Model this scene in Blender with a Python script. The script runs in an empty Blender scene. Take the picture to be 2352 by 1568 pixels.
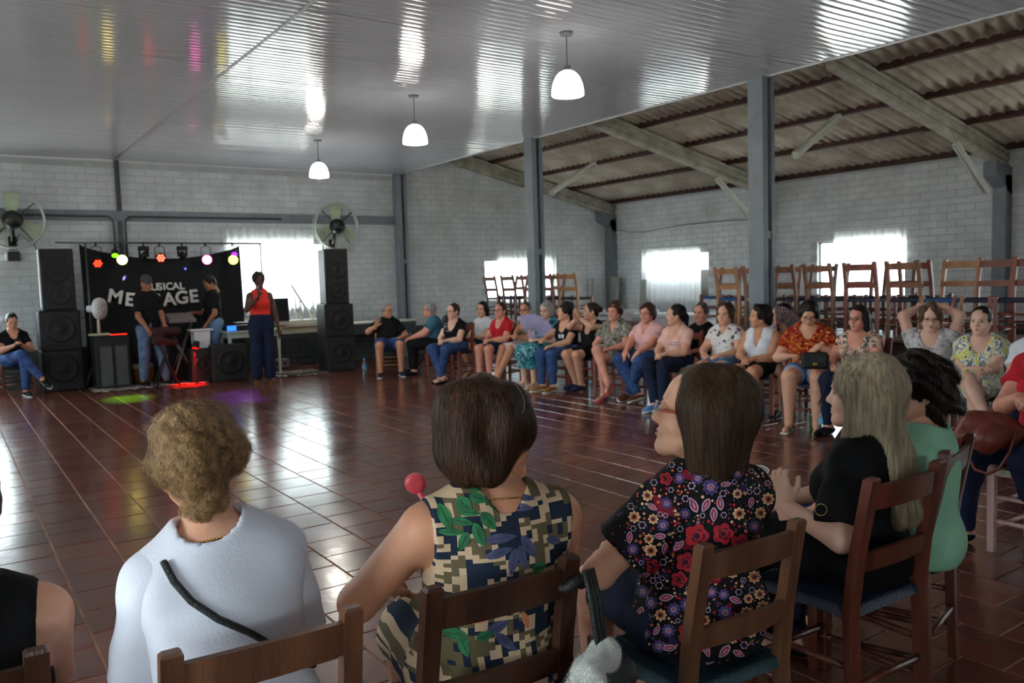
import bpy, bmesh, math, random
import numpy as np
from mathutils import Vector, Matrix, Euler
from mathutils.bvhtree import BVHTree
random.seed(7); np.random.seed(7)
scene = bpy.context.scene
COL = scene.collection
PI = math.pi

# ------------------------------------------------------------------ camera
FPX, YAW, PITCH, ROLL, CAMH = 1892.67, math.radians(34.5597), math.radians(-4.3369), math.radians(-1.7145), 1.53
def _axes():
    cy, sy, cp, sp = math.cos(YAW), math.sin(YAW), math.cos(PITCH), math.sin(PITCH)
    f = np.array([sy*cp, cy*cp, sp]); r = np.array([cy, -sy, 0.0]); u = np.cross(r, f)
    cr, sr = math.cos(ROLL), math.sin(ROLL)
    return cr*r+sr*u, -sr*r+cr*u, f
CR, CU, CF = _axes()
CPOS = np.array([0.0, 0.0, CAMH])
cam_data = bpy.data.cameras.new('camera')
cam = bpy.data.objects.new('camera', cam_data); COL.objects.link(cam)
cam_data.sensor_width = 36.0; cam_data.lens = FPX/2352*36.0
cam_data.clip_start = 0.05; cam_data.clip_end = 200
cam.matrix_world = Matrix(((CR[0], CU[0], -CF[0], 0), (CR[1], CU[1], -CF[1], 0), (CR[2], CU[2], -CF[2], CAMH), (0, 0, 0, 1)))
cam_data.dof.use_dof = True; cam_data.dof.focus_distance = 2.1; cam_data.dof.aperture_fstop = 6.3
scene.camera = cam
def ray(x, y): return CF+(x-1176)/FPX*CR-(y-784)/FPX*CU
def atz(x, y, z=0.0):
    d = ray(x, y); return CPOS+d*(z-CAMH)/d[2]
def aty(x, y, Y):
    d = ray(x, y); return CPOS+d*Y/d[1]
def atx(x, y, X):
    d = ray(x, y); return CPOS+d*X/d[0]
def atd(x, y, dep): return CPOS+ray(x, y)*dep
def proj(p):
    v = np.asarray(p, float)-CPOS; z = v@CF
    return 1176+FPX*(v@CR)/z, 784-FPX*(v@CU)/z, z

# ------------------------------------------------------------------ world, exposure
world = bpy.data.worlds.new('sky'); scene.world = world; world.use_nodes = True
_nt = world.node_tree; _nt.nodes.clear()
_out = _nt.nodes.new('ShaderNodeOutputWorld'); _bg = _nt.nodes.new('ShaderNodeBackground')
_sky = _nt.nodes.new('ShaderNodeTexSky'); _sky.sky_type = 'HOSEK_WILKIE'; _sky.turbidity = 8.0; _sky.ground_albedo = 0.4
_sky.sun_direction = (-0.35, -0.3, 0.88)
_mix = _nt.nodes.new('ShaderNodeMixRGB'); _mix.inputs[0].default_value = 0.8; _mix.inputs[2].default_value = (0.86, 0.945, 1.0, 1)
_nt.links.new(_sky.outputs[0], _mix.inputs[1]); _nt.links.new(_mix.outputs[0], _bg.inputs[0]); _nt.links.new(_bg.outputs[0], _out.inputs[0])
_bg.inputs[1].default_value = SKY_STRENGTH = 27.0
vs = scene.view_settings
vs.view_transform = 'Standard'; vs.look = 'None'; vs.gamma = 1.0; vs.use_curve_mapping = False
vs.exposure = -0.2

sun_data = bpy.data.lights.new('sun', 'SUN'); sun_data.energy = 68.0; sun_data.angle = .01; sun_data.color = (1, .96, .9)
sun = bpy.data.objects.new('sun', sun_data); COL.objects.link(sun); sun.rotation_euler = Vector((.12, .10, -1)).to_track_quat('-Z', 'Y').to_euler()

# ------------------------------------------------------------------ helpers
def lin(c):
    return tuple(((v/255.0)/12.92 if v/255.0 <= 0.04045 else ((v/255.0+0.055)/1.055)**2.4) for v in c)
def tag(o, label=None, cat=None, group=None, kind=None):
    if label: o['label'] = label
    if cat: o['category'] = cat
    if group: o['group'] = group
    if kind: o['kind'] = kind
    return o
def link(name, me, mat=None, parent=None):
    o = bpy.data.objects.new(name, me); COL.objects.link(o)
    if mat is not None:
        if len(me.materials) == 0: me.materials.append(mat)
        elif me.materials[0] is not mat:
            o.material_slots[0].link = 'OBJECT'; o.material_slots[0].material = mat
    if parent is not None: o.parent = parent
    return o
def empty(name, loc=(0, 0, 0), rz=0.0, parent=None):
    o = bpy.data.objects.new(name, None); COL.objects.link(o); o.empty_display_size = 0.1
    o.location = loc; o.rotation_euler = (0, 0, rz)
    if parent is not None: o.parent = parent
    return o
def mesh_np(name, V, Fc, smooth=True):
    me = bpy.data.meshes.new(name)
    V = np.asarray(V, np.float32); Fc = np.asarray(Fc, np.int32)
    n = Fc.shape[1]
    me.vertices.add(len(V)); me.vertices.foreach_set('co', V.ravel())
    me.loops.add(Fc.size); me.loops.foreach_set('vertex_index', Fc.ravel())
    me.polygons.add(len(Fc)); me.polygons.foreach_set('loop_start', np.arange(0, Fc.size, n, dtype=np.int32))
    me.polygons.foreach_set('loop_total', np.full(len(Fc), n, np.int32))
    if smooth: me.polygons.foreach_set('use_smooth', np.ones(len(Fc), bool))
    me.update(calc_edges=True); me.validate()
    return me
class MB:
    """collects simple solids into one mesh"""
    def __init__(s): s.v = []; s.f = []; s.sm = []
    def add(s, V, Fc, smooth=False):
        o = len(s.v); s.v += [tuple(p) for p in V]; s.f += [tuple(i+o for i in q) for q in Fc]; s.sm += [smooth]*len(Fc); return s
    def box(s, c, d, M=None, bev=0.0):
        hx, hy, hz = d[0]/2, d[1]/2, d[2]/2
        if bev <= 0:
            V = [(sx*hx, sy*hy, sz*hz) for sz in (-1, 1) for sy in (-1, 1) for sx in (-1, 1)]
            Fc = [(0, 2, 3, 1), (4, 5, 7, 6), (0, 1, 5, 4), (2, 6, 7, 3), (0, 4, 6, 2), (1, 3, 7, 5)]
        else:
            b = min(bev, hx*.9, hy*.9, hz*.9); V = []; ix = {}
            for sx in (-1, 1):
                for sy in (-1, 1):
                    for sz in (-1, 1):
                        for a in range(3):
                            p = [sx*(hx-b), sy*(hy-b), sz*(hz-b)]; p[a] = (sx*hx, sy*hy, sz*hz)[a]
                            ix[(sx, sy, sz, a)] = len(V); V.append(tuple(p))
            Fc = []
            def q(keys):
                idx = [ix[k] for k in keys]; P = [Vector(V[i]) for i in idx]
                n = (P[1]-P[0]).cross(P[2]-P[0]); ctr = sum(P, Vector())/len(P)
                Fc.append(tuple(idx if n.dot(ctr) > 0 else idx[::-1]))
            for a in range(3):
                b1, b2 = (a+1) % 3, (a+2) % 3
                for sg in (-1, 1):
                    ks = []
                    for s1, s2 in ((-1, -1), (1, -1), (1, 1), (-1, 1)):
                        t = [0, 0, 0]; t[a] = sg; t[b1] = s1; t[b2] = s2; ks.append((t[0], t[1], t[2], a))
                    q(ks)
                for s1 in (-1, 1):
                    for s2 in (-1, 1):
                        ks = []
                        for sg, w in ((-1, b1), (1, b1), (1, b2), (-1, b2)):
                            t = [0, 0, 0]; t[a] = sg; t[b1] = s1; t[b2] = s2; ks.append((t[0], t[1], t[2], w))
                        q(ks)
            for sx in (-1, 1):
                for sy in (-1, 1):
                    for sz in (-1, 1): q([(sx, sy, sz, a) for a in range(3)])
        if M is not None: V = [tuple(M @ Vector(p)) for p in V]
        V = [(p[0]+c[0], p[1]+c[1], p[2]+c[2]) for p in V]
        return s.add(V, Fc)
    def bar(s, a, b, w, h=None, bev=0.0, up=(0, 0, 1)):
        a = Vector(a); b = Vector(b); d = b-a; L = d.length; z = d.normalized(); u = Vector(up)
        if abs(z.dot(u)) > .97: u = Vector((0, 1, 0))
        x = u.cross(z).normalized(); y = z.cross(x)
        M = Matrix((x, y, z)).transposed()
        return s.box((a+b)/2, (w, h or w, L), M, bev)
    def tube(s, pts, r, n=8, caps=True, closed=False):
        pts = [Vector(p) for p in pts]; m = len(pts); rr = r if hasattr(r, '__len__') else [r]*m
        V = []; Fc = []; pv = None
        for i in range(m):
            if closed: t = (pts[(i+1) % m]-pts[i-1])
            else: t = pts[min(i+1, m-1)]-pts[max(i-1, 0)]
            t.normalize()
            if pv is None: u = Vector((0, 0, 1)) if abs(t.z) < .9 else Vector((1, 0, 0))
            else: u = pv
            x = (u-t*u.dot(t)).normalized(); y = t.cross(x); pv = x
            for k in range(n):
                a = 2*PI*k/n; V.append(pts[i]+(x*math.cos(a)+y*math.sin(a))*rr[i])
        for i in range(m if closed else m-1):
            j = (i+1) % m
            for k in range(n): Fc.append((i*n+k, i*n+(k+1) % n, j*n+(k+1) % n, j*n+k))
        if caps and not closed:
            Fc.append(tuple(range(n-1, -1, -1))); Fc.append(tuple((m-1)*n+k for k in range(n)))
        return s.add(V, Fc, True)
    def lathe(s, prof, n=24, c=(0, 0, 0), M=None):
        V = []; Fc = []; m = len(prof)
        for r, z in prof:
            for k in range(n):
                a = 2*PI*k/n; p = Vector((r*math.cos(a), r*math.sin(a), z))
                if M is not None: p = M @ p
                V.append(p+Vector(c))
        for i in range(m-1):
            for k in range(n): Fc.append((i*n+k, i*n+(k+1) % n, (i+1)*n+(k+1) % n, (i+1)*n+k))
        if prof[0][0] > 1e-6 and prof[0][0] < 1e3: pass
        return s.add(V, Fc, True)
    def disc(s, c, r, n=20, M=None):
        V = [Vector((r*math.cos(2*PI*k/n), r*math.sin(2*PI*k/n), 0)) for k in range(n)]
        if M is not None: V = [M @ p for p in V]
        return s.add([p+Vector(c) for p in V], [tuple(range(n))])
    def ell(s, c, rad, n=12, m=8, M=None):
        V = []; Fc = []
        for i in range(m+1):
            th = PI*i/m
            for k in range(n):
                a = 2*PI*k/n; p = Vector((rad[0]*math.sin(th)*math.cos(a), rad[1]*math.sin(th)*math.sin(a), rad[2]*math.cos(th)))
                if M is not None: p = M @ p
                V.append(p+Vector(c))
        for i in range(m):
            for k in range(n): Fc.append((i*n+k, (i+1)*n+k, (i+1)*n+(k+1) % n, i*n+(k+1) % n))
        return s.add(V, Fc, True)
    def mesh(s, name):
        me = bpy.data.meshes.new(name); me.from_pydata(s.v, [], s.f); me.polygons.foreach_set('use_smooth', s.sm); me.update(); return me
    def build(s, name, mat, parent=None): return link(name, s.mesh(name), mat, parent)
def rotz(a): return Matrix.Rotation(a, 3, 'Z')
def rotx(a): return Matrix.Rotation(a, 3, 'X')
def roty(a): return Matrix.Rotation(a, 3, 'Y')

# ------------------------------------------------------------------ materials
MATS = {}
def newmat(name):
    m = bpy.data.materials.new(name); m.use_nodes = True
    nt = m.node_tree; b = nt.nodes['Principled BSDF']; return m, nt, b
def setin(b, k, v):
    if k in b.inputs: b.inputs[k].default_value = v
def col4(c): 
    c = lin(c); return (c[0], c[1], c[2], 1)
def M(name, c, rough=.55, var=.12, scale=6.0, bump=0.0, bscale=60.0, metal=0.0, coat=0.0, spec=None, stretch=None, objvar=0.0, emit=None, estr=0.0, alpha=None, trans=0.0, detail=3.0, c2=None, sheen=0.0):
    if name in MATS: return MATS[name]
    m, nt, b = newmat(name); N = nt.nodes; L = nt.links
    b.inputs['Roughness'].default_value = rough; b.inputs['Metallic'].default_value = metal
    if coat: setin(b, 'Coat Weight', coat); setin(b, 'Coat Roughness', .12)
    if spec is not None: setin(b, 'Specular IOR Level', spec)
    if sheen: setin(b, 'Sheen Weight', sheen)
    if trans: setin(b, 'Transmission Weight', trans)
    if alpha is not None: b.inputs['Alpha'].default_value = alpha
    if emit: setin(b, 'Emission Color', (*lin(emit), 1)); setin(b, 'Emission Strength', estr)
    tc = N.new('ShaderNodeTexCoord'); vec = tc.outputs['Object']
    if stretch:
        mp = N.new('ShaderNodeMapping'); mp.inputs['Scale'].default_value = stretch; L.new(vec, mp.inputs[0]); vec = mp.outputs[0]
    if var or c2:
        nz = N.new('ShaderNodeTexNoise'); nz.inputs['Scale'].default_value = scale; nz.inputs['Detail'].default_value = detail; L.new(vec, nz.inputs['Vector'])
        cr = N.new('ShaderNodeValToRGB'); L.new(nz.outputs['Fac'], cr.inputs[0])
        a = lin(c); d = lin(c2) if c2 else tuple(max(0, v*(1-2.2*var)) for v in a); u = a if c2 else tuple(min(1, v*(1+1.2*var)) for v in a)
        cr.color_ramp.elements[0].position = .3; cr.color_ramp.elements[1].position = .7
        cr.color_ramp.elements[0].color = (*d, 1); cr.color_ramp.elements[1].color = (*u, 1)
        co = cr.outputs[0]
        if objvar:
            oi = N.new('ShaderNodeObjectInfo'); mr = N.new('ShaderNodeMapRange'); mr.inputs['To Min'].default_value = 1-objvar; mr.inputs['To Max'].default_value = 1+objvar*.7
            L.new(oi.outputs['Random'], mr.inputs['Value'])
            mx = N.new('ShaderNodeVectorMath'); mx.operation = 'SCALE'; L.new(co, mx.inputs[0]); L.new(mr.outputs[0], mx.inputs['Scale']); co = mx.outputs[0]
        L.new(co, b.inputs['Base Color'])
    else: b.inputs['Base Color'].default_value = col4(c)
    if bump:
        n2 = N.new('ShaderNodeTexNoise'); n2.inputs['Scale'].default_value = bscale; n2.inputs['Detail'].default_value = 4; L.new(vec, n2.inputs['Vector'])
        bp = N.new('ShaderNodeBump'); bp.inputs['Strength'].default_value = bump; bp.inputs['Distance'].default_value = .01; L.new(n2.outputs['Fac'], bp.inputs['Height']); L.new(bp.outputs[0], b.inputs['Normal'])
    MATS[name] = m; return m
def emis(name, c, s):
    if name in MATS: return MATS[name]
    m = M(name, c, .4, 0, emit=c, estr=s); return m
# ------------------------------------------------------------------ implicit-surface figure kit
class Field:
    def __init__(s, lo, hi, h):
        s.lo = np.asarray(lo, np.float32)-2*h; s.h = h
        n = np.ceil((np.asarray(hi)+2*h-s.lo)/h).astype(int)+1
        s.n = n; s.ax = [s.lo[i]+h*np.arange(n[i], dtype=np.float32) for i in range(3)]
        s.F = np.full(n, .12, np.float32)
    def sl(s, lo, hi, pad):
        a = np.maximum(np.floor((np.asarray(lo)-pad-s.lo)/s.h).astype(int), 0); b = np.minimum(np.ceil((np.asarray(hi)+pad-s.lo)/s.h).astype(int)+1, s.n)
        if (b <= a).any(): return None, None
        S = tuple(slice(a[i], b[i]) for i in range(3))
        return S, (s.ax[0][S[0]][:, None, None], s.ax[1][S[1]][None, :, None], s.ax[2][S[2]][None, None, :])
    def _u(s, S, d, k, mode=0):
        A = s.F[S]
        if mode == 0:
            if k <= 0: s.F[S] = np.minimum(A, d); return
            h = np.clip(.5+.5*(d-A)/k, 0, 1); s.F[S] = d+(A-d)*h-k*h*(1-h)
        else:
            d = -d
            if k <= 0: s.F[S] = np.maximum(A, d); return
            h = np.clip(.5-.5*(d-A)/k, 0, 1); s.F[S] = d+(A-d)*h+k*h*(1-h)
    def cone(s, a, b, r1, r2, k=.03, inf=0.0, flat=None, mode=0, t0=0.0, t1=1.0):
        """tapered capsule; flat=(axis vec, ratio) squeezes it along an axis"""
        a = np.asarray(a, float); b = np.asarray(b, float)
        if t0 > 0 or t1 < 1: a, b, r1, r2 = a+(b-a)*t0, a+(b-a)*t1, r1+(r2-r1)*t0, r1+(r2-r1)*t1
        R = max(r1, r2)+inf; lo = np.minimum(a, b)-R; hi = np.maximum(a, b)+R
        S, P = s.sl(lo, hi, .1 if mode == 0 else .03)
        if S is None: return s
        px, py, pz = P[0]-a[0], P[1]-a[1], P[2]-a[2]; d = b-a; q = 1.0
        if flat is not None:
            ax, q = np.asarray(flat[0], float), flat[1]; g = 1/q-1
            dt = px*ax[0]+py*ax[1]+pz*ax[2]
            px = px+g*dt*ax[0]; py = py+g*dt*ax[1]; pz = pz+g*dt*ax[2]; d = d+g*(d@ax)*ax
        dd = max(d@d, 1e-9)
        t = np.clip((px*d[0]+py*d[1]+pz*d[2])/dd, 0, 1)
        L = np.sqrt((px-t*d[0])**2+(py-t*d[1])**2+(pz-t*d[2])**2)
        s._u(S, ((L-(r1+(r2-r1)*t))*(q**.5 if q < 1 else 1)-inf).astype(np.float32), k, mode); return s
    def ell(s, c, r, k=.03, inf=0.0, mode=0, R=None):
        c = np.asarray(c, float); r = np.asarray(r, float)+inf; m = r.max()
        S, P = s.sl(c-m, c+m, .08 if mode == 0 else .03)
        if S is None: return s
        p = [P[i]-c[i] for i in range(3)]
        if R is not None:
            p = [R[0][i]*p[0]+R[1][i]*p[1]+R[2][i]*p[2] for i in range(3)]
        k0 = np.sqrt((p[0]/r[0])**2+(p[1]/r[1])**2+(p[2]/r[2])**2); k1 = np.sqrt((p[0]/r[0]**2)**2+(p[1]/r[1]**2)**2+(p[2]/r[2]**2)**2)
        s._u(S, (k0*(k0-1)/np.maximum(k1, 1e-6)).astype(np.float32), k, mode); return s
    def plane(s, p, n, k=.004):
        """keep the side the normal points away from"""
        p = np.asarray(p, float); n = np.asarray(n, float); n = n/np.linalg.norm(n)
        d = (s.ax[0][:, None, None]-p[0])*n[0]+(s.ax[1][None, :, None]-p[1])*n[1]+(s.ax[2][None, None, :]-p[2])*n[2]
        s.F = np.maximum(s.F, d.astype(np.float32)); return s
    def wob(s, amp, freq, seed=0, stretch=(1, 1, 1), oct=2):
        rs = np.random.RandomState(seed)
        for o in range(oct):
            for i in range(4):
                w = rs.normal(size=3)*np.array(stretch); w = w/np.linalg.norm(w)*freq*(1.9**o); ph = rs.uniform(0, 6.28)
                s.F += (amp/(1.8**o)*.5)*np.sin(w[0]*s.ax[0][:, None, None]+w[1]*s.ax[1][None, :, None]+w[2]*s.ax[2][None, None, :]+ph).astype(np.float32)
        return s
    def mesh(s):
        F = s.F; n = s.n
        F[0] = F[-1] = .1; F[:, 0] = F[:, -1] = .1; F[:, :, 0] = F[:, :, -1] = .1
        sg = F < 0
        c = sg[:-1, :-1, :-1].astype(np.int8)
        tot = sum(sg[i:n[0]-1+i, j:n[1]-1+j, k:n[2]-1+k].astype(np.int8) for i in (0, 1) for j in (0, 1) for k in (0, 1))
        mask = (tot > 0) & (tot < 8)
        I = np.argwhere(mask); idx = np.full(mask.shape, -1, np.int32); idx[mask] = np.arange(len(I))
        if len(I) == 0: return np.zeros((0, 3), np.float32), np.zeros((0, 4), np.int32)
        cs = np.array([(i, j, k) for i in (0, 1) for j in (0, 1) for k in (0, 1)])
        val = np.stack([F[I[:, 0]+q[0], I[:, 1]+q[1], I[:, 2]+q[2]] for q in cs], 1)
        acc = np.zeros((len(I), 3), np.float32); cnt = np.zeros(len(I), np.float32)
        for a in range(8):
            for b in range(a+1, 8):
                if np.abs(cs[a]-cs[b]).sum() != 1: continue
                m = (val[:, a] < 0) != (val[:, b] < 0)
                t = val[m, a]/(val[m, a]-val[m, b])
                acc[m] += cs[a]+t[:, None]*(cs[b]-cs[a]); cnt[m] += 1
        V = s.lo+s.h*(I+acc/cnt[:, None]); Q = []
        for ax in range(3):
            o1, o2 = (ax+1) % 3, (ax+2) % 3
            A = [slice(1, -1)]*3; A[ax] = slice(0, -1); B = list(A); B[ax] = slice(1, None)
            e = sg[tuple(A)] != sg[tuple(B)]
            E_ = np.argwhere(e)
            if len(E_) == 0: continue
            off = np.array([1, 1, 1]); off[ax] = 0; E_ = E_+off
            st = sg[E_[:, 0], E_[:, 1], E_[:, 2]]
            d1 = np.zeros(3, int); d1[o1] = 1; d2 = np.zeros(3, int); d2[o2] = 1
            q = [idx[tuple((E_-x).T)] for x in (d1+d2, d2, 0*d1, d1)]
            q = np.stack(q, 1); q[~st] = q[~st][:, ::-1]; Q.append(q)
        return V.astype(np.float32), np.concatenate(Q)
    def grad(s, P):
        """value and gradient at points by trilinear sampling"""
        g = (np.asarray(P)-s.lo)/s.h; i = np.clip(np.floor(g).astype(int), 1, s.n-3); f = g-i
        def smp(i, f):
            v = 0
            for a in (0, 1):
                for b in (0, 1):
                    for c in (0, 1):
                        w = (f[:, 0] if a else 1-f[:, 0])*(f[:, 1] if b else 1-f[:, 1])*(f[:, 2] if c else 1-f[:, 2])
                        v = v+w*s.F[i[:, 0]+a, i[:, 1]+b, i[:, 2]+c]
            return v
        v = smp(i, f); G = []
        for ax in range(3):
            e = np.zeros(3, int); e[ax] = 1; G.append(smp(i+e, f)-smp(i-e, f))
        G = np.stack(G, 1); G /= np.maximum(np.linalg.norm(G, axis=1, keepdims=True), 1e-6)
        return v, G
def joinm(parts):
    V = []; Q = []; o = 0
    for v, q in parts:
        V.append(v); Q.append(q+o); o += len(v)
    return np.concatenate(V), np.concatenate(Q)
def npv(*a): return np.array(a, float)
def unit(v): v = np.asarray(v, float); return v/max(np.linalg.norm(v), 1e-9)

# ---- head template (origin between the ears, +y face, +z up)
_HT = {}
def head_tmpl(h=.0042, male=False, open_mouth=False):
    key = (h, male, open_mouth)
    if key in _HT: return _HT[key]
    f = Field((-.1, -.13, -.2), (.1, .14, .14), h)
    f.ell((0, -.018, .034), (.073, .096, .088), .03)
    f.ell((0, .028, -.03), (.060, .068, .085), .03)
    f.ell((0, .045, .045), (.058, .048, .055), .03)
    jw = .058 if male else .052
    for sx in (-1, 1):
        f.cone((sx*jw, -.002, -.05), (sx*.018, .07, -.098), .02, .018, .03)
        f.ell((sx*.042, .058, -.03), (.026, .026, .026), .025)
    f.ell((0, .075, -.1), (.024, .02, .02), .02)
    f.cone((-.034, .084, .026), (.034, .084, .026), .012, .012, .02)
    for sx in (-1, 1): f.ell((sx*.032, .103, .006), (.018, .016, .012), .015, mode=1)
    f.cone((0, .088, .012), (0, .109, -.028), .0085, .0125, .014)
    for sx in (-1, 1): f.ell((sx*.013, .096, -.034), (.008, .011, .008), .008)
    f.cone((-.016, .088, -.058), (.016, .088, -.058), .0085, .0085, .012)
    f.cone((-.013, .087, -.071), (.013, .087, -.071), .0088, .0088, .01)
    if open_mouth: f.ell((0, .1, -.0655), (.016, .022, .006), .006, mode=1)
    f.ell((0, .098, -.0648), (.022, .012, .0022), .003, mode=1)
    for sx in (-1, 1):
        f.ell((sx*.077, -.012, -.004), (.009, .02, .032), .008, R=np.array(((1, 0, 0), (0, .97, .2), (0, -.2, .97))))
        f.ell((sx*.088, -.006, .0), (.006, .011, .018), .006, mode=1)
        f.ell((sx*.076, -.004, -.033), (.007, .009, .009), .006)
    nr = .056 if male else .050
    f.cone((0, -.022, -.05), (0, -.035, -.19), nr, nr*1.02, .03)
    _HT[key] = f.mesh(); return _HT[key]

# ---- hand template (origin at wrist, +y fingers, palm -z, thumb -x: a right hand palm down)
_HD = {}
def hand_tmpl(curl=.35, h=.0045, spread=.12, thumb=0.0):
    key = (curl, h, spread, thumb)
    if key in _HD: return _HD[key]
    f = Field((-.085, -.05, -.1), (.06, .21, .05), h)
    bx = (-.028, -.0095, .009, .027); ln = (.068, .076, .071, .056); by = (.088, .093, .09, .082)
    for i in range(4):
        f.cone((bx[i]*.65, .0, 0), (bx[i], by[i], 0), .0145, .0125, .012)
    f.ell((0, .045, -.004), (.036, .05, .0155), .012)
    f.ell((-.026, .035, -.01), (.018, .032, .016), .012)
    f.cone((0, -.05, 0), (0, .01, 0), .026, .025, .02, flat=((0, 0, 1), .78))
    for i in range(4):
        p = np.array((bx[i], by[i], 0.)); az = spread*(i-1.5)*.55; a = curl*.7
        for sgm, fr in enumerate((.46, .30, .24)):
            d = np.array((math.sin(az)*math.cos(a), math.cos(az)*math.cos(a), -math.sin(a)))
            q = p+d*ln[i]*fr; r = .0098-.0009*sgm-(.0012 if i == 3 else 0)
            f.cone(p, q, r, r-.0008, .004); p = q; a += curl*(1.25 if sgm == 0 else .9)
    p = np.array((-.032, .022, -.008)); d = unit((-.62+thumb*.5, .68, -.3-thumb*.35)); q = p+d*.046; f.cone(p, q, .0135, .0112, .01)
    d = unit((-.3+thumb*.8, .85, -.25-thumb*.3)); f.cone(q, q+d*.034, .0108, .009, .005)
    _HD[key] = f.mesh(); return _HD[key]
def xf(mesh, R, t, s=1.0, mirror=False):
    V, Q = mesh
    V = V*s
    if mirror: V = V*np.array((-1, 1, 1), np.float32); Q = Q[:, ::-1]
    return (V@np.asarray(R, np.float32).T+np.asarray(t, np.float32)), Q
def frame(y, z):
    y = unit(y); x = unit(np.cross(y, z)); z = np.cross(x, y); return np.stack((x, y, z), 1)
def eul(yaw, pitch, roll):
    """yaw left(+), pitch up(+), roll; columns = local axes"""
    return np.array(Matrix.Rotation(yaw, 3, 'Z') @ Matrix.Rotation(pitch, 3, 'X') @ Matrix.Rotation(roll, 3, 'Y'))

def ik(S, T, l1, l2, pole):
    S = np.asarray(S, float); T = np.asarray(T, float); d = T-S; L = np.linalg.norm(d); mx = (l1+l2)*.995
    if L > mx: T = S+d/L*mx; d = T-S; L = mx
    L = max(L, abs(l1-l2)+.02)
    u = unit(d); a = (l1*l1-l2*l2+L*L)/(2*L); hh = math.sqrt(max(l1*l1-a*a, 0)); p = np.asarray(pole, float); p = unit(p-u*(p@u))
    return S+u*a+p*hh, T
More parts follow.
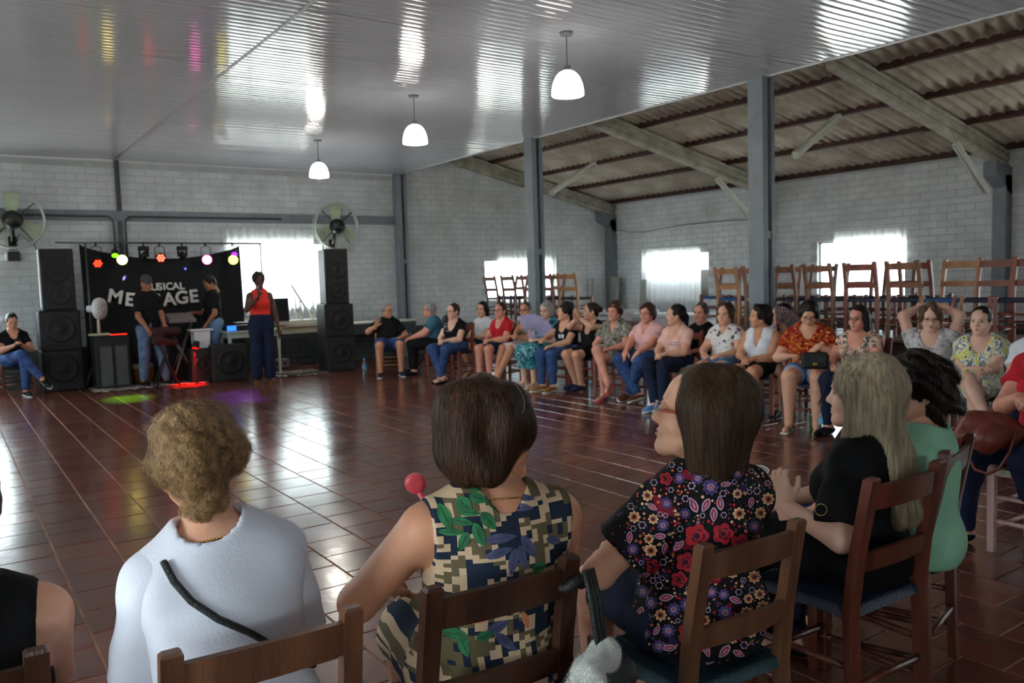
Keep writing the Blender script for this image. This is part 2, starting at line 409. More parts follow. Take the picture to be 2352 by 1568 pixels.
# ---- hair templates in head space
_HR = {}
def hair_field(kind, h=.006, seed=0):
    lo, hi = (-.15, -.2, -.16), (.15, .13, .2)
    if kind in ('long', 'straight', 'pony', 'wavy', 'low'): lo = (-.16, -.24, -.48)
    f = Field(lo, hi, h)
    def face(y0=.118, z0=-.035, rx=.068, ry=.088, rz=.105, k=.02): f.ell((0, y0, z0), (rx, ry, rz), k, mode=1)
    if kind == 'crop':
        f.ell((0, -.02, .037), (.084, .107, .1), .02); f.cone((0, -.05, -.02), (0, -.062, -.06), .066, .042, .03)
        for sx in (-1, 1): f.ell((sx*.072, .005, .03), (.014, .04, .035), .015)
        face(.122, -.04, .08, .088, .112); f.ell((0, .035, -.1), (.12, .075, .08), .015, mode=1)
        f.wob(.004, 90, seed)
    elif kind == 'tight':
        f.ell((0, -.02, .037), (.082, .106, .099), .02); f.cone((0, -.05, -.02), (0, -.065, -.05), .06, .04, .03)
        face(.125, -.035, .074, .09, .108); f.ell((0, .03, -.09), (.12, .06, .08), .015, mode=1)
    elif kind == 'short':
        f.ell((0, -.022, .042), (.094, .112, .107), .03); f.cone((0, -.065, -.01), (0, -.068, -.075), .074, .048, .03)
        for sx in (-1, 1): f.ell((sx*.078, .005, .02), (.024, .05, .05), .02)
        face(.125, -.035, .072, .088, .108); f.ell((0, .05, -.1), (.12, .075, .075), .015, mode=1)
        f.wob(.009, 55, seed)
    elif kind == 'curly':
        f.ell((0, -.022, .048), (.1, .118, .104), .03); f.cone((0, -.055, .0), (0, -.062, -.07), .09, .05, .03)
        for sx in (-1, 1): f.ell((sx*.072, -.005, .02), (.026, .05, .05), .02)
        face(.128, -.035, .07, .085, .105); f.ell((0, .055, -.11), (.13, .07, .075), .015, mode=1)
        f.wob(.008, 48, seed, oct=3)
    elif kind == 'bob':
        f.ell((0, -.022, .04), (.096, .117, .104), .03); f.ell((0, -.04, -.03), (.098, .088, .075), .03)
        for sx in (-1, 1): f.cone((sx*.074, -.012, .03), (sx*.078, -.035, -.055), .03, .026, .03)
        face(.128, -.04, .085, .092, .12); f.ell((0, .07, -.11), (.13, .07, .07), .015, mode=1)
        f.wob(.006, 40, seed, (1, 1, .25))
    elif kind in ('long', 'straight', 'wavy', 'low'):
        f.ell((0, -.022, .038), (.09, .113, .103), .03)
        zl = {'long': -.2, 'straight': -.135, 'wavy': -.36, 'low': -.13}[kind]
        for sx in (-1, 1):
            f.cone((sx*.07, .004, .03), (sx*.076, -.03, zl+.03), .04, .032, .03)
            yb = -.16 if kind == 'wavy' else -.085
            f.cone((sx*.05, -.05, .0), (sx*.056, yb+.015, zl), .055, .04, .03, flat=((0, 1, 0), .8))
        f.cone((0, -.06, .0), (0, yb, zl), .06, .045, .03)
        face(.132, -.03, .1, .1, .137); f.cone((0, .07, -.12), (0, .05, -.3), .06, .07, .02, mode=1)
        f.wob(.006 if kind != 'wavy' else .006, 42, seed, (1, 1, .12 if kind != 'wavy' else .3))
        f.plane((0, 0, zl-.025), (0, 0.2, -1))
    elif kind == 'bun':
        f.ell((0, -.02, .037), (.083, .107, .1), .02); f.cone((0, -.05, -.02), (0, -.065, -.045), .062, .04, .03)
        f.ell((0, -.13, .03), (.045, .04, .045), .02); face(.125, -.035, .074, .09, .108); f.ell((0, .03, -.09), (.12, .06, .08), .015, mode=1)
        f.wob(.003, 80, seed)
    elif kind == 'updo':
        f.ell((0, -.022, .035), (.1, .115, .1), .03); f.ell((0, -.075, -.03), (.09, .075, .08), .03); f.ell((-.01, .015, .115), (.06, .055, .05), .03); f.ell((0, -.05, .1), (.07, .07, .045), .03)
        for sx in (-1, 1): f.ell((sx*.072, .02, .03), (.026, .045, .045), .02)
        face(.128, -.035, .066, .088, .11); f.ell((0, .045, -.1), (.13, .075, .085), .015, mode=1)
        f.wob(.01, 60, seed, oct=3)
    elif kind == 'pony':
        f.ell((0, -.02, .037), (.083, .107, .1), .02); f.cone((0, -.05, -.02), (0, -.065, -.045), .062, .04, .03)
        f.ell((0, -.118, -.005), (.035, .035, .035), .02); f.cone((0, -.13, -.02), (.01, -.12, -.17), .034, .02, .02)
        face(.125, -.035, .074, .09, .108); f.ell((0, .03, -.09), (.12, .06, .08), .015, mode=1); f.wob(.004, 60, seed)
    elif kind == 'afro':
        f.ell((0, -.02, .045), (.105, .12, .11), .03); f.cone((0, -.05, -.02), (0, -.06, -.06), .07, .05, .03)
        face(.125, -.035, .075, .09, .108); f.ell((0, .04, -.1), (.12, .07, .08), .015, mode=1); f.wob(.006, 90, seed)
    elif kind == 'cap':
        f.ell((0, -.02, .05), (.088, .11, .095), .02); f.cone((0, .06, .06), (0, .1, .05), .05, .045, .02, flat=((0, 0, 1), .25)); f.plane((0, 0, .028), (0, .15, -1))
    return f
def hair_tmpl(kind, h=.006, seed=0):
    key = (kind, h, seed)
    if key not in _HR:
        f = hair_field(kind, h, seed); _HR[key] = (f, f.mesh())
    return _HR[key]

def strands(f, V, R, t, sc, n, steps, ds, width, curl, seed, hm, parent, down=(0, 0, -1), lift=.002, crown=(0, -.03, .12), zmin=-9, spread=1.0):
    """thin ribbons lying on a hair shell, following its surface downwards from the crown"""
    rs = np.random.RandomState(seed)
    P = V[rs.randint(0, len(V), n)].astype(float)+rs.normal(scale=.003, size=(n, 3))
    dirs = rs.normal(size=(n, 3)); out = []; nor = []; ph = rs.uniform(0, 6.28, n); fr = rs.uniform(.7, 1.5, n)
    off = lift*rs.uniform(-.4, 1.6, n)
    for s in range(steps):
        v, G = f.grad(P); P = P-G*(v-off)[:, None]
        out.append(P.copy()); nor.append(G)
        away = P-np.array(crown); d = np.array(down)*.75+.5*away/np.linalg.norm(away, axis=1, keepdims=True)*spread+.16*dirs
        if curl: d = d+curl*np.stack((np.sin(ph+fr*s*1.1), np.cos(ph*1.7+fr*s*.9), .6*np.sin(ph*2.3+fr*s)), 1)
        d = d-G*(d*G).sum(1, keepdims=True); d /= np.maximum(np.linalg.norm(d, axis=1, keepdims=True), 1e-6)
        P = P+d*ds
        off = off+lift*.25*rs.uniform(0, 1, n)*(1 if curl else .35)
    out = np.stack(out, 1); nor = np.stack(nor, 1)
    tg = np.gradient(out, axis=1); sd = np.cross(tg, nor); sd /= np.maximum(np.linalg.norm(sd, axis=2, keepdims=True), 1e-9)
    w = width*np.linspace(1, .25, steps)[None, :, None]*rs.uniform(.6, 1.3, (n, 1, 1))
    A = out+sd*w/2; B = out-sd*w/2
    VV = np.stack((A, B), 2).reshape(-1, 3)*sc
    VV = VV@np.asarray(R).T+np.asarray(t)
    base = (np.arange(n)[:, None]*steps+np.arange(steps-1)[None, :])*2
    Q = np.stack((base, base+1, base+3, base+2), 2).reshape(-1, 4)
    o = link('hair_strands', mesh_np('hair_strands', VV, Q), hm, parent); o['kind'] = 'stuff'; return o

# ---- a whole figure
HAND_H = .0068
def person(label, head, az, seat=.45, stand=False, male=False, b=1.0, lean=0.0, side=0.0, hy=0.0, hp=0.0, hr=0.0, skin='skin', hair=('short', 'hair_dark'), hseed=0, hs=1.0,
           top=None, bottom=None, shoes=None, hands=None, knees=None, ankles=None, glasses=None, cat='person', group=None, res=.019, cres=.0155, bust=1.0, belly=.6, hips=None, twist=0.0, hand_h=None,
           mouth=False, hscale=.96, footdir=None, headh=.0078, socks=None, ss=1.0, hairscale=1.0, poles=None, L=None, hairh=.009, shd=.074):
    top = top or {}; bottom = bottom or {}; hands = hands or {}
    az = math.radians(az); tw = math.radians(twist)
    hipz = (.93 if stand else seat+.085)
    le, sd = math.radians(lean), math.radians(side)
    u = unit((math.sin(sd), math.sin(le), math.cos(le)*math.cos(sd))); f = unit(npv(0, 1, 0)-u*u[1]); r = np.cross(f, u)
    if tw: f, r = f*math.cos(tw)-r*math.sin(tw), r*math.cos(tw)+f*math.sin(tw)     # + turns shoulders to the left
    pel = npv(0, 0, hipz)
    if L is None: L = max(.36, min(.64, (head[2]-hipz-.168*hscale)/max(u[2], .5)))
    q = L/.5
    wa, ch, nb = pel+u*.19*q, pel+u*.35*q, pel+u*L
    hd = nb+u*.168*hscale+f*.022*hscale+npv(0, .012, 0)
    if stand: hd = nb+npv(0, .02, .168*hscale)
    Rz = np.array(Matrix.Rotation(-az, 3, 'Z'))
    hw = Rz@hd; root = empty('person', (head[0]-hw[0], head[1]-hw[1], 0), -az)
    tag(root, label, cat, group)
    Rh = eul(math.radians(hy)+tw*.0, math.radians(hp), math.radians(hr))
    hipw = (.1 if not male else .088)*(hips or 1.0)
    # joints
    S = {-1: nb-u*shd*q-r*.153*b**.5*ss, 1: nb-u*shd*q+r*.153*b**.5*ss}
    HJ = {s: pel+npv(s*.088, .01, -.012) for s in (-1, 1)}
    K = {}; A = {}
    for s in (-1, 1):
        kk = (knees or {}).get(s); aa = (ankles or {}).get(s)
        if stand:
            A[s] = npv(*(aa or (s*.1, 0, .075))); K[s] = npv(*kk) if kk else (HJ[s]+A[s])/2+npv(0, .03, 0)
        else:
            K[s] = npv(*(kk or (s*.1, .43, seat+.055))); A[s] = npv(*(aa or (s*.1, .42, .08)))
    E_ = {}; W = {}
    for s in (-1, 1):
        hnd = hands.get(s) or {}
        tgt = hnd.get('at', (s*.1, .3, seat+.16) if not stand else (s*.27, .06, .78))
        pole = (poles or {}).get(s, (s*.8, -.5, -.6) if not stand else (s*.5, -.9, -.1))
        E_[s], W[s] = ik(S[s], tgt, .285*q**.5, .245*q**.5, pole)
    rad = dict(ua=(.052*b, .043*b), fa=(.043*b, .027*b**.5), th=(.088*b, .061*b), ca=(.058*b, .037*b**.5))
    fl = (f, .76)
    def torso(F, inf, k=.05, sh=True):
        F.cone(pel-npv(hipw*.62, 0, 0), pel+npv(hipw*.62, 0, 0), .112*b, .112*b, k, inf)
        F.cone(pel+u*.02, wa, .15*b, .128*b, k, inf, fl); F.cone(wa, ch, .13*b, .14*b, k, inf, fl); F.cone(ch, pel+u*.43*q, .14*b, .112*b, k, inf, (f, .68))
        F.ell(pel-npv(0, .045, .0), (.155*b*(hips or 1), .105*b, .095), k, inf)
        if belly: F.ell(pel+u*.115*q+f*.045*b, npv(.118, .095, .115)*b*(.7+.4*belly), k, inf)
        if bust and not male:
            for s in (-1, 1): F.ell(ch-u*.035+f*(.085*b)+r*s*.068*b, npv(.062, .055, .06)*bust*b**.5, .04, inf)
        if sh:
            F.cone(S[-1]+r*.02, S[1]-r*.02, .051*b**.6, .051*b**.6, k, inf)
            for s in (-1, 1): F.cone(nb+r*s*.02-f*.005-u*.005, S[s]-r*s*.03, .043*b**.5, .047*b**.6, k, inf)
    allp = np.array([pel, nb, S[-1], S[1], hd]+[x[s] for x in (K, A, E_, W) for s in (-1, 1)])
    F = Field(allp.min(0)-.17*max(b, 1), allp.max(0)+.17*max(b, 1), res)
    torso(F, 0.0)
    F.cone(nb-u*.03, nb*.35+hd*.65, .06 if male else .053, .056 if male else .048, .03)
    for s in (-1, 1):
        F.cone(S[s], E_[s], *rad['ua'], k=.03); F.cone(E_[s], W[s], *rad['fa'], k=.014); F.cone(E_[s], E_[s]*.55+W[s]*.45, .036*b, .033*b, k=.02)
        F.cone(HJ[s], K[s], *rad['th'], k=.035); F.cone(K[s], A[s], *rad['ca'], k=.02)
        back = unit(np.cross(npv(1, 0, 0), K[s]-A[s])); cf = K[s]*.68+A[s]*.32
        if back[1] > 0: back = -back
        F.cone(K[s]*.82+A[s]*.18+back*.016, K[s]*.5+A[s]*.5+back*.014, .05*b, .04*b, .03)
        fd = unit(npv(*((footdir or {}).get(s, (s*.12, 1, -.06 if A[s][2] < .12 else -.45))))); down = unit(A[s]-K[s])
        hl = A[s]+npv(0, 0, 0)-fd*.03+unit(down-fd*(down@fd))*.03; to = A[s]+fd*.15+unit(down-fd*(down@fd))*.042
        F.cone(A[s], hl, .034, .034, .02); F.cone(hl, to, .034, .026, .025); F.cone(to, to+fd*.035, .03, .02, .02, flat=(unit(down-fd*(down@fd)), .6))
        K[s, 'fd'] = fd; K[s, 'hl'] = hl; K[s, 'to'] = to; K[s, 'dn'] = unit(down-fd*(down@fd))
    parts = [F.mesh(), xf(head_tmpl(headh, male, mouth), Rh, hd, hscale)]
    for s in (-1, 1):
        hnd = hands.get(s) or {}
        if hnd.get('none'): continue
        d = unit(hnd.get('dir', W[s]-E_[s])); nz = npv(*hnd.get('up', (0, .3, 1)))
        if abs(unit(nz)@d) > .95: nz = npv(0, 1, .2)
        parts.append(xf(hand_tmpl(hnd.get('curl', .4), hand_h or HAND_H, hnd.get('spread', .12), hnd.get('thumb', .2)), frame(d, nz), W[s], hnd.get('s', 1.0 if male else .93), mirror=(s == -1)))
    skinm = MATS[skin]
    body = link('body', mesh_np('body', *joinm(parts)), skinm, root)
    info = dict(root=root, hd=hd, Rh=Rh, W=W, E=E_, S=S, K=K, A=A, nb=nb, pel=pel, u=u, f=f, r=r, hscale=hscale, q=q, ch=ch, wa=wa)
    # face
    def hp_(p): return Rh@(npv(*p)*hscale)+hd
    RhM = Matrix(Rh.tolist())
    for s in (-1, 1):
        e = MB().ell(hp_((s*.031, .0775, .006)), (.0128, .0128, .0105), 10, 7, RhM).build('eye', MATS['eye'], root)
        bz = MB().tube([hp_((s*.016, .0985, .0235)), hp_((s*.03, .0985, .029)), hp_((s*.047, .088, .0235))], [.0018, .0024, .0014], 5).build('eyebrow', MATS.get(hair[1]+'_brow', MATS['brow']), root)
        if headh < .0065:
            MB().tube([hp_((s*.017, .09, .0075)), hp_((s*.024, .0945, .0145)), hp_((s*.034, .0925, .015)), hp_((s*.045, .082, .007))], [.002, .0032, .0032, .0018], 6).build('eyelid', skinm, root)
    lp = MB(); lm = MATS['lips' if skin != 'skin_black' else 'lips_dark']
    for dz, w in ((-.0588, .0042), (-.0702, .005)):
        lp.tube([hp_((-.02, .0865, -.064)), hp_((-.009, .0965, dz)), hp_((0, .0985, dz-.001)), hp_((.009, .0965, dz)), hp_((.02, .0865, -.064))], [.0015, w, w, w, .0015], 6)
    lp.build('lips', lm, root)
    if glasses:
        g = MB(); gm = MATS[glasses]
        for s in (-1, 1):
            g.tube([hp_((s*.033+.023*math.cos(a), .106-.004*math.cos(a)*s*1.2, .004+.0165*math.sin(a))) for a in np.linspace(0, 2*PI, 15)[:-1]], .0017, 5, closed=True)
            g.tube([hp_((s*.056, .1, .009)), hp_((s*.076, .06, .01)), hp_((s*.084, -.01, .008))], .0017, 5)
        g.tube([hp_((-.011, .109, .006)), hp_((0, .112, .008)), hp_((.011, .109, .006))], .0015, 5)
        go = g.build('glasses', gm, root)
    # hair
    if hair and hair[0]:
        hf, hm = hair_tmpl(hair[0], hairh, hseed)
        ho = link('hair' if hair[0] != 'cap' else 'cap', mesh_np('hair', *xf(hm, Rh*np.array(hs if hasattr(hs, '__len__') else (hs, hs, hs))[None, :], hd, hscale*hairscale)), MATS[hair[1]], root)
        info['hair'] = (hf, hm); info['hair_obj'] = ho
    # clothes
    if top:
        lo = float(top.get('loose', .0)); pr = []
        G = Field(allp[:5].min(0)-.2*max(b, 1), npv(*allp[:5].max(0))+.12, cres); torso(G, .010+lo)
        hem = top.get('hem', -.02)
        G.plane(pel+u*hem*q, -unit(u+npv(0, 0, .6)) if not top.get('dress') else (0, 0, -1))
        nw = top.get('neck', .066)
        G.cone(nb-u*top.get('drop', .045)-f*.004, nb+u*.14, nw*top.get('taper', 1.0), nw, .012, mode=1)
        sc = top.get('scoop', (.075, .06))
        if sc: G.cone(nb+f*.07+u*.02, nb+f*.1-u*sc[1]*1.1, sc[0], sc[0]*.6, .015, mode=1)
        if top.get('back'): G.cone(nb-f*.06+u*.03, nb-f*.1-u*top['back'], .08, .07, .015, mode=1)
        if top.get('v'): G.cone(nb+f*.09+u*.03, ch+f*.13-u*(top['v']-.12), .052, .010, .012, mode=1)
        sl = top.get('sleeve', .55)
        for s in (-1, 1):
            if sl <= 0:
                G.ell(S[s]+r*s*.055-u*.02, npv(.085, .12, .125)*b**.4*top.get('armhole', 1.0), .015, mode=1)
        if top.get('strap'):
            for s in (-1, 1): G.ell(S[s]+r*s*.03+u*.01, npv(.14, .16, .12), .01, mode=1)
        G.wob(top.get('fold', .003), 24, hseed+3, (1, .6, .5)); pr.append(G.mesh())
        if sl > 0:
            for s in (-1, 1):
                ua = .012+lo; t = min(sl, 1.0); mx = np.maximum(S[s], E_[s]); mn = np.minimum(S[s], E_[s])
                H = Field(np.minimum(mn, W[s])-.12, np.maximum(mx, W[s])+.12, cres); H.cone(S[s]-r*s*.02, E_[s], rad['ua'][0], rad['ua'][1]+.006+lo, .02, ua)
                H.cone(S[s]-r*s*.07, S[s]-r*s*.01, .05*b**.6, .051*b**.6, .03, ua)
                if sl > 1: H.cone(E_[s], W[s], *rad['fa'], k=.02, inf=ua, t1=min(sl-1, 1)); cp, cn = E_[s]+(W[s]-E_[s])*(sl-1), W[s]-E_[s]
                else: cp, cn = S[s]+(E_[s]-S[s])*t, E_[s]-S[s]
                H.plane(cp, cn); H.wob(.003, 40, hseed+s+20); pr.append(H.mesh())
        me = mesh_np('top', *joinm(pr)); info['top'] = link(top.get('name', 'shirt'), me, MATS[top['mat']], root)
    if bottom:
        lo = float(bottom.get('loose', 0.0)); pr = []; kind = bottom.get('kind', 'pants'); ln = bottom.get('len', 2.0)
        G = Field(np.minimum(allp[0], np.minimum(K[-1], K[1]))-.2*max(b, 1), np.maximum(allp[0], np.maximum(K[-1], K[1]))+npv(.2, .2, .2)*max(b, 1), max(cres*1.25, .0125))
        torso(G, .006+lo, sh=False); G.plane(pel+u*bottom.get('waist', .1)*q, u)
        if kind == 'skirt':
            tl = min(ln, 1.0)
            for s in (-1, 1): G.cone(HJ[s], K[s], *rad['th'], k=.06, inf=.012+lo, t1=tl)
            mid0, mid1 = (HJ[-1]+HJ[1])/2, (K[-1]*.5+K[1]*.5); G.cone(mid0, mid1, .085*b, .06*b, .08, .01+lo, t1=tl)
            if ln > 1:
                for s in (-1, 1): G.cone(K[s], A[s], *rad['ca'], k=.06, inf=.02+lo, t1=ln-1)
            else:
                d = unit(mid1-mid0); G.plane(mid0+(mid1-mid0)*tl+d*.0, d)
            G.wob(.006, 26, hseed+5); pr.append(G.mesh())
        else:
            for s in (-1, 1): G.cone(HJ[s], K[s], *rad['th'], k=.035, inf=.008+lo, t1=.3)
            pr.append(G.wob(.002, 26, hseed).mesh())
            for s in (-1, 1):
                t = min(ln, 1.0); pts = np.array([HJ[s], K[s], A[s]])
                H = Field(pts.min(0)-.17*max(b, 1), pts.max(0)+.17*max(b, 1), max(cres*1.25, .0125)); H.cone(HJ[s], K[s], *rad['th'], k=.03, inf=.010+lo, t1=t)
                if ln > 1:
                    H.cone(K[s], A[s], rad['ca'][0], rad['ca'][1], k=.03, inf=.010+lo+bottom.get('flare', 0)*.6, t1=min(ln-1, 1)); cp, cn = K[s]+(A[s]-K[s])*min(ln-1, .97), A[s]-K[s]
                    back = unit(np.cross(npv(1, 0, 0), K[s]-A[s])); back = -back if back[1] > 0 else back
                    H.cone(K[s]*.82+A[s]*.18+back*.016, K[s]*.5+A[s]*.5+back*.014, .05*b, .04*b, .03, .008+lo)
                else: cp, cn = HJ[s]+(K[s]-HJ[s])*t, K[s]-HJ[s]
                H.plane(cp, cn); H.wob(.004, 45, hseed+s+9); pr.append(H.mesh())
        info['bottom'] = link(bottom.get('name', {'pants': 'trousers', 'skirt': 'skirt'}.get(kind, kind)), mesh_np('bottom', *joinm(pr)), MATS[bottom['mat']], root)
    if shoes:
        for s in (-1, 1):
            fd, hl, to, dn = K[s, 'fd'], K[s, 'hl'], K[s, 'to'], K[s, 'dn']
            if shoes[0] == 'sandal':
                o = MB(); rt = np.cross(fd, -dn)
                fr = Matrix(np.stack((rt, fd, -dn), 1).tolist())
                mid = (hl+to)/2+fd*.02
                o.box(mid+dn*.034, (.078, .255, .014), fr, .006)
                sl_ = o.build('shoe', MATS[shoes[1]], root)
                st = MB()
                for t_, hh in ((.78, .05), (.2, .075)):
                    c = hl+(to-hl)*t_
                    st.tube([c+rt*math.cos(a)*.044-dn*(math.sin(a)*hh*.8-.025) for a in np.linspace(-.1, PI+.1, 9)], .0065, 6)
                st.build('strap', MATS[shoes[2] if len(shoes) > 2 else shoes[1]], sl_)
            elif shoes[0] != 'bare':
                c0 = np.minimum(hl, to)-.09; c1 = np.maximum(hl, to)+.1
                H = Field(c0, c1, .0105)
                H.cone(hl, to, .037, .031, .02, .006); H.cone(to, to+fd*.04, .034, .024, .02, .006, flat=(dn, .7)); H.cone(A[s]+dn*.02, hl, .036, .036, .02, .004)
                top_cut = A[s]+dn*(.012 if shoes[0] == 'low' else -.02)
                H.plane(top_cut-fd*.0, -dn-fd*.25); so = link('shoe', mesh_np('shoe', *H.mesh()), MATS[shoes[1]], root)
                if len(shoes) > 2:
                    H = Field(c0, c1, .0105); H.cone(hl+dn*.03, to+dn*.026, .038, .032, .02, .006); H.cone(to+dn*.026, to+fd*.042+dn*.024, .034, .026, .02, .006); H.plane(hl+dn*.018, -dn); H.plane(hl+dn*.045, dn)
                    link('sole', mesh_np('sole', *H.mesh()), MATS[shoes[2]], so)
    return info
# ------------------------------------------------------------------ figure materials
def skinmat(name, c, red):
    m = M(name, c, .48, .05, 14, .05, 220, c2=red, spec=.4); 
    b = m.node_tree.nodes['Principled BSDF']; setin(b, 'Subsurface Weight', .0); return m
skinmat('skin', (224, 172, 144), (214, 156, 128)); skinmat('skin_pale', (232, 188, 166), (224, 172, 150)); skinmat('skin_tan', (208, 150, 120), (196, 134, 104))
skinmat('skin_brown', (164, 110, 82), (148, 96, 70)); skinmat('skin_black', (92, 58, 44), (76, 46, 36)); skinmat('skin_ruddy', (222, 160, 138), (212, 140, 120))
M('lips', (190, 110, 102), .4, .05); M('lips_dark', (110, 60, 56), .35, .05); M('lips_red', (205, 30, 45), .35, .05); M('brow', (110, 80, 62), .7, .1)
M('nail_red', (170, 20, 40), .2, 0)
def eyemat():
    m, nt, b = newmat('eye'); b.inputs['Roughness'].default_value = .15; b.inputs['Base Color'].default_value = col4((96, 76, 66)); MATS['eye'] = m
eyemat()
def hairmat(name, c, c2, rough=.42, sc=70, bump=.6, st=(1, 1, .18)):
    m = M(name, c, rough, .2, sc, bump, sc*2.2, c2=c2, stretch=st, spec=.25)
    MATS[name+'_brow'] = M(name+'_brow', tuple(int(v*.45+60) for v in c), .7, .1); return m
hairmat('hair_black', (26, 21, 20), (14, 12, 12)); hairmat('hair_dark', (44, 31, 25), (24, 18, 16)); hairmat('hair_brown', (80, 50, 34), (42, 27, 20), .5); hairmat('hair_auburn', (74, 36, 28), (38, 20, 17))
hairmat('hair_grey', (158, 152, 144), (104, 98, 94)); hairmat('hair_silver', (178, 172, 166), (126, 120, 116)); hairmat('hair_salt', (104, 98, 94), (52, 46, 44)); hairmat('hair_curl', (176, 140, 98), (108, 80, 54), .5, 55, .9, (1, 1, 1))
hairmat('hair_blond', (196, 178, 148), (128, 112, 90), .5, 90, .5, (1, 1, .05)); hairmat('hair_straight', (84, 60, 42), (48, 34, 25), .5, 120, .35, (1, 1, .05)); hairmat('hair_lightbrown', (116, 84, 58), (72, 50, 36))
hairmat('cap_grey', (70, 76, 80), (54, 58, 62), .8, 40, .1, (1, 1, 1))
def cloth(name, c, var=.08, rough=.85, c2=None, sc=9): return M(name, c, rough, var, sc, .12, 160, c2=c2, spec=.2)
cloth('cl_black', (24, 24, 27), .12); cloth('cl_blacktop', (16, 16, 18), .1); cloth('cl_navy', (28, 32, 52), .1); cloth('cl_white', (226, 229, 236), .03); cloth('cl_whiteblue', (220, 222, 236), .02, .8); cloth('cl_red', (196, 38, 50), .08); cloth('cl_coral', (226, 58, 50), .08)
cloth('cl_pink', (236, 184, 184), .05); cloth('cl_pink2', (240, 190, 178), .05); cloth('cl_teal', (62, 104, 128), .06); cloth('cl_green', (146, 196, 168), .05); cloth('cl_lav', (196, 192, 222), .06); cloth('cl_denim', (66, 94, 146), .15, c2=(44, 64, 108), sc=14); cloth('cl_denimlt', (134, 164, 200), .12, c2=(98, 128, 172), sc=12); cloth('cl_denimpale', (108, 128, 156), .12, c2=(76, 96, 128), sc=10); cloth('cl_denimdk', (30, 38, 62), .1); cloth('cl_greyknit', (140, 138, 130), .1); cloth('cl_blacksk', (18, 18, 20), .1)
cloth('sh_white', (226, 226, 220), .04); cloth('sh_black', (22, 22, 26), .06, .5); cloth('sh_navy', (36, 44, 72), .08); cloth('sh_blue', (110, 150, 206), .06); cloth('sh_brown', (110, 66, 46), .1); cloth('sh_tan', (160, 110, 66), .1); cloth('sh_red', (206, 70, 78), .08); cloth('sh_purple', (140, 110, 160), .1); cloth('sh_orange', (222, 110, 60), .1); cloth('sh_silver', (200, 204, 200), .1, .4)
M('frame_black', (26, 22, 22), .3, 0); M('frame_brown', (82, 50, 36), .3, .1); M('frame_gold', (180, 150, 100), .3, 0, metal=.8); M('frame_red', (168, 52, 38), .25, .15, 60)
M('gold', (224, 184, 96), .22, 0, metal=1.0); M('silver', (210, 210, 214), .25, 0, metal=1.0)
def printed(name, base, layers, scale=14.0, rough=.8, warp=.25, stretch=None):
    """cloth print: layers of blotches (colour list, coverage radius, scale factor)"""
    m, nt, b = newmat(name); N = nt.nodes; Lk = nt.links; b.inputs['Roughness'].default_value = rough; setin(b, 'Specular IOR Level', .2)
    tc = N.new('ShaderNodeTexCoord'); mp = N.new('ShaderNodeMapping'); Lk.new(tc.outputs['Object'], mp.inputs[0])
    if stretch: mp.inputs['Scale'].default_value = stretch
    nz = N.new('ShaderNodeTexNoise'); nz.inputs['Scale'].default_value = scale*.9; nz.inputs['Detail'].default_value = 2; Lk.new(mp.outputs[0], nz.inputs['Vector'])
    sb = N.new('ShaderNodeVectorMath'); sb.operation = 'SUBTRACT'; sb.inputs[1].default_value = (.5, .5, .5); Lk.new(nz.outputs['Color'], sb.inputs[0])
    scn = N.new('ShaderNodeVectorMath'); scn.operation = 'SCALE'; scn.inputs['Scale'].default_value = warp*5.0/scale; Lk.new(sb.outputs[0], scn.inputs[0])
    ad = N.new('ShaderNodeVectorMath'); ad.operation = 'ADD'; Lk.new(mp.outputs[0], ad.inputs[0]); Lk.new(scn.outputs[0], ad.inputs[1])
    cur = None
    for li, (cols, radius, sf) in enumerate(layers):
        vo = N.new('ShaderNodeTexVoronoi'); vo.inputs['Scale'].default_value = scale*sf
        of = N.new('ShaderNodeVectorMath'); of.operation = 'ADD'; of.inputs[1].default_value = (li*3.7, li*1.3, li*2.1); Lk.new(ad.outputs[0], of.inputs[0]); Lk.new(of.outputs[0], vo.inputs['Vector'])
        sp = N.new('ShaderNodeSeparateColor'); Lk.new(vo.outputs['Color'], sp.inputs[0])
        cr = N.new('ShaderNodeValToRGB'); cr.color_ramp.interpolation = 'CONSTANT'; Lk.new(sp.outputs[0], cr.inputs[0])
        el = cr.color_ramp.elements
        while len(el) < len(cols): el.new(.5)
        for i, c in enumerate(cols): el[i].position = i/len(cols); el[i].color = col4(c)
        mk = N.new('ShaderNodeMapRange'); mk.inputs['From Min'].default_value = radius; mk.inputs['From Max'].default_value = radius*.85; Lk.new(vo.outputs['Distance'], mk.inputs['Value'])
        mx = N.new('ShaderNodeMixRGB'); Lk.new(mk.outputs[0], mx.inputs[0]); Lk.new(cr.outputs[0], mx.inputs[2])
        if cur is None: mx.inputs[1].default_value = col4(base)
        else: Lk.new(cur, mx.inputs[1])
        cur = mx.outputs[0]
    Lk.new(cur, b.inputs['Base Color']); MATS[name] = m; return m
printed('pr_tealdress', (34, 66, 92), [([(40, 150, 150), (24, 52, 84), (150, 200, 205), (30, 60, 96)], .62, .5), ([(90, 180, 176), (210, 228, 230)], .22, 1.0)], 14)
printed('pr_camo', (128, 130, 112), [([(90, 98, 78), (150, 148, 134), (60, 64, 56), (176, 158, 156)], .62, .7), ([(46, 48, 44), (186, 176, 166)], .3, 1.3)], 16)
printed('pr_whitefloral', (232, 228, 226), [([(120, 96, 104), (90, 98, 92), (210, 188, 190)], .3, .8), ([(70, 76, 72), (188, 150, 156)], .2, 1.5)], 13)
printed('pr_redorange', (140, 34, 26), [([(200, 78, 28), (118, 22, 24), (168, 48, 26), (214, 130, 50)], .55, .7), ([(226, 170, 90), (130, 26, 28)], .22, 1.5)], 16)
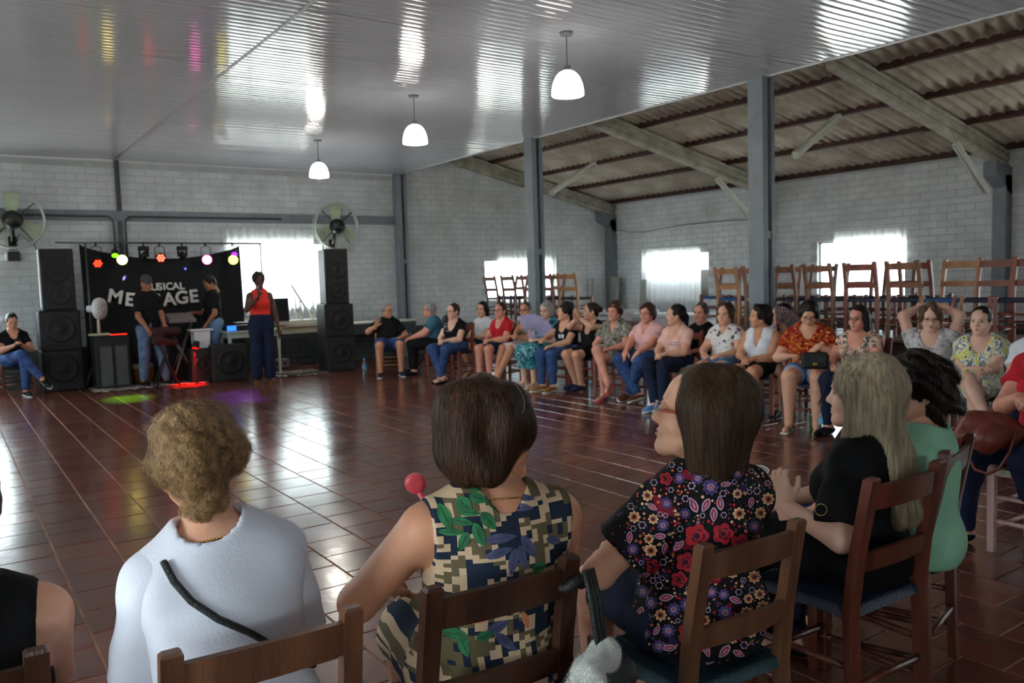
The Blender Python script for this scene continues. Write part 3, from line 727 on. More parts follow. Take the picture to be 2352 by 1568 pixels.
printed('pr_multifloral', (196, 176, 156), [([(40, 70, 74), (220, 160, 120), (232, 178, 180), (34, 44, 62), (110, 150, 140)], .52, .7), ([(236, 190, 170), (50, 92, 92)], .25, 1.4)], 15)
printed('pr_greyfloral', (204, 198, 198), [([(150, 142, 146), (226, 222, 224), (176, 160, 168)], .45, 1.3), ([(120, 112, 118)], .2, 2.2)], 22)
printed('pr_yellow', (224, 218, 206), [([(218, 212, 80), (120, 134, 146), (70, 86, 96), (232, 228, 220)], .45, .75), ([(60, 76, 82), (226, 220, 110), (150, 160, 168)], .26, 1.3)], 15, stretch=(1, 1, .7))
printed('pr_darkfloral', (22, 17, 22), [([(30, 24, 44), (120, 22, 40), (24, 18, 24), (46, 36, 76), (30, 22, 28)], .34, .8), ([(206, 150, 104), (178, 28, 52), (150, 120, 150), (28, 20, 26), (66, 50, 104)], .25, 1.6), ([(214, 180, 170), (190, 60, 60), (24, 18, 24), (60, 90, 84)], .16, 3.2)], 17, warp=.4)
for _n, _c in (('print_grey', (150, 152, 160)), ('print_white', (226, 226, 226)), ('print_gold', (206, 180, 110))): cloth(_n, _c, .03)
printed('pr_fanpink', (150, 130, 130), [([(190, 110, 130), (110, 116, 84), (200, 190, 180)], .4, 1.0)], 40)

def pixelmat():
    m, nt, b = newmat('pr_pixel'); N = nt.nodes; L = nt.links; b.inputs['Roughness'].default_value = .85; setin(b, 'Specular IOR Level', .2)
    tc = N.new('ShaderNodeTexCoord'); sn = N.new('ShaderNodeVectorMath'); sn.operation = 'SNAP'; sn.inputs[1].default_value = (.0155, .6, .0098); L.new(tc.outputs['Object'], sn.inputs[0])
    nz = N.new('ShaderNodeTexNoise'); nz.inputs['Scale'].default_value = 19; nz.inputs['Detail'].default_value = 2; L.new(sn.outputs[0], nz.inputs['Vector'])
    cr = N.new('ShaderNodeValToRGB'); cr.color_ramp.interpolation = 'CONSTANT'; L.new(nz.outputs['Fac'], cr.inputs[0]); el = cr.color_ramp.elements; el.new(.5); el.new(.6)
    for e, p_, c in zip(el, (0, .44, .52, .63), ((34, 44, 62), (206, 176, 146), (104, 92, 68), (38, 46, 66))): e.position = p_; e.color = col4(c)
    wv = N.new('ShaderNodeTexChecker'); wv.inputs['Scale'].default_value = 260; L.new(tc.outputs['Object'], wv.inputs['Vector']); wv.inputs['Color1'].default_value = (1, 1, 1, 1); wv.inputs['Color2'].default_value = (.78, .76, .74, 1)
    mx = N.new('ShaderNodeMixRGB'); mx.blend_type = 'MULTIPLY'; mx.inputs[0].default_value = .6; L.new(cr.outputs[0], mx.inputs[1]); L.new(wv.outputs[0], mx.inputs[2]); L.new(mx.outputs[0], b.inputs['Base Color']); MATS['pr_pixel'] = m
pixelmat()

def noiseprint(name, cols, scale, rough=.85, stretch=None, detail=2.5):
    m, nt, b = newmat(name); N = nt.nodes; L = nt.links; b.inputs['Roughness'].default_value = rough; setin(b, 'Specular IOR Level', .2)
    tc = N.new('ShaderNodeTexCoord'); mp = N.new('ShaderNodeMapping'); L.new(tc.outputs['Object'], mp.inputs[0])
    if stretch: mp.inputs['Scale'].default_value = stretch
    nz = N.new('ShaderNodeTexNoise'); nz.inputs['Scale'].default_value = scale; nz.inputs['Detail'].default_value = detail; nz.inputs['Distortion'].default_value = 1.2; L.new(mp.outputs[0], nz.inputs['Vector'])
    mr = N.new('ShaderNodeMapRange'); mr.inputs['From Min'].default_value = .27; mr.inputs['From Max'].default_value = .73; L.new(nz.outputs['Fac'], mr.inputs['Value'])
    cr = N.new('ShaderNodeValToRGB'); cr.color_ramp.interpolation = 'CONSTANT'; L.new(mr.outputs[0], cr.inputs[0]); el = cr.color_ramp.elements
    while len(el) < len(cols): el.new(.5)
    for i, c in enumerate(cols): el[i].position = i/len(cols); el[i].color = col4(c)
    L.new(cr.outputs[0], b.inputs['Base Color']); MATS[name] = m
noiseprint('pr_tealdress', [(24, 44, 70), (30, 66, 96), (40, 150, 150), (28, 60, 92), (130, 196, 200), (30, 58, 90), (60, 160, 158), (214, 230, 232)], 8)
noiseprint('pr_camo', [(50, 54, 46), (92, 98, 80), (148, 148, 134), (100, 104, 88), (182, 168, 164), (70, 74, 62), (140, 140, 122), (52, 54, 48)], 13)
noiseprint('pr_yellow', [(70, 86, 96), (232, 228, 218), (222, 214, 84), (230, 226, 216), (120, 134, 146), (232, 228, 218), (222, 214, 84), (60, 76, 84)], 12, stretch=(1, 1, .6))
noiseprint('pr_multifloral', [(34, 48, 62), (48, 92, 92), (214, 182, 156), (236, 190, 176), (196, 176, 156), (42, 70, 76), (232, 170, 130), (36, 44, 60)], 11)
noiseprint('pr_redorange', [(110, 20, 22), (150, 36, 26), (214, 120, 44), (140, 30, 26), (120, 22, 24), (200, 76, 28), (228, 170, 90), (130, 28, 26)], 14)
# ------------------------------------------------------------------ structure
YW, XR, XE, ZC, XS = 15.5, 13.75, 7.88, 3.74, 2.55      # back wall, right wall, ceiling edge, ceiling, ceiling seam
XLW, XEL, YREAR = 2*XS-XE, 2*XS-XE, -4.5
SL = .225
def zp(X): return 3.29+SL*(13.6-X)                        # purlin underside of the right wing
# windows: (wall, u0, u1, z0, z1)
WIN_BACK = [(4.36, 6.28, 1.12, 2.36), (10.0, 11.88, 1.06, 1.98), (2*XS-6.28, 2*XS-4.36, 1.12, 2.36)]
WIN_RIGHT = [(12.36, 14.3, .98, 2.02), (7.9, 9.64, .96, 2.06), (2.6, 4.6, .96, 2.06), (-1.6, .2, .96, 2.06)]
WIN_LEFT = [(11.2, 13.0, .95, 2.05), (6.2, 8.4, .95, 2.05), (.5, 2.7, .35, 2.3)]
WIN_REAR = [(-2.0, -.4, 1.0, 2.1)]
def geo_random_mat(name, c, lo, hi, rough, bump, bscale, extra=None, rough2=None, noise=(.85, 1.1, 3.0)):
    m, nt, b = newmat(name); N = nt.nodes; L = nt.links
    g = N.new('ShaderNodeNewGeometry'); mr = N.new('ShaderNodeMapRange'); mr.inputs['To Min'].default_value = lo; mr.inputs['To Max'].default_value = hi
    oi = N.new('ShaderNodeObjectInfo'); ad = N.new('ShaderNodeMath'); ad.operation = 'ADD'; L.new(g.outputs['Random Per Island'], ad.inputs[0]); L.new(oi.outputs['Random'], ad.inputs[1])
    fr = N.new('ShaderNodeMath'); fr.operation = 'FRACT'; L.new(ad.outputs[0], fr.inputs[0]); L.new(fr.outputs[0], mr.inputs['Value'])
    nz = N.new('ShaderNodeTexNoise'); nz.inputs['Scale'].default_value = noise[2]; nz.inputs['Detail'].default_value = 5; L.new(g.outputs['Position'], nz.inputs['Vector'])
    m2 = N.new('ShaderNodeMapRange'); m2.inputs['From Min'].default_value = .3; m2.inputs['From Max'].default_value = .7; m2.inputs['To Min'].default_value = noise[0]; m2.inputs['To Max'].default_value = noise[1]; L.new(nz.outputs['Fac'], m2.inputs['Value'])
    mu = N.new('ShaderNodeMath'); mu.operation = 'MULTIPLY'; L.new(mr.outputs[0], mu.inputs[0]); L.new(m2.outputs[0], mu.inputs[1])
    base = N.new('ShaderNodeRGB'); base.outputs[0].default_value = col4(c); co = base.outputs[0]
    if extra:
        mx = N.new('ShaderNodeMixRGB'); mx.inputs[2].default_value = col4(extra[0]); L.new(co, mx.inputs[1])
        n3 = N.new('ShaderNodeTexNoise'); n3.inputs['Scale'].default_value = extra[1]; n3.inputs['Detail'].default_value = 6; L.new(g.outputs['Position'], n3.inputs['Vector'])
        m3 = N.new('ShaderNodeMapRange'); m3.inputs['From Min'].default_value = extra[2]; m3.inputs['From Max'].default_value = extra[3]; m3.inputs['To Max'].default_value = extra[4]; L.new(n3.outputs['Fac'], m3.inputs['Value']); L.new(m3.outputs[0], mx.inputs[0]); co = mx.outputs[0]
    sc = N.new('ShaderNodeVectorMath'); sc.operation = 'SCALE'; L.new(co, sc.inputs[0]); L.new(mu.outputs[0], sc.inputs['Scale']); L.new(sc.outputs[0], b.inputs['Base Color'])
    if rough2 is not None:
        m4 = N.new('ShaderNodeMapRange'); m4.inputs['To Min'].default_value = rough; m4.inputs['To Max'].default_value = rough2; L.new(nz.outputs['Fac'], m4.inputs['Value']); L.new(m4.outputs[0], b.inputs['Roughness'])
    else: b.inputs['Roughness'].default_value = rough
    if bump:
        n2 = N.new('ShaderNodeTexNoise'); n2.inputs['Scale'].default_value = bscale; n2.inputs['Detail'].default_value = 3; L.new(g.outputs['Position'], n2.inputs['Vector'])
        bp = N.new('ShaderNodeBump'); bp.inputs['Strength'].default_value = bump; bp.inputs['Distance'].default_value = .01; L.new(n2.outputs['Fac'], bp.inputs['Height']); L.new(bp.outputs[0], b.inputs['Normal'])
    MATS[name] = m; return m
geo_random_mat('tile', (112, 61, 50), .66, 1.1, .11, .10, 9.0, ((84, 62, 54), .9, .5, .75, .6), .27)
setin(MATS['tile'].node_tree.nodes['Principled BSDF'], 'Specular IOR Level', .75)
M('grout', (160, 116, 90), .7, .2, 3)
geo_random_mat('brick_white', (216, 220, 223), .95, 1.02, .55, .2, 30, ((192, 190, 182), 1.2, .55, .8, .6))
geo_random_mat('brick_grey', (66, 70, 72), .9, 1.05, .6, .25, 30)
M('mortar_white', (190, 194, 195), .8, .06, 4); M('mortar_grey', (52, 55, 57), .8, .06, 4)
M('pvc', (198, 201, 210), .1, .02, 2, .0, spec=.65); M('pvc_trim', (226, 228, 232), .35, .02)
M('steel_grey', (124, 131, 140), .5, .06, 5, .1, 40); M('steel_dark', (70, 76, 82), .5, .06); M('steel_light', (116, 122, 130), .5, .06, 5, .1, 40)
M('purlin_red', (70, 38, 32), .65, .2, 5); M('concrete', (196, 192, 178), .8, .18, 4, .3, 20, c2=(148, 142, 128)); M('fibrecement', (206, 198, 184), .85, .2, 1.6, .1, 30, c2=(150, 136, 120), detail=8)
M('white_metal', (214, 214, 202), .4, .05); M('plaster', (186, 188, 186), .8, .04)

def wall_boxes(u0, u1, z0, z1, holes):
    us = sorted({u0, u1, *[h[0] for h in holes], *[h[1] for h in holes]}); out = []
    for a, b_ in zip(us[:-1], us[1:]):
        zz = sorted([(h[2], h[3]) for h in holes if h[0] < (a+b_)/2 < h[1]]); z = z0
        for h0, h1 in zz:
            if h0 > z: out.append((a, b_, z, h0))
            z = h1
        if z < z1: out.append((a, b_, z, z1))
    return out
def struct(name, mb, mat, parent=None):
    o = mb.build(name, mat, parent)
    if parent is None: o['kind'] = 'structure'
    return o
# --- floor and tiles
PT = .306
floor = struct('floor', MB().box(((XLW+XR)/2, (YREAR+YW)/2, -.0535), (XR-XLW+.3, YW-YREAR+.3, .1)), MATS['grout'])
def frustum(w, l, h, bv=.004):
    V = [(-w/2, -l/2, -h), (w/2, -l/2, -h), (w/2, l/2, -h), (-w/2, l/2, -h), (-w/2+bv, -l/2+bv, 0), (w/2-bv, -l/2+bv, 0), (w/2-bv, l/2-bv, 0), (-w/2+bv, l/2-bv, 0)]
    return V, [(4, 5, 6, 7), (0, 1, 5, 4), (1, 2, 6, 5), (2, 3, 7, 6), (3, 0, 4, 7)]
tiles = []
rs = np.random.RandomState(3)
for i in range(-20, 46):
    x = .143+PT*i+PT/2
    if x < XLW+.1 or x > XR-.1: continue
    for j in range(-5, 51):
        y = .07+PT*j+(PT/2 if i % 2 else 0)
        if y > YW-.1: continue
        px, py, dz = proj((x, y, 0)); vis = dz > .3 and -20 < px < 2372 and 600 < py < 1590
        tiles.append((x, y, (1/dz**2*0.5+1/dz) if vis else -1, rs.uniform(-.0008, .0008), rs.uniform(-.0018, .0018), rs.uniform(-.0018, .0018)))
tiles.sort(key=lambda t: -t[2])
tv, tf = frustum(PT-.010, PT-.010, .006, .0016)
tme = MB().add(tv, tf).mesh('floor_tile')
for t in tiles[:300]:
    o = link('tile', tme, MATS['tile'], floor); o.location = (t[0], t[1], t[3]); o.rotation_euler = (t[4], t[5], 0)
mb = MB()
for t in tiles[300:]:
    R_ = Euler((t[4], t[5], 0)).to_matrix(); mb.add([R_ @ Vector(v)+Vector((t[0], t[1], t[3])) for v in tv], tf)
o = mb.build('floor_tiles', MATS['tile'], floor); o['kind'] = 'stuff'

# --- brick walls
BW, BH, ZD = .305, .1205, .6025
def brick_wall(name, axis, c, sgn, u0, u1, ztop, holes, zlim, n_obj=300, extra_skip=None):
    """axis 'y': wall in the xz plane at y=c, room on the sgn side"""
    mb_, mg = MB(), MB()
    for a, b_, z0, z1 in wall_boxes(u0, u1, 0, ztop, holes):
        for lo, hi, tgt in ((z0, min(z1, ZD), mg), (max(z0, ZD), z1, mb_)):
            if hi-lo < 1e-4: continue
            if axis == 'y': tgt.box(((a+b_)/2, c-sgn*.08, (lo+hi)/2), (b_-a, .16, hi-lo))
            else: tgt.box((c-sgn*.08, (a+b_)/2, (lo+hi)/2), (.16, b_-a, hi-lo))
    w = struct(name, mb_, MATS['mortar_white']); mg.build('dado', MATS['mortar_grey'], w)
    return w
def lay_bricks(w, axis, c, sgn, u0, u1, ztop, holes, zlim, n_obj=300):
    br = []; part = []
    fv, ff = frustum(BW-.010, BH-.010, .008, .004)
    if axis == 'y': Rm = Matrix(((1, 0, 0), (0, 0, sgn), (0, 1, 0)))
    else: Rm = Matrix(((0, 0, sgn), (1, 0, 0), (0, 1, 0)))
    if Rm.determinant() < 0: ff = [q[::-1] for q in ff]
    nz_ = int(ztop/BH)+1
    for k in range(nz_):
        z = BH*(k+.5)
        for i in range(int((u1-u0)/BW)+2):
            uu = u0+BW*(i+(.5 if k % 2 else 0)); 
            if uu-BW/2 < u0-.06 or uu+BW/2 > u1+.06 or z+BH/2 > zlim(uu): continue
            hh = [h for h in holes if h[0]-BW/2 < uu < h[1]+BW/2 and h[2]-BH/2 < z < h[3]+BH/2]
            if hh:
                h = hh[0]
                if z < h[2] or z > h[3]: pass
                elif uu < h[0]:
                    if h[0]-(uu-BW/2) > .06: part.append(((uu-BW/2, h[0]), z))
                    continue
                elif uu > h[1]:
                    if uu+BW/2-h[1] > .06: part.append(((h[1], uu+BW/2), z))
                    continue
                else: continue
            p = (uu, c, z) if axis == 'y' else (c, uu, z)
            px, py, dz = proj(p); vis = dz > .5 and 0 < px < 2352 and 0 < py < (780 if axis == 'y' else 690)
            br.append((p, (1/dz if vis else -1), z < ZD))
    br.sort(key=lambda t: -t[1])
    me = MB().add([Rm @ Vector(v)+Rm @ Vector((0, 0, .006)) for v in fv], ff).mesh('brick')
    for p, s_, g in br[:n_obj]:
        o = link('brick', me, MATS['brick_grey' if g else 'brick_white'], w); o.location = p
    for nm, sel in (('bricks', False), ('dado_bricks', True)):
        mb = MB()
        if not sel:
            for (ua, ub), z in part:
                pv, _ = frustum(ub-ua-.01, BH-.01, .008, .004); uu = (ua+ub)/2; mb.add([Rm @ Vector(v)+Rm @ Vector((0, 0, .006))+Vector((uu, c, z) if axis == 'y' else (c, uu, z)) for v in pv], ff)
        for p, s_, g in br[n_obj:]:
            if g == sel: mb.add([Rm @ Vector(v)+Rm @ Vector((0, 0, .006))+Vector(p) for v in fv], ff)
        if mb.v: o = mb.build(nm, MATS['brick_grey' if sel else 'brick_white'], w); o['kind'] = 'stuff'
zb = lambda X: (zp(X)-.03) if X > XE else (ZC-.01 if X > XEL else zp(2*XS-X)-.03)
wall_back = brick_wall('wall_back', 'y', YW, -1, XLW, XR+.16, 3.15, WIN_BACK, None)
# gables above the straight part
g = MB()
for x0, x1 in ((XEL-.1, XE+.1),): g.box(((x0+x1)/2, YW+.08, (3.15+4.7)/2), (x1-x0, .16, 4.7-3.15))
for sg in (1,):
    xa, xb = (XE+.1, XR+.16); P = [(xa, 3.15), (xb, 3.15), (xb, zp(xb)+.1), (xa, zp(xa)+.1)]
    if sg < 0: P = [(2*XS-x, z) for x, z in P][::-1]
    V = [(x, YW, z) for x, z in P]+[(x, YW+.16, z) for x, z in P]
    g.add(V, [(0, 1, 2, 3), (7, 6, 5, 4), (0, 4, 5, 1), (1, 5, 6, 2), (2, 6, 7, 3), (3, 7, 4, 0)])
g.build('gable', MATS['mortar_white'], wall_back)
lay_bricks(wall_back, 'y', YW, -1, .3, XR, 4.7, WIN_BACK, zb)
wall_right = brick_wall('wall_right', 'x', XR, -1, YREAR, YW, 3.42, WIN_RIGHT, None)
lay_bricks(wall_right, 'x', XR, -1, 2.0, YW, 3.35, WIN_RIGHT, lambda u_: 3.30)
mb = MB()
for a, b_, z0, z1 in wall_boxes(YREAR, YW, 0, 3.8, WIN_LEFT): mb.box((XLW-.08, (a+b_)/2, (z0+z1)/2), (.16, b_-a, z1-z0))
struct('wall_left', mb, MATS['plaster'])
mb = MB()
for a, b_, z0, z1 in wall_boxes(XLW-.16, XR+.16, 0, 4.9, WIN_REAR): mb.box(((a+b_)/2, YREAR-.08, (z0+z1)/2), (b_-a, .16, z1-z0))
struct('wall_rear', mb, MATS['plaster'])
# projecting courses (bond beam band) on the back and right walls
struct('trim_1', MB().box(((XE+XR)/2+.1, YW-.012, 2.68), (XR-XE-.2, .03, .035)), MATS['brick_white'])
struct('trim_2', MB().box((XR-.012, 8.75, 2.58), (.03, 13.3, .03)), MATS['brick_white'])

# --- ceiling of PVC boards
ceil = struct('ceiling', MB().box(((XE+XEL)/2, (YREAR+YW)/2, ZC+.05), (XE-XEL, YW-YREAR, .05)), MATS['pvc_trim'])
def board(name, L):
    n = 10; V = []; Fc = []; prof = []
    for hlf in range(2):
        for i in range(n+1):
            t = i/n; y = -.1+.1*hlf+.0985*t+.0005; prof.append((y, -.0011*math.sin(PI*t)**.6 if 0 < t < 1 else .003))
    for x in (-L/2, L/2):
        for y, z in prof: V.append((x, y, z))
    m = len(prof)
    for i in range(m-1): Fc.append((i, i+1, m+i+1, m+i))
    me = MB().add(V, [q[::-1] for q in Fc], True).mesh(name); return me
Lb = XE-XS-.02; bme = board('board', Lb)
rs = np.random.RandomState(11)
for k in range(int((YW-YREAR)/.2)):
    y = YW-.1-.2*k
    for sx in (1, -1):
        o = link('board', bme, MATS['pvc'], ceil); o.location = (XS+sx*(Lb/2+.012), y, ZC+rs.uniform(-.0008, .0008)); o.rotation_euler = (rs.normal(scale=.0018), rs.normal(scale=.0004), 0)
MB().box((XS, (YREAR+YW)/2, ZC-.003), (.03, YW-YREAR, .006)).build('seam_strip', M('pvc_seam', (150, 152, 158), .4, .02), ceil)
for x in (XE, XEL): MB().box((x, (YREAR+YW)/2, ZC+.025), (.03, YW-YREAR, .07)).build('edge_trim', MATS['pvc_trim'], ceil)
MB().box(((XE+XEL)/2, YW-.015, ZC-.012), (XE-XEL, .03, .03)).build('cornice', MATS['pvc_trim'], ceil)

# --- wing roofs: corrugated sheets, purlins, rafters
def wing(side):
    X = (lambda x: x) if side > 0 else (lambda x: 2*XS-x)
    nm = 'roof_right' if side > 0 else 'roof_left'
    top = MB(); z0, z1 = zp(XR+.5)+.13, zp(XE-.6)+.13
    for a, b_ in (((X(XR+.5), z0), (X(XE-.6), z1)),):
        top.add([(a[0], YREAR-.3, a[1]), (b_[0], YREAR-.3, b_[1]), (b_[0], YW+.3, b_[1]), (a[0], YW+.3, a[1]), (a[0], YREAR-.3, a[1]+.02), (b_[0], YREAR-.3, b_[1]+.02), (b_[0], YW+.3, b_[1]+.02), (a[0], YW+.3, a[1]+.02)], [(0, 1, 2, 3), (7, 6, 5, 4), (0, 4, 5, 1), (1, 5, 6, 2), (2, 6, 7, 3), (3, 7, 4, 0)])
    rf = struct(nm, top, MATS['fibrecement'])
    if side < 0: return rf
    # sheets: waves run down the slope, pitch along y
    Ls = 2.3; ang = math.atan(SL); n = 48; wv = 6
    V = []; Fc = []
    for s_ in (0, 1):
        for i in range(n+1):
            y = -.53+1.06*i/n; V.append((Ls*s_, y, .03*math.sin(2*PI*wv*i/n)))
    for i in range(n): Fc.append((i, i+1, n+2+i, n+1+i))
    sme = MB().add(V, Fc, True).mesh('sheet')
    for r_ in range(3):
        for k in range(19):
            o = link('sheet', sme, MATS['fibrecement'], rf); x0 = XR+.35-r_*2.15
            o.rotation_euler = (0, PI+ang, PI*0); o.rotation_euler = (0, -ang*0, 0)
            o.matrix_world = Matrix.Translation((x0, YW-.4-1.03*k, zp(x0)+.098-.006*r_)) @ Matrix.Rotation(PI, 4, 'Z') @ Matrix.Rotation(-ang, 4, 'Y')
    return rf
roof_right = wing(1)
struct('roof_hall', MB().box(((XEL-.7+XE+.4)/2, (YREAR+YW)/2, 4.95), (XE+.4-XEL+.7, YW-YREAR+.9, .05)), MATS['fibrecement'])
MB().box((XEL-.08, (YREAR+YW)/2, 4.35), (.16, YW-YREAR, 1.2)).build('parapet', MATS['plaster'], bpy.data.objects['wall_left'])
for x in (13.62, 12.4, 11.28, 10.16, 9.04, 8.0):
    struct('purlin', MB().box((x, (YREAR+YW)/2, zp(x)+.045), (.055, YW-YREAR-.05, .09), roty(math.atan(SL))), MATS['purlin_red'])
COLY = (YW-.11, 10.72, 6.28, 1.75)
for y in COLY:
    xa, xb = 7.8, 13.72; mb = MB()
    za, zb_ = zp(xa)-.13, zp(xb)-.13; yy = min(y, YW-.07)
    mb.bar((xa, yy, za), (xb, yy, zb_), .13, .07); mb.bar((xa, yy, za+.085), (xb, yy, zb_+.085), .13, .05) if False else None
    mb.bar((xa, yy, za+.02), (xb, yy, zb_+.02), .07, .26); mb.bar((xa, yy, za-.10), (xb, yy, zb_-.10), .14, .06); mb.bar((xa, yy, za+.115), (xb, yy, zb_+.115), .14, .05)
    struct('rafter', mb, MATS['concrete'])
# columns at the ceiling edge, slot on the near face
def column(x, y, h, slot=True, w=.21):
    mb = MB(); 
    if slot:
        zs = h-.62
        mb.box((x+.04, y+.05, h/2), (w-.08, w-.10, h)); mb.box((x-w/2+.045, y, h/2), (.09, w, h)); mb.box((x+w/2-.025, y, h/2), (.05, w, h)); mb.box((x, y, h-.31), (w, w, .62)); mb.box((x, y-w/2+.06, 1.95), (w*.95, .10, .09)); mb.box((x, y-w/2+.06, .1), (w*.95, .10, .2))
    else: mb.box((x, y, h/2), (w, w, h))
    return struct('column', mb, MATS['steel_grey'])
for y in COLY: column(XE+.02, y, zp(XE)-.2)
for y in COLY:
    mb = MB(); yy = min(y, YW-.1); w = .2
    mb.box((XR-.1, yy, 1.45), (.2, w, 2.9))
    z0 = zp(XR-.1)-.28
    P = [(XR, 2.55), (XR-.2, 2.72), (XR-.5, z0-.12), (XR-.5, z0+.1), (XR, z0+.02)]
    V = [(x, yy-w/2, z) for x, z in P]+[(x, yy+w/2, z) for x, z in P]; n = 5
    mb.add(V, [tuple(range(n)), tuple(range(2*n-1, n-1, -1))]+[(i, i+n, (i+1) % n+n, (i+1) % n) for i in range(n)])
    struct('pilaster', mb, MATS['steel_grey'])
# back wall tie beam, pipes and post
struct('trim_3', MB().box(((XEL+XE)/2, YW-.03, 2.80), (XE-XEL-.2, .07, .17)), MATS['steel_grey'])
struct('post', MB().box((XS+.05, YW-.03, ZC/2), (.07, .06, ZC)), MATS['steel_dark'])
for k, (x0, x1, z, zend) in enumerate(((XS+.12, 5.4, 2.79, 1.0), (XS-.06, .95, 2.79, 1.0))):
    s_ = 1 if x1 > x0 else -1
    pts = [(x0, YW-.075, zend), (x0, YW-.075, z-.12)]+[(x0+s_*.12*(1-math.cos(a)), YW-.075, z-.12+.12*math.sin(a)) for a in np.linspace(.3, PI/2, 5)]+[(x1, YW-.075, z)]
    o = MB().tube(pts, .02, 8).build('conduit_pipe', MATS['steel_dark']); tag(o, ['thin dark conduit pipe along the beam right of the wall post', 'thin dark conduit pipe along the beam left of the wall post'][k], 'pipe')

# --- windows: frame, bars, glass louvres
M('glass', (235, 240, 240), .05, 0, trans=1.0, spec=.5)
def glassmat():
    m, nt, b = newmat('pane'); N = nt.nodes; L = nt.links
    t = N.new('ShaderNodeBsdfTransparent'); gl = N.new('ShaderNodeBsdfGlossy'); gl.inputs['Roughness'].default_value = .05; mx = N.new('ShaderNodeMixShader'); mx.inputs[0].default_value = .08
    t.inputs[0].default_value = (.93, .96, .95, 1); L.new(t.outputs[0], mx.inputs[1]); L.new(gl.outputs[0], mx.inputs[2]); L.new(mx.outputs[0], N['Material Output'].inputs[0]); MATS['pane'] = m
glassmat()
def curtainmat(name, c, tr):
    m, nt, b = newmat(name); N = nt.nodes; L = nt.links
    d = N.new('ShaderNodeBsdfDiffuse'); tl = N.new('ShaderNodeBsdfTranslucent'); tp = N.new('ShaderNodeBsdfTransparent'); 
    d.inputs[0].default_value = col4(c); tl.inputs[0].default_value = col4(c)
    m1 = N.new('ShaderNodeMixShader'); m1.inputs[0].default_value = .8; m2 = N.new('ShaderNodeMixShader'); m2.inputs[0].default_value = tr
    L.new(d.outputs[0], m1.inputs[1]); L.new(tl.outputs[0], m1.inputs[2]); L.new(m1.outputs[0], m2.inputs[1]); L.new(tp.outputs[0], m2.inputs[2]); L.new(m2.outputs[0], N['Material Output'].inputs[0]); MATS[name] = m
curtainmat('curtain', (250, 251, 252), .15)
M('frame_steel', (196, 200, 200), .5, .04)
NW = [0]
def window(axis, c, sgn, h, bars=True):
    u0, u1, z0, z1 = h; NW[0] += 1; out = -sgn*.09
    def P(u_, d, z): return (u_, c+sgn*d, z) if axis == 'y' else (c+sgn*d, u_, z)
    def bx(mb, ua, ub, za, zb__, d, t): 
        ctr = P((ua+ub)/2, d, (za+zb__)/2); dim = (abs(ub-ua), t, abs(zb__-za)) if axis == 'y' else (t, abs(ub-ua), abs(zb__-za)); mb.box(ctr, dim)
    mb = MB(); fw = .045
    for a in ((u0, u0+fw, z0, z1), (u1-fw, u1, z0, z1), (u0, u1, z0, z0+fw), (u0, u1, z1-fw, z1)): bx(mb, *a, -.08, .05)
    n = max(2, round((u1-u0)/.62))
    for i in range(1, n): uu = u0+(u1-u0)*i/n; bx(mb, uu-.02, uu+.02, z0, z1, -.08, .04)
    w = struct('window_%d' % NW[0], mb, MATS['frame_steel'])
    k = max(3, round((z1-z0)/.17))
    for i in range(n):
        for j in range(k):
            m_ = MB(); bx(m_, u0+(u1-u0)*i/n+.02, u0+(u1-u0)*(i+1)/n-.02, z0+(z1-z0)*j/k+.006, z0+(z1-z0)*(j+1)/k, -.08, .006); m_.build('pane', MATS['pane'], w)
    sl = MB(); bx(sl, u0-.05, u1+.05, z0-.05, z0, .0, .1); sl.build('sill', MATS['brick_white'], w)
    # daylight portal so that the sky is sampled through this opening
    ld = bpy.data.lights.new('portal', 'AREA'); ld.shape = 'RECTANGLE'; ld.size = u1-u0; ld.size_y = z1-z0
    ld.cycles.is_portal = True
    lo = bpy.data.objects.new('window_portal_%d' % NW[0], ld); COL.objects.link(lo); lo.location = P((u0+u1)/2, -.2, (z0+z1)/2)
    dirv = Vector((0, sgn, 0)) if axis == 'y' else Vector((sgn, 0, 0)); lo.rotation_euler = dirv.to_track_quat('-Z', 'Y').to_euler(); lo.parent = w
    return w
for h in WIN_BACK: window('y', YW, -1, h)
for h in WIN_RIGHT: window('x', XR, -1, h)
for h in WIN_LEFT: window('x', XLW, 1, h)
for h in WIN_REAR: window('y', YREAR, 1, h)
# ground outside
struct('ground_outside', MB().box((2.5, 5, -.25), (120, 120, .1)), M('ground', (190, 188, 180), .9, .15, .5))
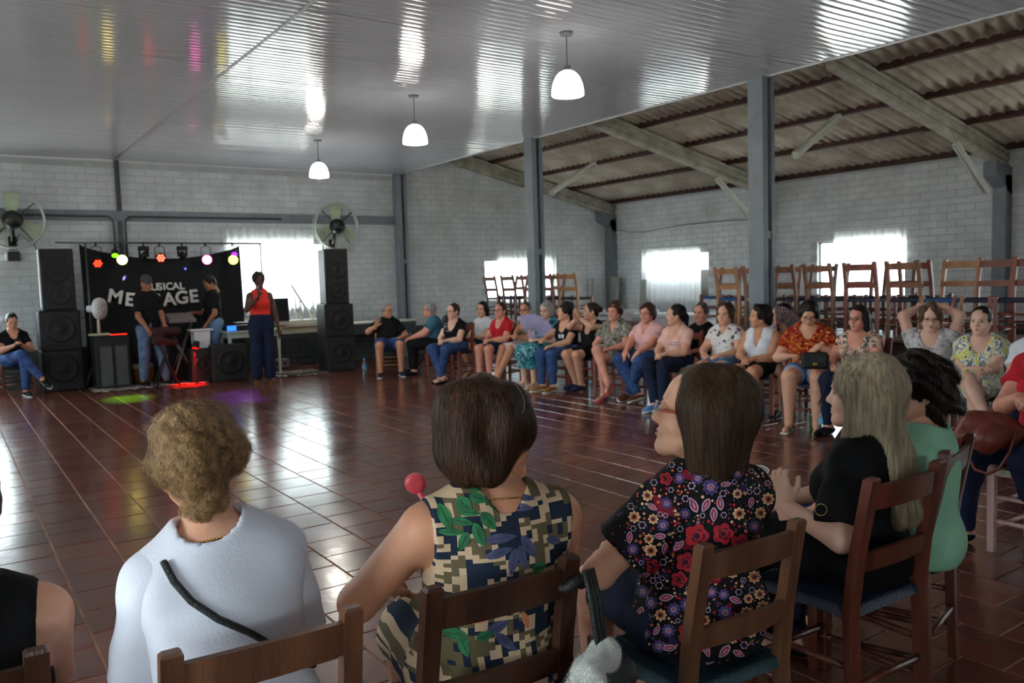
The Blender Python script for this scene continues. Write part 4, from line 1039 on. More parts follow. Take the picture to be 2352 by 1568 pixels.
# curtains on rods
def curtain(axis, c, sgn, u0, u1, z0, z1, label, folds=14, amp=.03, seed=0, gather=0.0):
    rs = np.random.RandomState(seed); n = 160; V = []; Fc = []; rows = 14; ph = rs.uniform(0, 6, 4)
    for j in range(rows+1):
        t = j/rows; z = z1+(z0-z1)*t
        for i in range(n+1):
            s_ = i/n; ue = u1-(u1-u0)*gather*t**1.5; uu = u0+(ue-u0)*s_
            d = .07+amp*(.5+.5*t)*math.sin(folds*2*PI*s_+ph[0]+.5*math.sin(3*s_+ph[1]))+.3*amp*math.sin(folds*4.7*s_+ph[2]+2*t)
            zz = z+(-.012*abs(math.sin(folds*PI*s_)) if j == 0 else 0)
            V.append((uu, c+sgn*d, zz) if axis == 'y' else (c+sgn*d, uu, zz))
    for j in range(rows):
        for i in range(n): a = j*(n+1)+i; Fc.append((a, a+1, a+n+2, a+n+1))
    rt = empty('curtain', (((u0+u1)/2, c, z0) if axis == 'y' else (c, (u0+u1)/2, z0))); off = Vector(rt.location)
    tag(rt, label, 'curtain', 'white window curtains')
    o = MB().add([Vector(v)-off for v in V], Fc, True).build('cloth', MATS['curtain'], rt)
    e = .16; a, b_ = (((u0-e, c+sgn*.07, z1-.01), (u1+e, c+sgn*.07, z1-.01)) if axis == 'y' else ((c+sgn*.07, u0-e, z1-.01), (c+sgn*.07, u1+e, z1-.01)))
    MB().tube([Vector(a)-off, Vector(b_)-off], .009, 8).build('rod', MATS['white_metal'], rt)
    return rt
curtain('y', YW, -1, 4.30, 6.02, 1.0, 2.62, 'sheer white curtain over the bright window beside the stage', 13, seed=1)
curtain('y', YW, -1, 10.3, 11.95, .98, 2.2, 'sheer white curtain over the far window behind the stacked chairs', 12, seed=2)
curtain('x', XR, -1, 12.5, 14.34, .62, 2.16, 'sheer white curtain hanging full length and pulled in at its right', 12, seed=3, gather=-.02)
curtain('x', XR, -1, 7.84, 9.25, 1.55, 2.24, 'short sheer white curtain over the window above stacked chairs', 12, seed=4)
# a dark timber shutter outside the lower half of the draped window
struct('window_shutter', MB().box((XR+.22, 13.2, 1.22), (.03, 2.3, .80)), M('shutter_wood', (92, 62, 46), .7, .2, 4, stretch=(1, 8, 1)))
# ------------------------------------------------------------------ pendant lamps, battens
emis('opal', (255, 250, 240), 9.0); emis('bulb', (255, 252, 245), 30.0)
def pendant(x, y, label):
    r = empty('pendant_lamp', (x, y, ZC)); tag(r, label, 'lamp', 'dome pendant lamps under the ceiling')
    MB().lathe([(0, -.03), (.05, -.03), (.062, -.012), (.062, -.002), (0, -.002)], 20).build('canopy', MATS['steel_light'], r)
    MB().tube([(0, 0, -.02), (0, 0, -.33)], .005, 6).build('cord', MATS['steel_dark'], r)
    MB().lathe([(0, -.30), (.03, -.30), (.034, -.335), (.045, -.35)], 16).build('cap', MATS['steel_light'], r)
    prof = [(.03, -.34)]+[(.147*math.sin(a)**.8, -.34-.22*(1-math.cos(a))) for a in np.linspace(.25, PI/2, 10)]+[(.143, -.565), (.138, -.56)]+[(.14*math.sin(a)**.8, -.345-.21*(1-math.cos(a))) for a in np.linspace(PI/2, .3, 8)]
    MB().lathe(prof, 28).build('shade', MATS['opal'], r)
    MB().ell((0, 0, -.53), (.04, .04, .06), 14, 10).build('bulb', MATS['bulb'], r)
    ld = bpy.data.lights.new('lamp_light', 'POINT'); ld.energy = 28; ld.shadow_soft_size = .1; ld.color = (1, .97, .9)
    lo = bpy.data.objects.new('lamp_light', ld); COL.objects.link(lo); lo.parent = r; lo.location = (0, 0, -.64)
pendant(4.81, 5.97, 'glowing dome pendant lamp nearest the camera'); pendant(4.78, 8.85, 'glowing dome pendant lamp in the middle of the three'); pendant(4.9, 12.2, 'glowing dome pendant lamp nearest the back wall')
def batten(a, b, wire, label):
    a = Vector(a); b = Vector(b); d = (b-a).normalized(); mid = (a+b)/2; r = empty('fluorescent_batten', mid); tag(r, label, 'lamp', 'unlit fluorescent battens in the side wing')
    up = Vector((0, 1, 0)).cross(d).normalized()
    if up.z < 0: up = -up
    MB().bar(a-mid+up*.03, b-mid+up*.03, .09, .045, .006, up=up).build('housing', MATS['white_metal'], r)
    for s_ in (-.025, .025): MB().tube([a-mid+Vector((0, s_, 0))-up*.012+d*.03, b-mid+Vector((0, s_, 0))-up*.012-d*.03], .018, 8).build('tube', MATS['tube_white'], r)
    for e, dd in ((a, d), (b, -d)): MB().box(e-mid+dd*.012-up*.005, (.03, .085, .05), Matrix((d, Vector((0, 1, 0)), up)).transposed()).build('end_cap', MATS['white_metal'], r)
    if wire is not None: MB().tube([a-mid+up*.04, Vector(wire)-mid], .003, 5).build('wire', MATS['steel_dark'], r)
M('tube_white', (224, 226, 222), .25, .02)
batten((9.13, 10.66, 3.40), (8.2, 10.66, 2.88), (8.95, 10.7, zp(8.95)-.25), 'hanging fluorescent batten sloping down to the middle column')
batten((12.05, 10.60, 3.27), (12.92, 10.60, 2.62), (12.0, 10.62, zp(12.0)-.25), 'fluorescent batten under the second rafter beside the middle pilaster')
batten((9.28, 6.2, 3.40), (8.43, 6.2, 2.88), (9.1, 6.28, zp(9.1)-.25), 'hanging fluorescent batten sloping down to the nearest column')
batten((11.97, 6.15, 3.24), (12.86, 6.15, 2.6), (11.92, 6.17, zp(11.92)-.25), 'fluorescent batten under the nearest rafter at the right edge')
# ------------------------------------------------------------------ stage
M('spk_black', (13, 13, 15), .6, .1, 20, .2, 120); M('spk_grille', (16, 16, 18), .55, .1, 60, .5, 400); M('spk_cone', (13, 13, 14), .6, .05); M('drape_black', (13, 13, 16), .8, .15, 3); M('pole_metal', (96, 98, 96), .4, .05, metal=.6)
M('white_plastic', (220, 220, 224), .45, .03); M('cream_plastic', (196, 186, 160), .5, .04); M('letter_white', (232, 228, 220), .7, .02); M('wood_table', (146, 120, 86), .55, .15, 5, stretch=(1, 8, 1)); M('table_pale', (176, 186, 172), .5, .06); M('board_white', (214, 212, 200), .6, .05)
def speaker(x, y, z, w, d, h, rz, label, kind='sub'):
    r = empty('loudspeaker', (x, y, z), rz); tag(r, label, 'speaker', 'stacked loudspeakers beside the stage')
    MB().box((0, d/2, h/2), (w, d, h), None, .012).build('cabinet', MATS['spk_black'], r)
    MB().box((0, -.004, h/2), (w-.05, .012, h-.05), None, .004).build('grille', MATS['spk_grille'], r)
    def cone(cz, rad):
        Rm = rotx(PI/2)
        MB().lathe([(0, .0), (rad*.3, .004), (rad*.34, -.004), (rad*.82, .012), (rad*.9, .016), (rad, .012), (rad*1.02, .0)], 24, (0, -.012, cz), Rm).build('woofer', MATS['spk_cone'], r)
    if kind == 'sub': cone(h*.54, min(w, h)*.36); MB().box((0, -.012, h*.08), (w*.7, .01, h*.07)).build('port', MATS['spk_cone'], r)
    else:
        cone(h*.26, w*.34); cone(h*.62, w*.34)
        MB().box((0, -.012, h*.88), (w*.62, .012, h*.12), None, .004).build('horn', MATS['spk_cone'], r)
    return r
pl = atz(148, 897); 
speaker(1.49, 14.5, 0, .57, .6, .63, .0, 'black bass speaker cabinet on the floor, bottom of the left tower'); speaker(1.49, 14.52, .63, .57, .58, .62, .0, 'black bass speaker cabinet in the middle of the left tower'); sL = speaker(1.51, 14.6, 1.25, .47, .46, .96, .0, 'tall black speaker box on top of the left tower', 'top')
MB().box((-.238, .12, .5), (.012, .1, .9)).build('edge_strip', MATS['white_plastic'], sL)
speaker(5.74, 13.65, 0, .5, .55, .6, -.12, 'black bass speaker cabinet on the floor, bottom of the right tower'); speaker(5.74, 13.67, .6, .52, .55, .58, -.12, 'black bass speaker cabinet in the middle of the right tower'); speaker(5.76, 13.75, 1.18, .42, .45, .97, -.12, 'tall black speaker box on top of the right tower', 'top')
# --- backdrop cloth with lettering
YB = 14.95
r = empty('stage_backdrop', (3.15, YB, 0)); tag(r, 'black cloth backdrop lettered MUSICAL MESSAGE behind the band', 'backdrop')
V = []; Fc = []; n, m = 60, 16
for j in range(m+1):
    for i in range(n+1):
        s_ = i/n; t = j/m; X = -1.27+2.56*s_+.02*math.sin(t*3); zt = 2.30-.24*math.sin(PI*s_)**.7-.02*s_
        V.append((X, .02*math.sin(9*s_*PI+1.5*t)*(.3+.7*t)+.012*math.sin(23*s_)+(.03*t), zt*(1-t)+.004*t))
for j in range(m):
    for i in range(n): a = j*(n+1)+i; Fc.append((a, a+1, a+n+2, a+n+1))
cl = MB().add(V, Fc, True).build('cloth', MATS['drape_black'], r)
def letter(ch, px, py, hpx, rot=0.0, bold=.03):
    p = aty(px, py, YB-.045); cu = bpy.data.curves.new('l', 'FONT'); cu.body = ch; cu.align_x = 'CENTER'; cu.align_y = 'CENTER'; sz = hpx/128.0/.7; cu.size = sz; cu.offset = bold*sz; cu.extrude = .003
    ob = bpy.data.objects.new('l', cu); dg = bpy.context.evaluated_depsgraph_get(); COL.objects.link(ob); dg.update(); me = bpy.data.meshes.new_from_object(ob.evaluated_get(dg)); COL.objects.unlink(ob); bpy.data.objects.remove(ob)
    o = link('letter', me, MATS['letter_white'], r); o.location = (p[0]-3.15, -.045, p[2]); o.rotation_euler = (PI/2, rot, 0)
for ch, x, y, rt in (('M', 265, 682, .22), ('E', 298, 689, .14), ('S', 328, 692, .05), ('S', 360, 691, -.02), ('A', 389, 688, -.06), ('G', 418, 684, -.08), ('E', 445, 681, -.06)): letter(ch, x, y, 27, rt)
for k, ch in enumerate('MUSICAL'): letter(ch, (341, 355, 367, 377, 389, 404, 418)[k], 660-.5*k, 15, -.06)
p0, p1 = aty(482, 656, YB-.045), aty(491, 670, YB-.045)
MB().bar((p0[0]-3.15, -.045, p0[2]), (p1[0]-3.15, -.045, p1[2]), .03, .006).build('emblem', MATS['letter_white'], r)
# --- lighting bar on stands
r = empty('lighting_stand', (3.14, 14.7, 0)); tag(r, 'thin metal crossbar on two stands carrying the stage lights', 'stand')
MB().tube([(-1.62, 0, 2.31), (1.6, 0, 2.29)], .017, 8).build('crossbar', MATS['pole_metal'], r)
for x in (-1.2, 1.6):
    MB().tube([(x, 0, .02), (x, 0, 2.3)], [.02, .014], 8).build('upright', MATS['pole_metal'], r)
    for a in (0, 2.1, 4.2): MB().tube([(x, 0, .35), (x+.3*math.cos(a), .3*math.sin(a)*.5, .015)], .012, 6).build('leg', MATS['pole_metal'], r)
LZ = 2.29
def par(px, py, col, estr, aim, spot, label, multi=False, wide=.5):
    p = aty(px, py, 14.62); r = empty('stage_light', (p[0], 14.66, LZ)); tag(r, label, 'stage light', 'par lights hanging on the lighting bar')
    c = Vector((0, -.04, p[2]-LZ)); d = (Vector(aim)-Vector((p[0], 14.62, p[2]))).normalized(); Q = d.to_track_quat('Z', 'Y').to_matrix()
    MB().tube([(-.075, 0, c.z), (-.075, 0, -.07), (0, 0, -.035), (.075, 0, -.07), (.075, 0, c.z)], .007, 6).build('yoke', MATS['spk_black'], r)
    MB().tube([(0, .0, .02), (0, 0, -.05)], .014, 8).build('clamp', MATS['spk_black'], r)
    MB().lathe([(0, -.13), (.055, -.13), (.075, -.09), (.078, .05), (.085, .055), (.085, .06)], 20, c, Q).build('can', MATS['spk_black'], r)
    ln = MB()
    if multi:
        for k in range(7):
            a = k*PI/3; rr = 0 if k == 6 else .045; ln.disc(c+Q @ Vector((rr*math.cos(a), rr*math.sin(a), .056)), .02, 10, Q)
    else: ln.disc(c+Q @ Vector((0, 0, .056)), .076, 22, Q)
    ln.build('lens', emis('par_%d_%d_%d' % col, col, estr), r)
    if spot:
        ld = bpy.data.lights.new('spot', 'SPOT'); ld.energy = spot; ld.color = lin(col); ld.spot_size = wide; ld.spot_blend = .5; ld.shadow_soft_size = .05
        lo = bpy.data.objects.new('spot', ld); COL.objects.link(lo); lo.parent = r; lo.location = c+d*.1; lo.rotation_euler = d.to_track_quat('-Z', 'Y').to_euler()
fl = lambda x, y: tuple(atz(x, y))
par(223, 602, (255, 40, 20), 9, (2.2, 11.0, .4), 0, 'stage light glowing red at the left end of the bar', True)
par(280, 596, (255, 225, 120), 14, (1.4, 2.0, .6), 0, 'large stage light glowing pale yellow', wide=.6)
par(369, 592, (255, 70, 50), 9, (1.6, 4.0, 1.2), 0, 'stage light of seven red lamps at the middle of the bar', True)
par(475, 596, (255, 90, 190), 14, (1.4, 2.0, 1.0), 0, 'large stage light glowing pink', wide=.6)
par(536, 596, (250, 230, 70), 11, (.6, 4.0, .6), 0, 'stage light glowing yellow at the right end of the bar', wide=.6)
def mover(px, py, aim, col, label, e):
    p = aty(px, py, 14.62); r = empty('moving_head_light', (p[0], 14.66, LZ)); tag(r, label, 'stage light', 'moving head lights on the lighting bar')
    MB().tube([(0, 0, .02), (0, 0, -.05)], .014, 8).build('clamp', MATS['spk_black'], r)
    MB().box((0, 0, -.08), (.16, .12, .07), None, .012).build('base', MATS['spk_black'], r)
    for s_ in (-.065, .065): MB().box((s_, 0, -.16), (.022, .07, .12), None, .006).build('arm', MATS['spk_black'], r)
    d = (Vector(aim)-Vector((p[0], 14.66, LZ-.2))).normalized(); Q = d.to_track_quat('Z', 'Y').to_matrix()
    MB().lathe([(0, -.08), (.04, -.08), (.052, -.04), (.052, .07), (.044, .075)], 16, (0, 0, -.2), Q).build('head', MATS['spk_black'], r)
    MB().disc(Vector((0, 0, -.2))+Q @ Vector((0, 0, .072)), .042, 16, Q).build('lens', emis('mv_%d' % px, col, 3.0), r)
    ld = bpy.data.lights.new('spot', 'SPOT'); ld.energy = e; ld.color = lin(col); ld.spot_size = .09; ld.spot_blend = .6; ld.shadow_soft_size = .01
    lo = bpy.data.objects.new('spot', ld); COL.objects.link(lo); lo.parent = r; lo.location = Vector((0, 0, -.2))+d*.1; lo.rotation_euler = d.to_track_quat('-Z', 'Y').to_euler()
b1 = aty(289, 634, YB-.02); b2 = aty(425, 614, YB-.02)
mover(331, 575, tuple(b1), (170, 170, 255), 'black moving head light left of the middle of the bar', 900)
mover(420, 580, tuple(b2), (110, 110, 255), 'black moving head light right of the middle of the bar', 900)
def floor_wash(px, py, col, e, src, size, label):  # added lamps with invented housings, there to make the coloured floor pools
    """added LED flood, an invented fixture that puts a colour pool on the floor"""
    d = (Vector(fl(px, py))-Vector(src)).normalized(); ld = bpy.data.lights.new('wash', 'SPOT'); ld.energy = e; ld.color = lin(col); ld.spot_size = size*1.25; ld.spot_blend = 1.0; ld.shadow_soft_size = .03
    r = empty('added_led_flood', src); tag(r, label, 'stage light', 'added small led floods'); Q = d.to_track_quat('Z', 'Y').to_matrix()
    MB().lathe([(0, -.08), (.05, -.08), (.06, .03), (.055, .035)], 16, (0, 0, -.0), Q).build('can', MATS['spk_black'], r)
    MB().disc(Q @ Vector((0, 0, .032)), .05, 16, Q).build('lens', emis('fl_%d' % px, col, 3.0), r)
    MB().tube([(0, 0, 0), (0, .02, LZ-src[2])] if src[2] > 1.5 else [(0, 0, 0), (0, .03, -.05)], .01, 6).build('bracket', MATS['spk_black'], r)
    lo = bpy.data.objects.new('wash', ld); COL.objects.link(lo); lo.parent = r; lo.location = d*.08; lo.rotation_euler = d.to_track_quat('-Z', 'Y').to_euler()
floor_wash(295, 914, (120, 255, 30), 1900, (2.35, 14.62, 2.12), .24, 'added small green led flood under the left half of the bar')
floor_wash(560, 905, (150, 40, 255), 1500, (4.25, 14.62, 2.12), .26, 'added small violet led flood under the right half of the bar')
# --- wall fans
M('fan_black', (24, 24, 26), .35, .05); M('fan_ring', (196, 200, 194), .35, .03, metal=.4); M('fan_blade', (176, 188, 160), .3, .1)
def wallfan(x, z, label, box=False):
    r = empty('wall_fan', (x, YW, z)); tag(r, label, 'fan', 'large wall fans on the back wall'); y = -.32
    MB().tube([(.44*math.cos(a), y, .44*math.sin(a)) for a in np.linspace(0, 2*PI, 41)[:-1]], .02, 8, closed=True).build('guard_ring', MATS['fan_ring'], r)
    MB().tube([(.45*math.cos(a), y+.1, .45*math.sin(a)) for a in np.linspace(0, 2*PI, 41)[:-1]], .01, 8, closed=True).build('guard_ring', MATS['fan_ring'], r)
    for a in (.7, 2.3, 3.95, 5.4): MB().bar((.1*math.cos(a), y-.02, .1*math.sin(a)), (.46*math.cos(a), y+.05, .46*math.sin(a)), .03, .015).build('strut', MATS['fan_black'], r)
    MB().lathe([(0, .13), (.08, .125), (.135, .08), (.15, 0), (.13, -.06), (.06, -.11), (0, -.115)], 24, (0, y, 0), rotx(PI/2)).build('hub', MATS['fan_black'], r)
    for k in range(3):
        a = PI/2+k*2*PI/3; P = []
        for rr, hw, tw in ((.12, .07, .3), (.25, .1, .25), (.42, .11, .2)):
            for s_ in (-1, 1): P.append((rr*math.cos(a)-s_*hw*math.sin(a), y+.04+s_*hw*tw, rr*math.sin(a)+s_*hw*math.cos(a)))
        mb = MB().add(P, [(0, 1, 3, 2), (2, 3, 5, 4)]); mb.add([(p[0], p[1]+.004, p[2]) for p in P], [(2, 3, 1, 0), (4, 5, 3, 2)]); mb.build('blade', MATS['fan_blade'], r)
    MB().tube([(0, 0, -.35), (0, -.12, -.3), (0, y+.08, 0)], .028, 8).build('bracket', MATS['fan_black'], r)
    MB().box((0, -.02, -.35), (.12, .03, .22), None, .005).build('wall_plate', MATS['fan_black'], r)
    if box:
        MB().box((.0, -.06, -.56), (.17, .1, .15), None, .01).build('control_box', MATS['fan_black'], r); MB().box((-.1, -.06, -.57), (.04, .09, .13), None, .01).build('control_box', MATS['white_plastic'], r)
        MB().tube([(.0, -.05, -.48), (.1, -.08, -.2), (.3, -.1, -.38), (.36, -.05, -.62)], .008, 6).build('cable', MATS['fan_black'], r)
wallfan(6.41, 2.65, 'large round wall fan above the right speaker tower'); wallfan(1.0, 2.69, 'large round wall fan at the left edge above the seated woman', True)
# --- stage furniture and gear
def pbox(name, label, cat, c, d, mat, rz=0, bev=.01, extra=None):
    r = empty(name, (c[0], c[1], c[2]), rz); tag(r, label, cat); MB().box((0, 0, d[2]/2), d, None, bev).build('case', MATS[mat], r)
    return r
r = pbox('equipment_rack', 'dark grey equipment rack with two cloth panels under the white fan', 'rack', (2.15, 14.35, 0), (.5, .45, .82), 'spk_black')
for s_ in (-.1, .12): MB().box((s_, -.23, .36), (.17, .01, .62), None, .004).build('panel', M('rack_grey', (74, 76, 76), .8, .06), r)
MB().box((0, -.0, .83), (.48, .43, .02)).build('lid', MATS['spk_black'], r)
led = MB().box((.1, -.2, .848), (.24, .02, .012)).build('led_strip', emis('led_red', (255, 30, 20), 4.0), r)
r = empty('desk_fan', (2.0, 14.32, .84), 0); tag(r, 'white plastic table fan on the equipment rack', 'fan')
MB().box((0, 0, .015), (.3, .2, .03), None, .012).build('base', MATS['cream_plastic'], r); MB().tube([(0, 0, .02), (0, 0, .3)], [.025, .018], 10).build('neck', MATS['cream_plastic'], r)
Q = Euler((PI/2, 0, .95)).to_matrix()
MB().lathe([(0, -.14), (.055, -.13), (.06, -.05), (.16, -.045), (.175, 0), (.16, .045), (.05, .06), (0, .062)], 28, (.03, 0, .42), Q).build('cage', MATS['white_plastic'], r)
MB().lathe([(0, -.2), (.05, -.19), (.055, -.12)], 16, (.03, 0, .42), Q).build('motor', MATS['white_plastic'], r)
for k in range(14):
    a = 2*PI*k/14; MB().tube([Q @ Vector((.04*math.cos(a), .04*math.sin(a), .066))+Vector((.03, 0, .42)), Q @ Vector((.165*math.cos(a), .165*math.sin(a), .05))+Vector((.03, 0, .42))], .003, 5).build('grille_wire', MATS['steel_light'], r)
# monitors in front
def wedge(label, x, y, w, d, h, rz=0):
    r = empty('stage_monitor', (x, y, 0), rz); tag(r, label, 'speaker', 'black monitor speakers on the stage floor')
    P = [(-d/2, 0), (d/2, 0), (d/2, h), (d*.0, h), (-d/2, h*.45)]; V = [(-w/2, a, b_) for a, b_ in P]+[(w/2, a, b_) for a, b_ in P]; n = 5
    MB().add(V, [tuple(range(n))[::-1], tuple(range(n, 2*n))]+[(i, (i+1) % n, (i+1) % n+n, i+n) for i in range(n)]).build('cabinet', MATS['spk_black'], r)
    MB().bar((0, -d*.5-.004, h*.47), (0, -.004, h), w*.9, .01).build('grille', MATS['spk_grille'], r); return r
p = atz(470, 878); speaker(p[0], p[1], 0, .36, .4, .56, .05, 'black floor speaker with a white lectern box on top', 'sub')
p2 = atz(530, 876); speaker(p2[0]+.02, p2[1]+.02, 0, .56, .5, .6, -.05, 'wide black floor speaker beside the singer', 'sub')
floor_wash(436, 884, (255, 24, 16), 260, (p[0]-.11, p[1]-.02, .60), .9, 'added small red led flood clipped to the black floor speaker')
r = empty('white_lectern_box', (p[0]+.02, p[1]+.18, .56)); tag(r, 'white plastic tapered stand on the black floor speaker', 'stand')
V = []
for z, w, d in ((0, .115, .1), (.27, .13, .12)): V += [(-w, -d, z), (w, -d, z), (w, d, z), (-w, d, z)]
MB().add(V, [(3, 2, 1, 0), (4, 5, 6, 7), (0, 1, 5, 4), (1, 2, 6, 5), (2, 3, 7, 6), (3, 0, 4, 7)]).build('body', MATS['white_plastic'], r); MB().box((0, 0, .29), (.36, .28, .03), None, .01).build('top', MATS['white_plastic'], r)
def table(name, label, x, y, w, d, h, rz, tm, lm, cat='table', group=None, leg=.05, apron=.09):
    r = empty(name, (x, y, 0), rz); tag(r, label, cat, group)
    MB().box((0, 0, h-.015), (w, d, .03), None, .006).build('tabletop', MATS[tm], r)
    for sx in (-1, 1):
        for sy in (-1, 1):
            mb = MB(); V = []
            for z, k in ((0, .55), (h-.03, 1.0)): V += [(sx*(w/2-.06)+a*leg/2*k, sy*(d/2-.06)+b_*leg/2*k, z) for a, b_ in ((-1, -1), (1, -1), (1, 1), (-1, 1))]
            mb.add(V, [(3, 2, 1, 0), (4, 5, 6, 7), (0, 1, 5, 4), (1, 2, 6, 5), (2, 3, 7, 6), (3, 0, 4, 7)]).build('leg', MATS[lm], r)
    for sy in (-1, 1): MB().box((0, sy*(d/2-.05), h-.03-apron/2), (w-.12, .022, apron)).build('apron', MATS[lm], r)
    for sx in (-1, 1): MB().box((sx*(w/2-.05), 0, h-.03-apron/2), (.022, d-.12, apron)).build('apron', MATS[lm], r)
    return r
pt = atz(575, 868)
table('side_table', 'pale green table carrying the mixing gear behind the singer', 4.32, 14.2, .95, .6, .80, .0, 'table_pale', 'table_pale')
table('wooden_table', 'wooden table beside the right speaker tower', 5.35, 14.8, 1.25, .65, .80, .0, 'wood_table', 'cream_plastic')
table('wall_table', 'long white table along the back wall behind the man in black', 6.95, 15.0, 1.75, .7, .78, 0, 'board_white', 'steel_dark', apron=.2)
# gear on the tables
def gear(label, name, x, y, z, d, mat, rz=0, cat='equipment'):
    r = empty(name, (x, y, z), rz); tag(r, label, cat); MB().box((0, 0, d[2]/2), d, None, .008).build('case', MATS[mat], r); return r
r = gear('silver audio mixer with a small lit display on the pale table', 'audio_mixer', 4.1, 14.08, .8, (.44, .3, .09), 'spk_black'); MB().box((-.17, -.182, .05), (.15, .006, .08)).build('display', emis('screen_blue', (40, 110, 255), 2.5), r)
r2 = gear('slim silver keyboard lying above the mixer', 'keyboard', 4.42, 14.36, .8, (.66, .2, .12), 'spk_black', .05); MB().box((0, -.02, .125), (.62, .15, .012)).build('keys', MATS['white_plastic'], r2)
r = empty('flat_monitor', (5.0, 14.7, .80)); tag(r, 'black flat screen standing behind the singer', 'screen'); MB().box((0, 0, .3), (.4, .03, .42), None, .008).build('panel', MATS['spk_black'], r); MB().bar((0, .02, .01), (0, .02, .15), .05, .02).build('neck', MATS['spk_black'], r); MB().box((0, .02, .008), (.22, .14, .016), None, .004).build('foot', MATS['spk_black'], r)
r = empty('upturned_bench', (5.35, 14.85, .80)); tag(r, 'white bench lying upside down on the wooden table', 'bench')
MB().box((0.02, 0, .05), (1.0, .3, .09), None, .006).build('seat_board', MATS['board_white'], r)
for x in (-.42, .1, .44):
    for y in (-.12, .12): MB().tube([(x, y, .09), (x-.03, y, .56)], [.022, .012], 8).build('leg', MATS['board_white'], r)
r = empty('leaning_plank', (5.78, 14.5, .8)); tag(r, 'long white plank leaning beside the right speaker tower', 'plank'); MB().bar((-.02, .35, .0), (-.35, .65, .74), .09, .022, .003).build('plank', MATS['board_white'], r)
# mixing stand, guitar-like instrument, conga
r = empty('mixer_stand', (3.18, 14.15, 0)); tag(r, 'grey mixing desk on a dark stand between the two men', 'mixer')
MB().box((0, 0, 1.06), (.42, .4, .06), rotx(.25), .008).build('desk', M('desk_grey', (120, 112, 112), .5, .1, 40), r)
for k in range(8): MB().tube([(-.2+.057*k, -.04, 1.01), (-.2+.057*k, -.05, 1.05)], .012, 8).build('knob', MATS['white_plastic'], r)
for s_ in (-1, 1): MB().tube([(s_*.2, -.15, .02), (-s_*.2, .1, .97)], .018, 8).build('leg', MATS['pole_metal'], r); MB().tube([(s_*.2, .2, .02), (-s_*.2, .1, .97)], .018, 8).build('leg', MATS['pole_metal'], r)
M('conga_wood', (150, 96, 44), .4, .2, 6, stretch=(6, 6, 1)); M('skin_drum', (206, 186, 158), .6, .06)
r = empty('conga_drum', (2.62, 14.45, 0)); tag(r, 'short wooden hand drum with a pale skin on the stage floor', 'drum'); MB().lathe([(0, 0), (.12, 0), (.15, .1), (.165, .2), (.15, .32), (.148, .33)], 24).build('shell', MATS['conga_wood'], r); MB().lathe([(.153, .23), (.16, .30), (.15, .335), (0, .338)], 24).build('skin', MATS['skin_drum'], r)
# rugs
def rugmat(name):
    printed(name, (150, 140, 132), [([(96, 70, 62), (176, 172, 168), (66, 60, 60), (200, 196, 190)], .6, 1.0), ([(60, 50, 48), (150, 96, 84)], .3, 1.8)], 9, .9, .5, (1, 2.2, 1))
rugmat('rug_patch'); MATS['rug_patch'].node_tree
def rug(label, x0, x1, y0, y1):
    rs = np.random.RandomState(5); r = empty('rug', ((x0+x1)/2, (y0+y1)/2, 0)); tag(r, label, 'rug'); n, m = 40, 24; V = []; Fc = []
    for j in range(m+1):
        for i in range(n+1):
            x = (x1-x0)*(i/n-.5); y = (y1-y0)*(j/m-.5); V.append((x, y+.02*math.sin(i*.9), .012+.006*math.sin(i*1.3)*math.cos(j*1.1)))
    for j in range(m):
        for i in range(n): a = j*(n+1)+i; Fc.append((a, a+1, a+n+2, a+n+1))
    MB().add(V, Fc, True).build('pile', MATS['rug_patch'], r)
rug('patchwork rug under the man at the instrument', 1.8, 3.5, 13.72, 14.45); rug('striped rug with cables beside the singer', 4.55, 5.45, 13.45, 14.4)
pb = atz(642, 846); r = gear('grey metal power box on the striped rug', 'power_box', pb[0], pb[1], .02, (.32, .2, .16), 'desk_grey'); 
for k in range(2): MB().disc((-.07+.14*k, -.102, .08), .03, 12, rotx(PI/2)).build('socket', MATS['spk_black'], r)
r = empty('cable', (4.6, 13.6, 0)); tag(r, 'dark cables tangled on the rug at the singer feet', 'cable')
for k in range(3): MB().tube([(.1*math.sin(k+i*.9)+.1*i, .15*math.cos(k*2+i*.7)-.05*k, .03) for i in range(8)], .008, 6).build('strand', MATS['spk_black'], r)
# bottles
M('water_plastic', (200, 226, 236), .08, 0, trans=.85); M('cap_blue', (60, 150, 220), .4, 0); M('label_blue', (90, 170, 220), .5, .1); M('glass_green', (120, 140, 90), .08, 0, trans=.8)
def bottle(x, y, label, mat='water_plastic', cap='cap_blue', lab='label_blue', h=.22, z=0):
    r = empty('bottle', (x, y, z)); tag(r, label, 'bottle', 'bottles standing on the floor'); k = h/.22
    MB().lathe([(0, 0), (.03*k, 0), (.032*k, .01*k), (.031*k, .06*k), (.033*k, .1*k), (.032*k, .15*k), (.014*k, .19*k), (.013*k, .2*k)], 16).build('body', MATS[mat], r)
    MB().lathe([(.014*k, .195*k), (.0145*k, .22*k), (0, .221*k)], 12).build('cap', MATS[cap], r); MB().lathe([(.0335*k, .07*k), (.0345*k, .12*k)], 16).build('wrapper', MATS[lab], r)
q = atz(838, 857); bottle(q[0], q[1], 'clear water bottle with a blue cap beside the right speaker tower', h=.26)
q = atz(1890, 993); bottle(q[0], q[1], 'clear water bottle with a blue label on the floor behind the blond woman', h=.27); q = atz(1868, 990); bottle(q[0], q[1], 'green glass bottle beside the blue labelled water bottle', 'glass_green', 'cap_blue', 'glass_green', h=.26)
q = atz(1387, 915); bottle(q[0], q[1]+.25, 'clear bottle under the chair of the woman in camouflage dress', 'water_plastic', 'label_blue', 'water_plastic', h=.2)
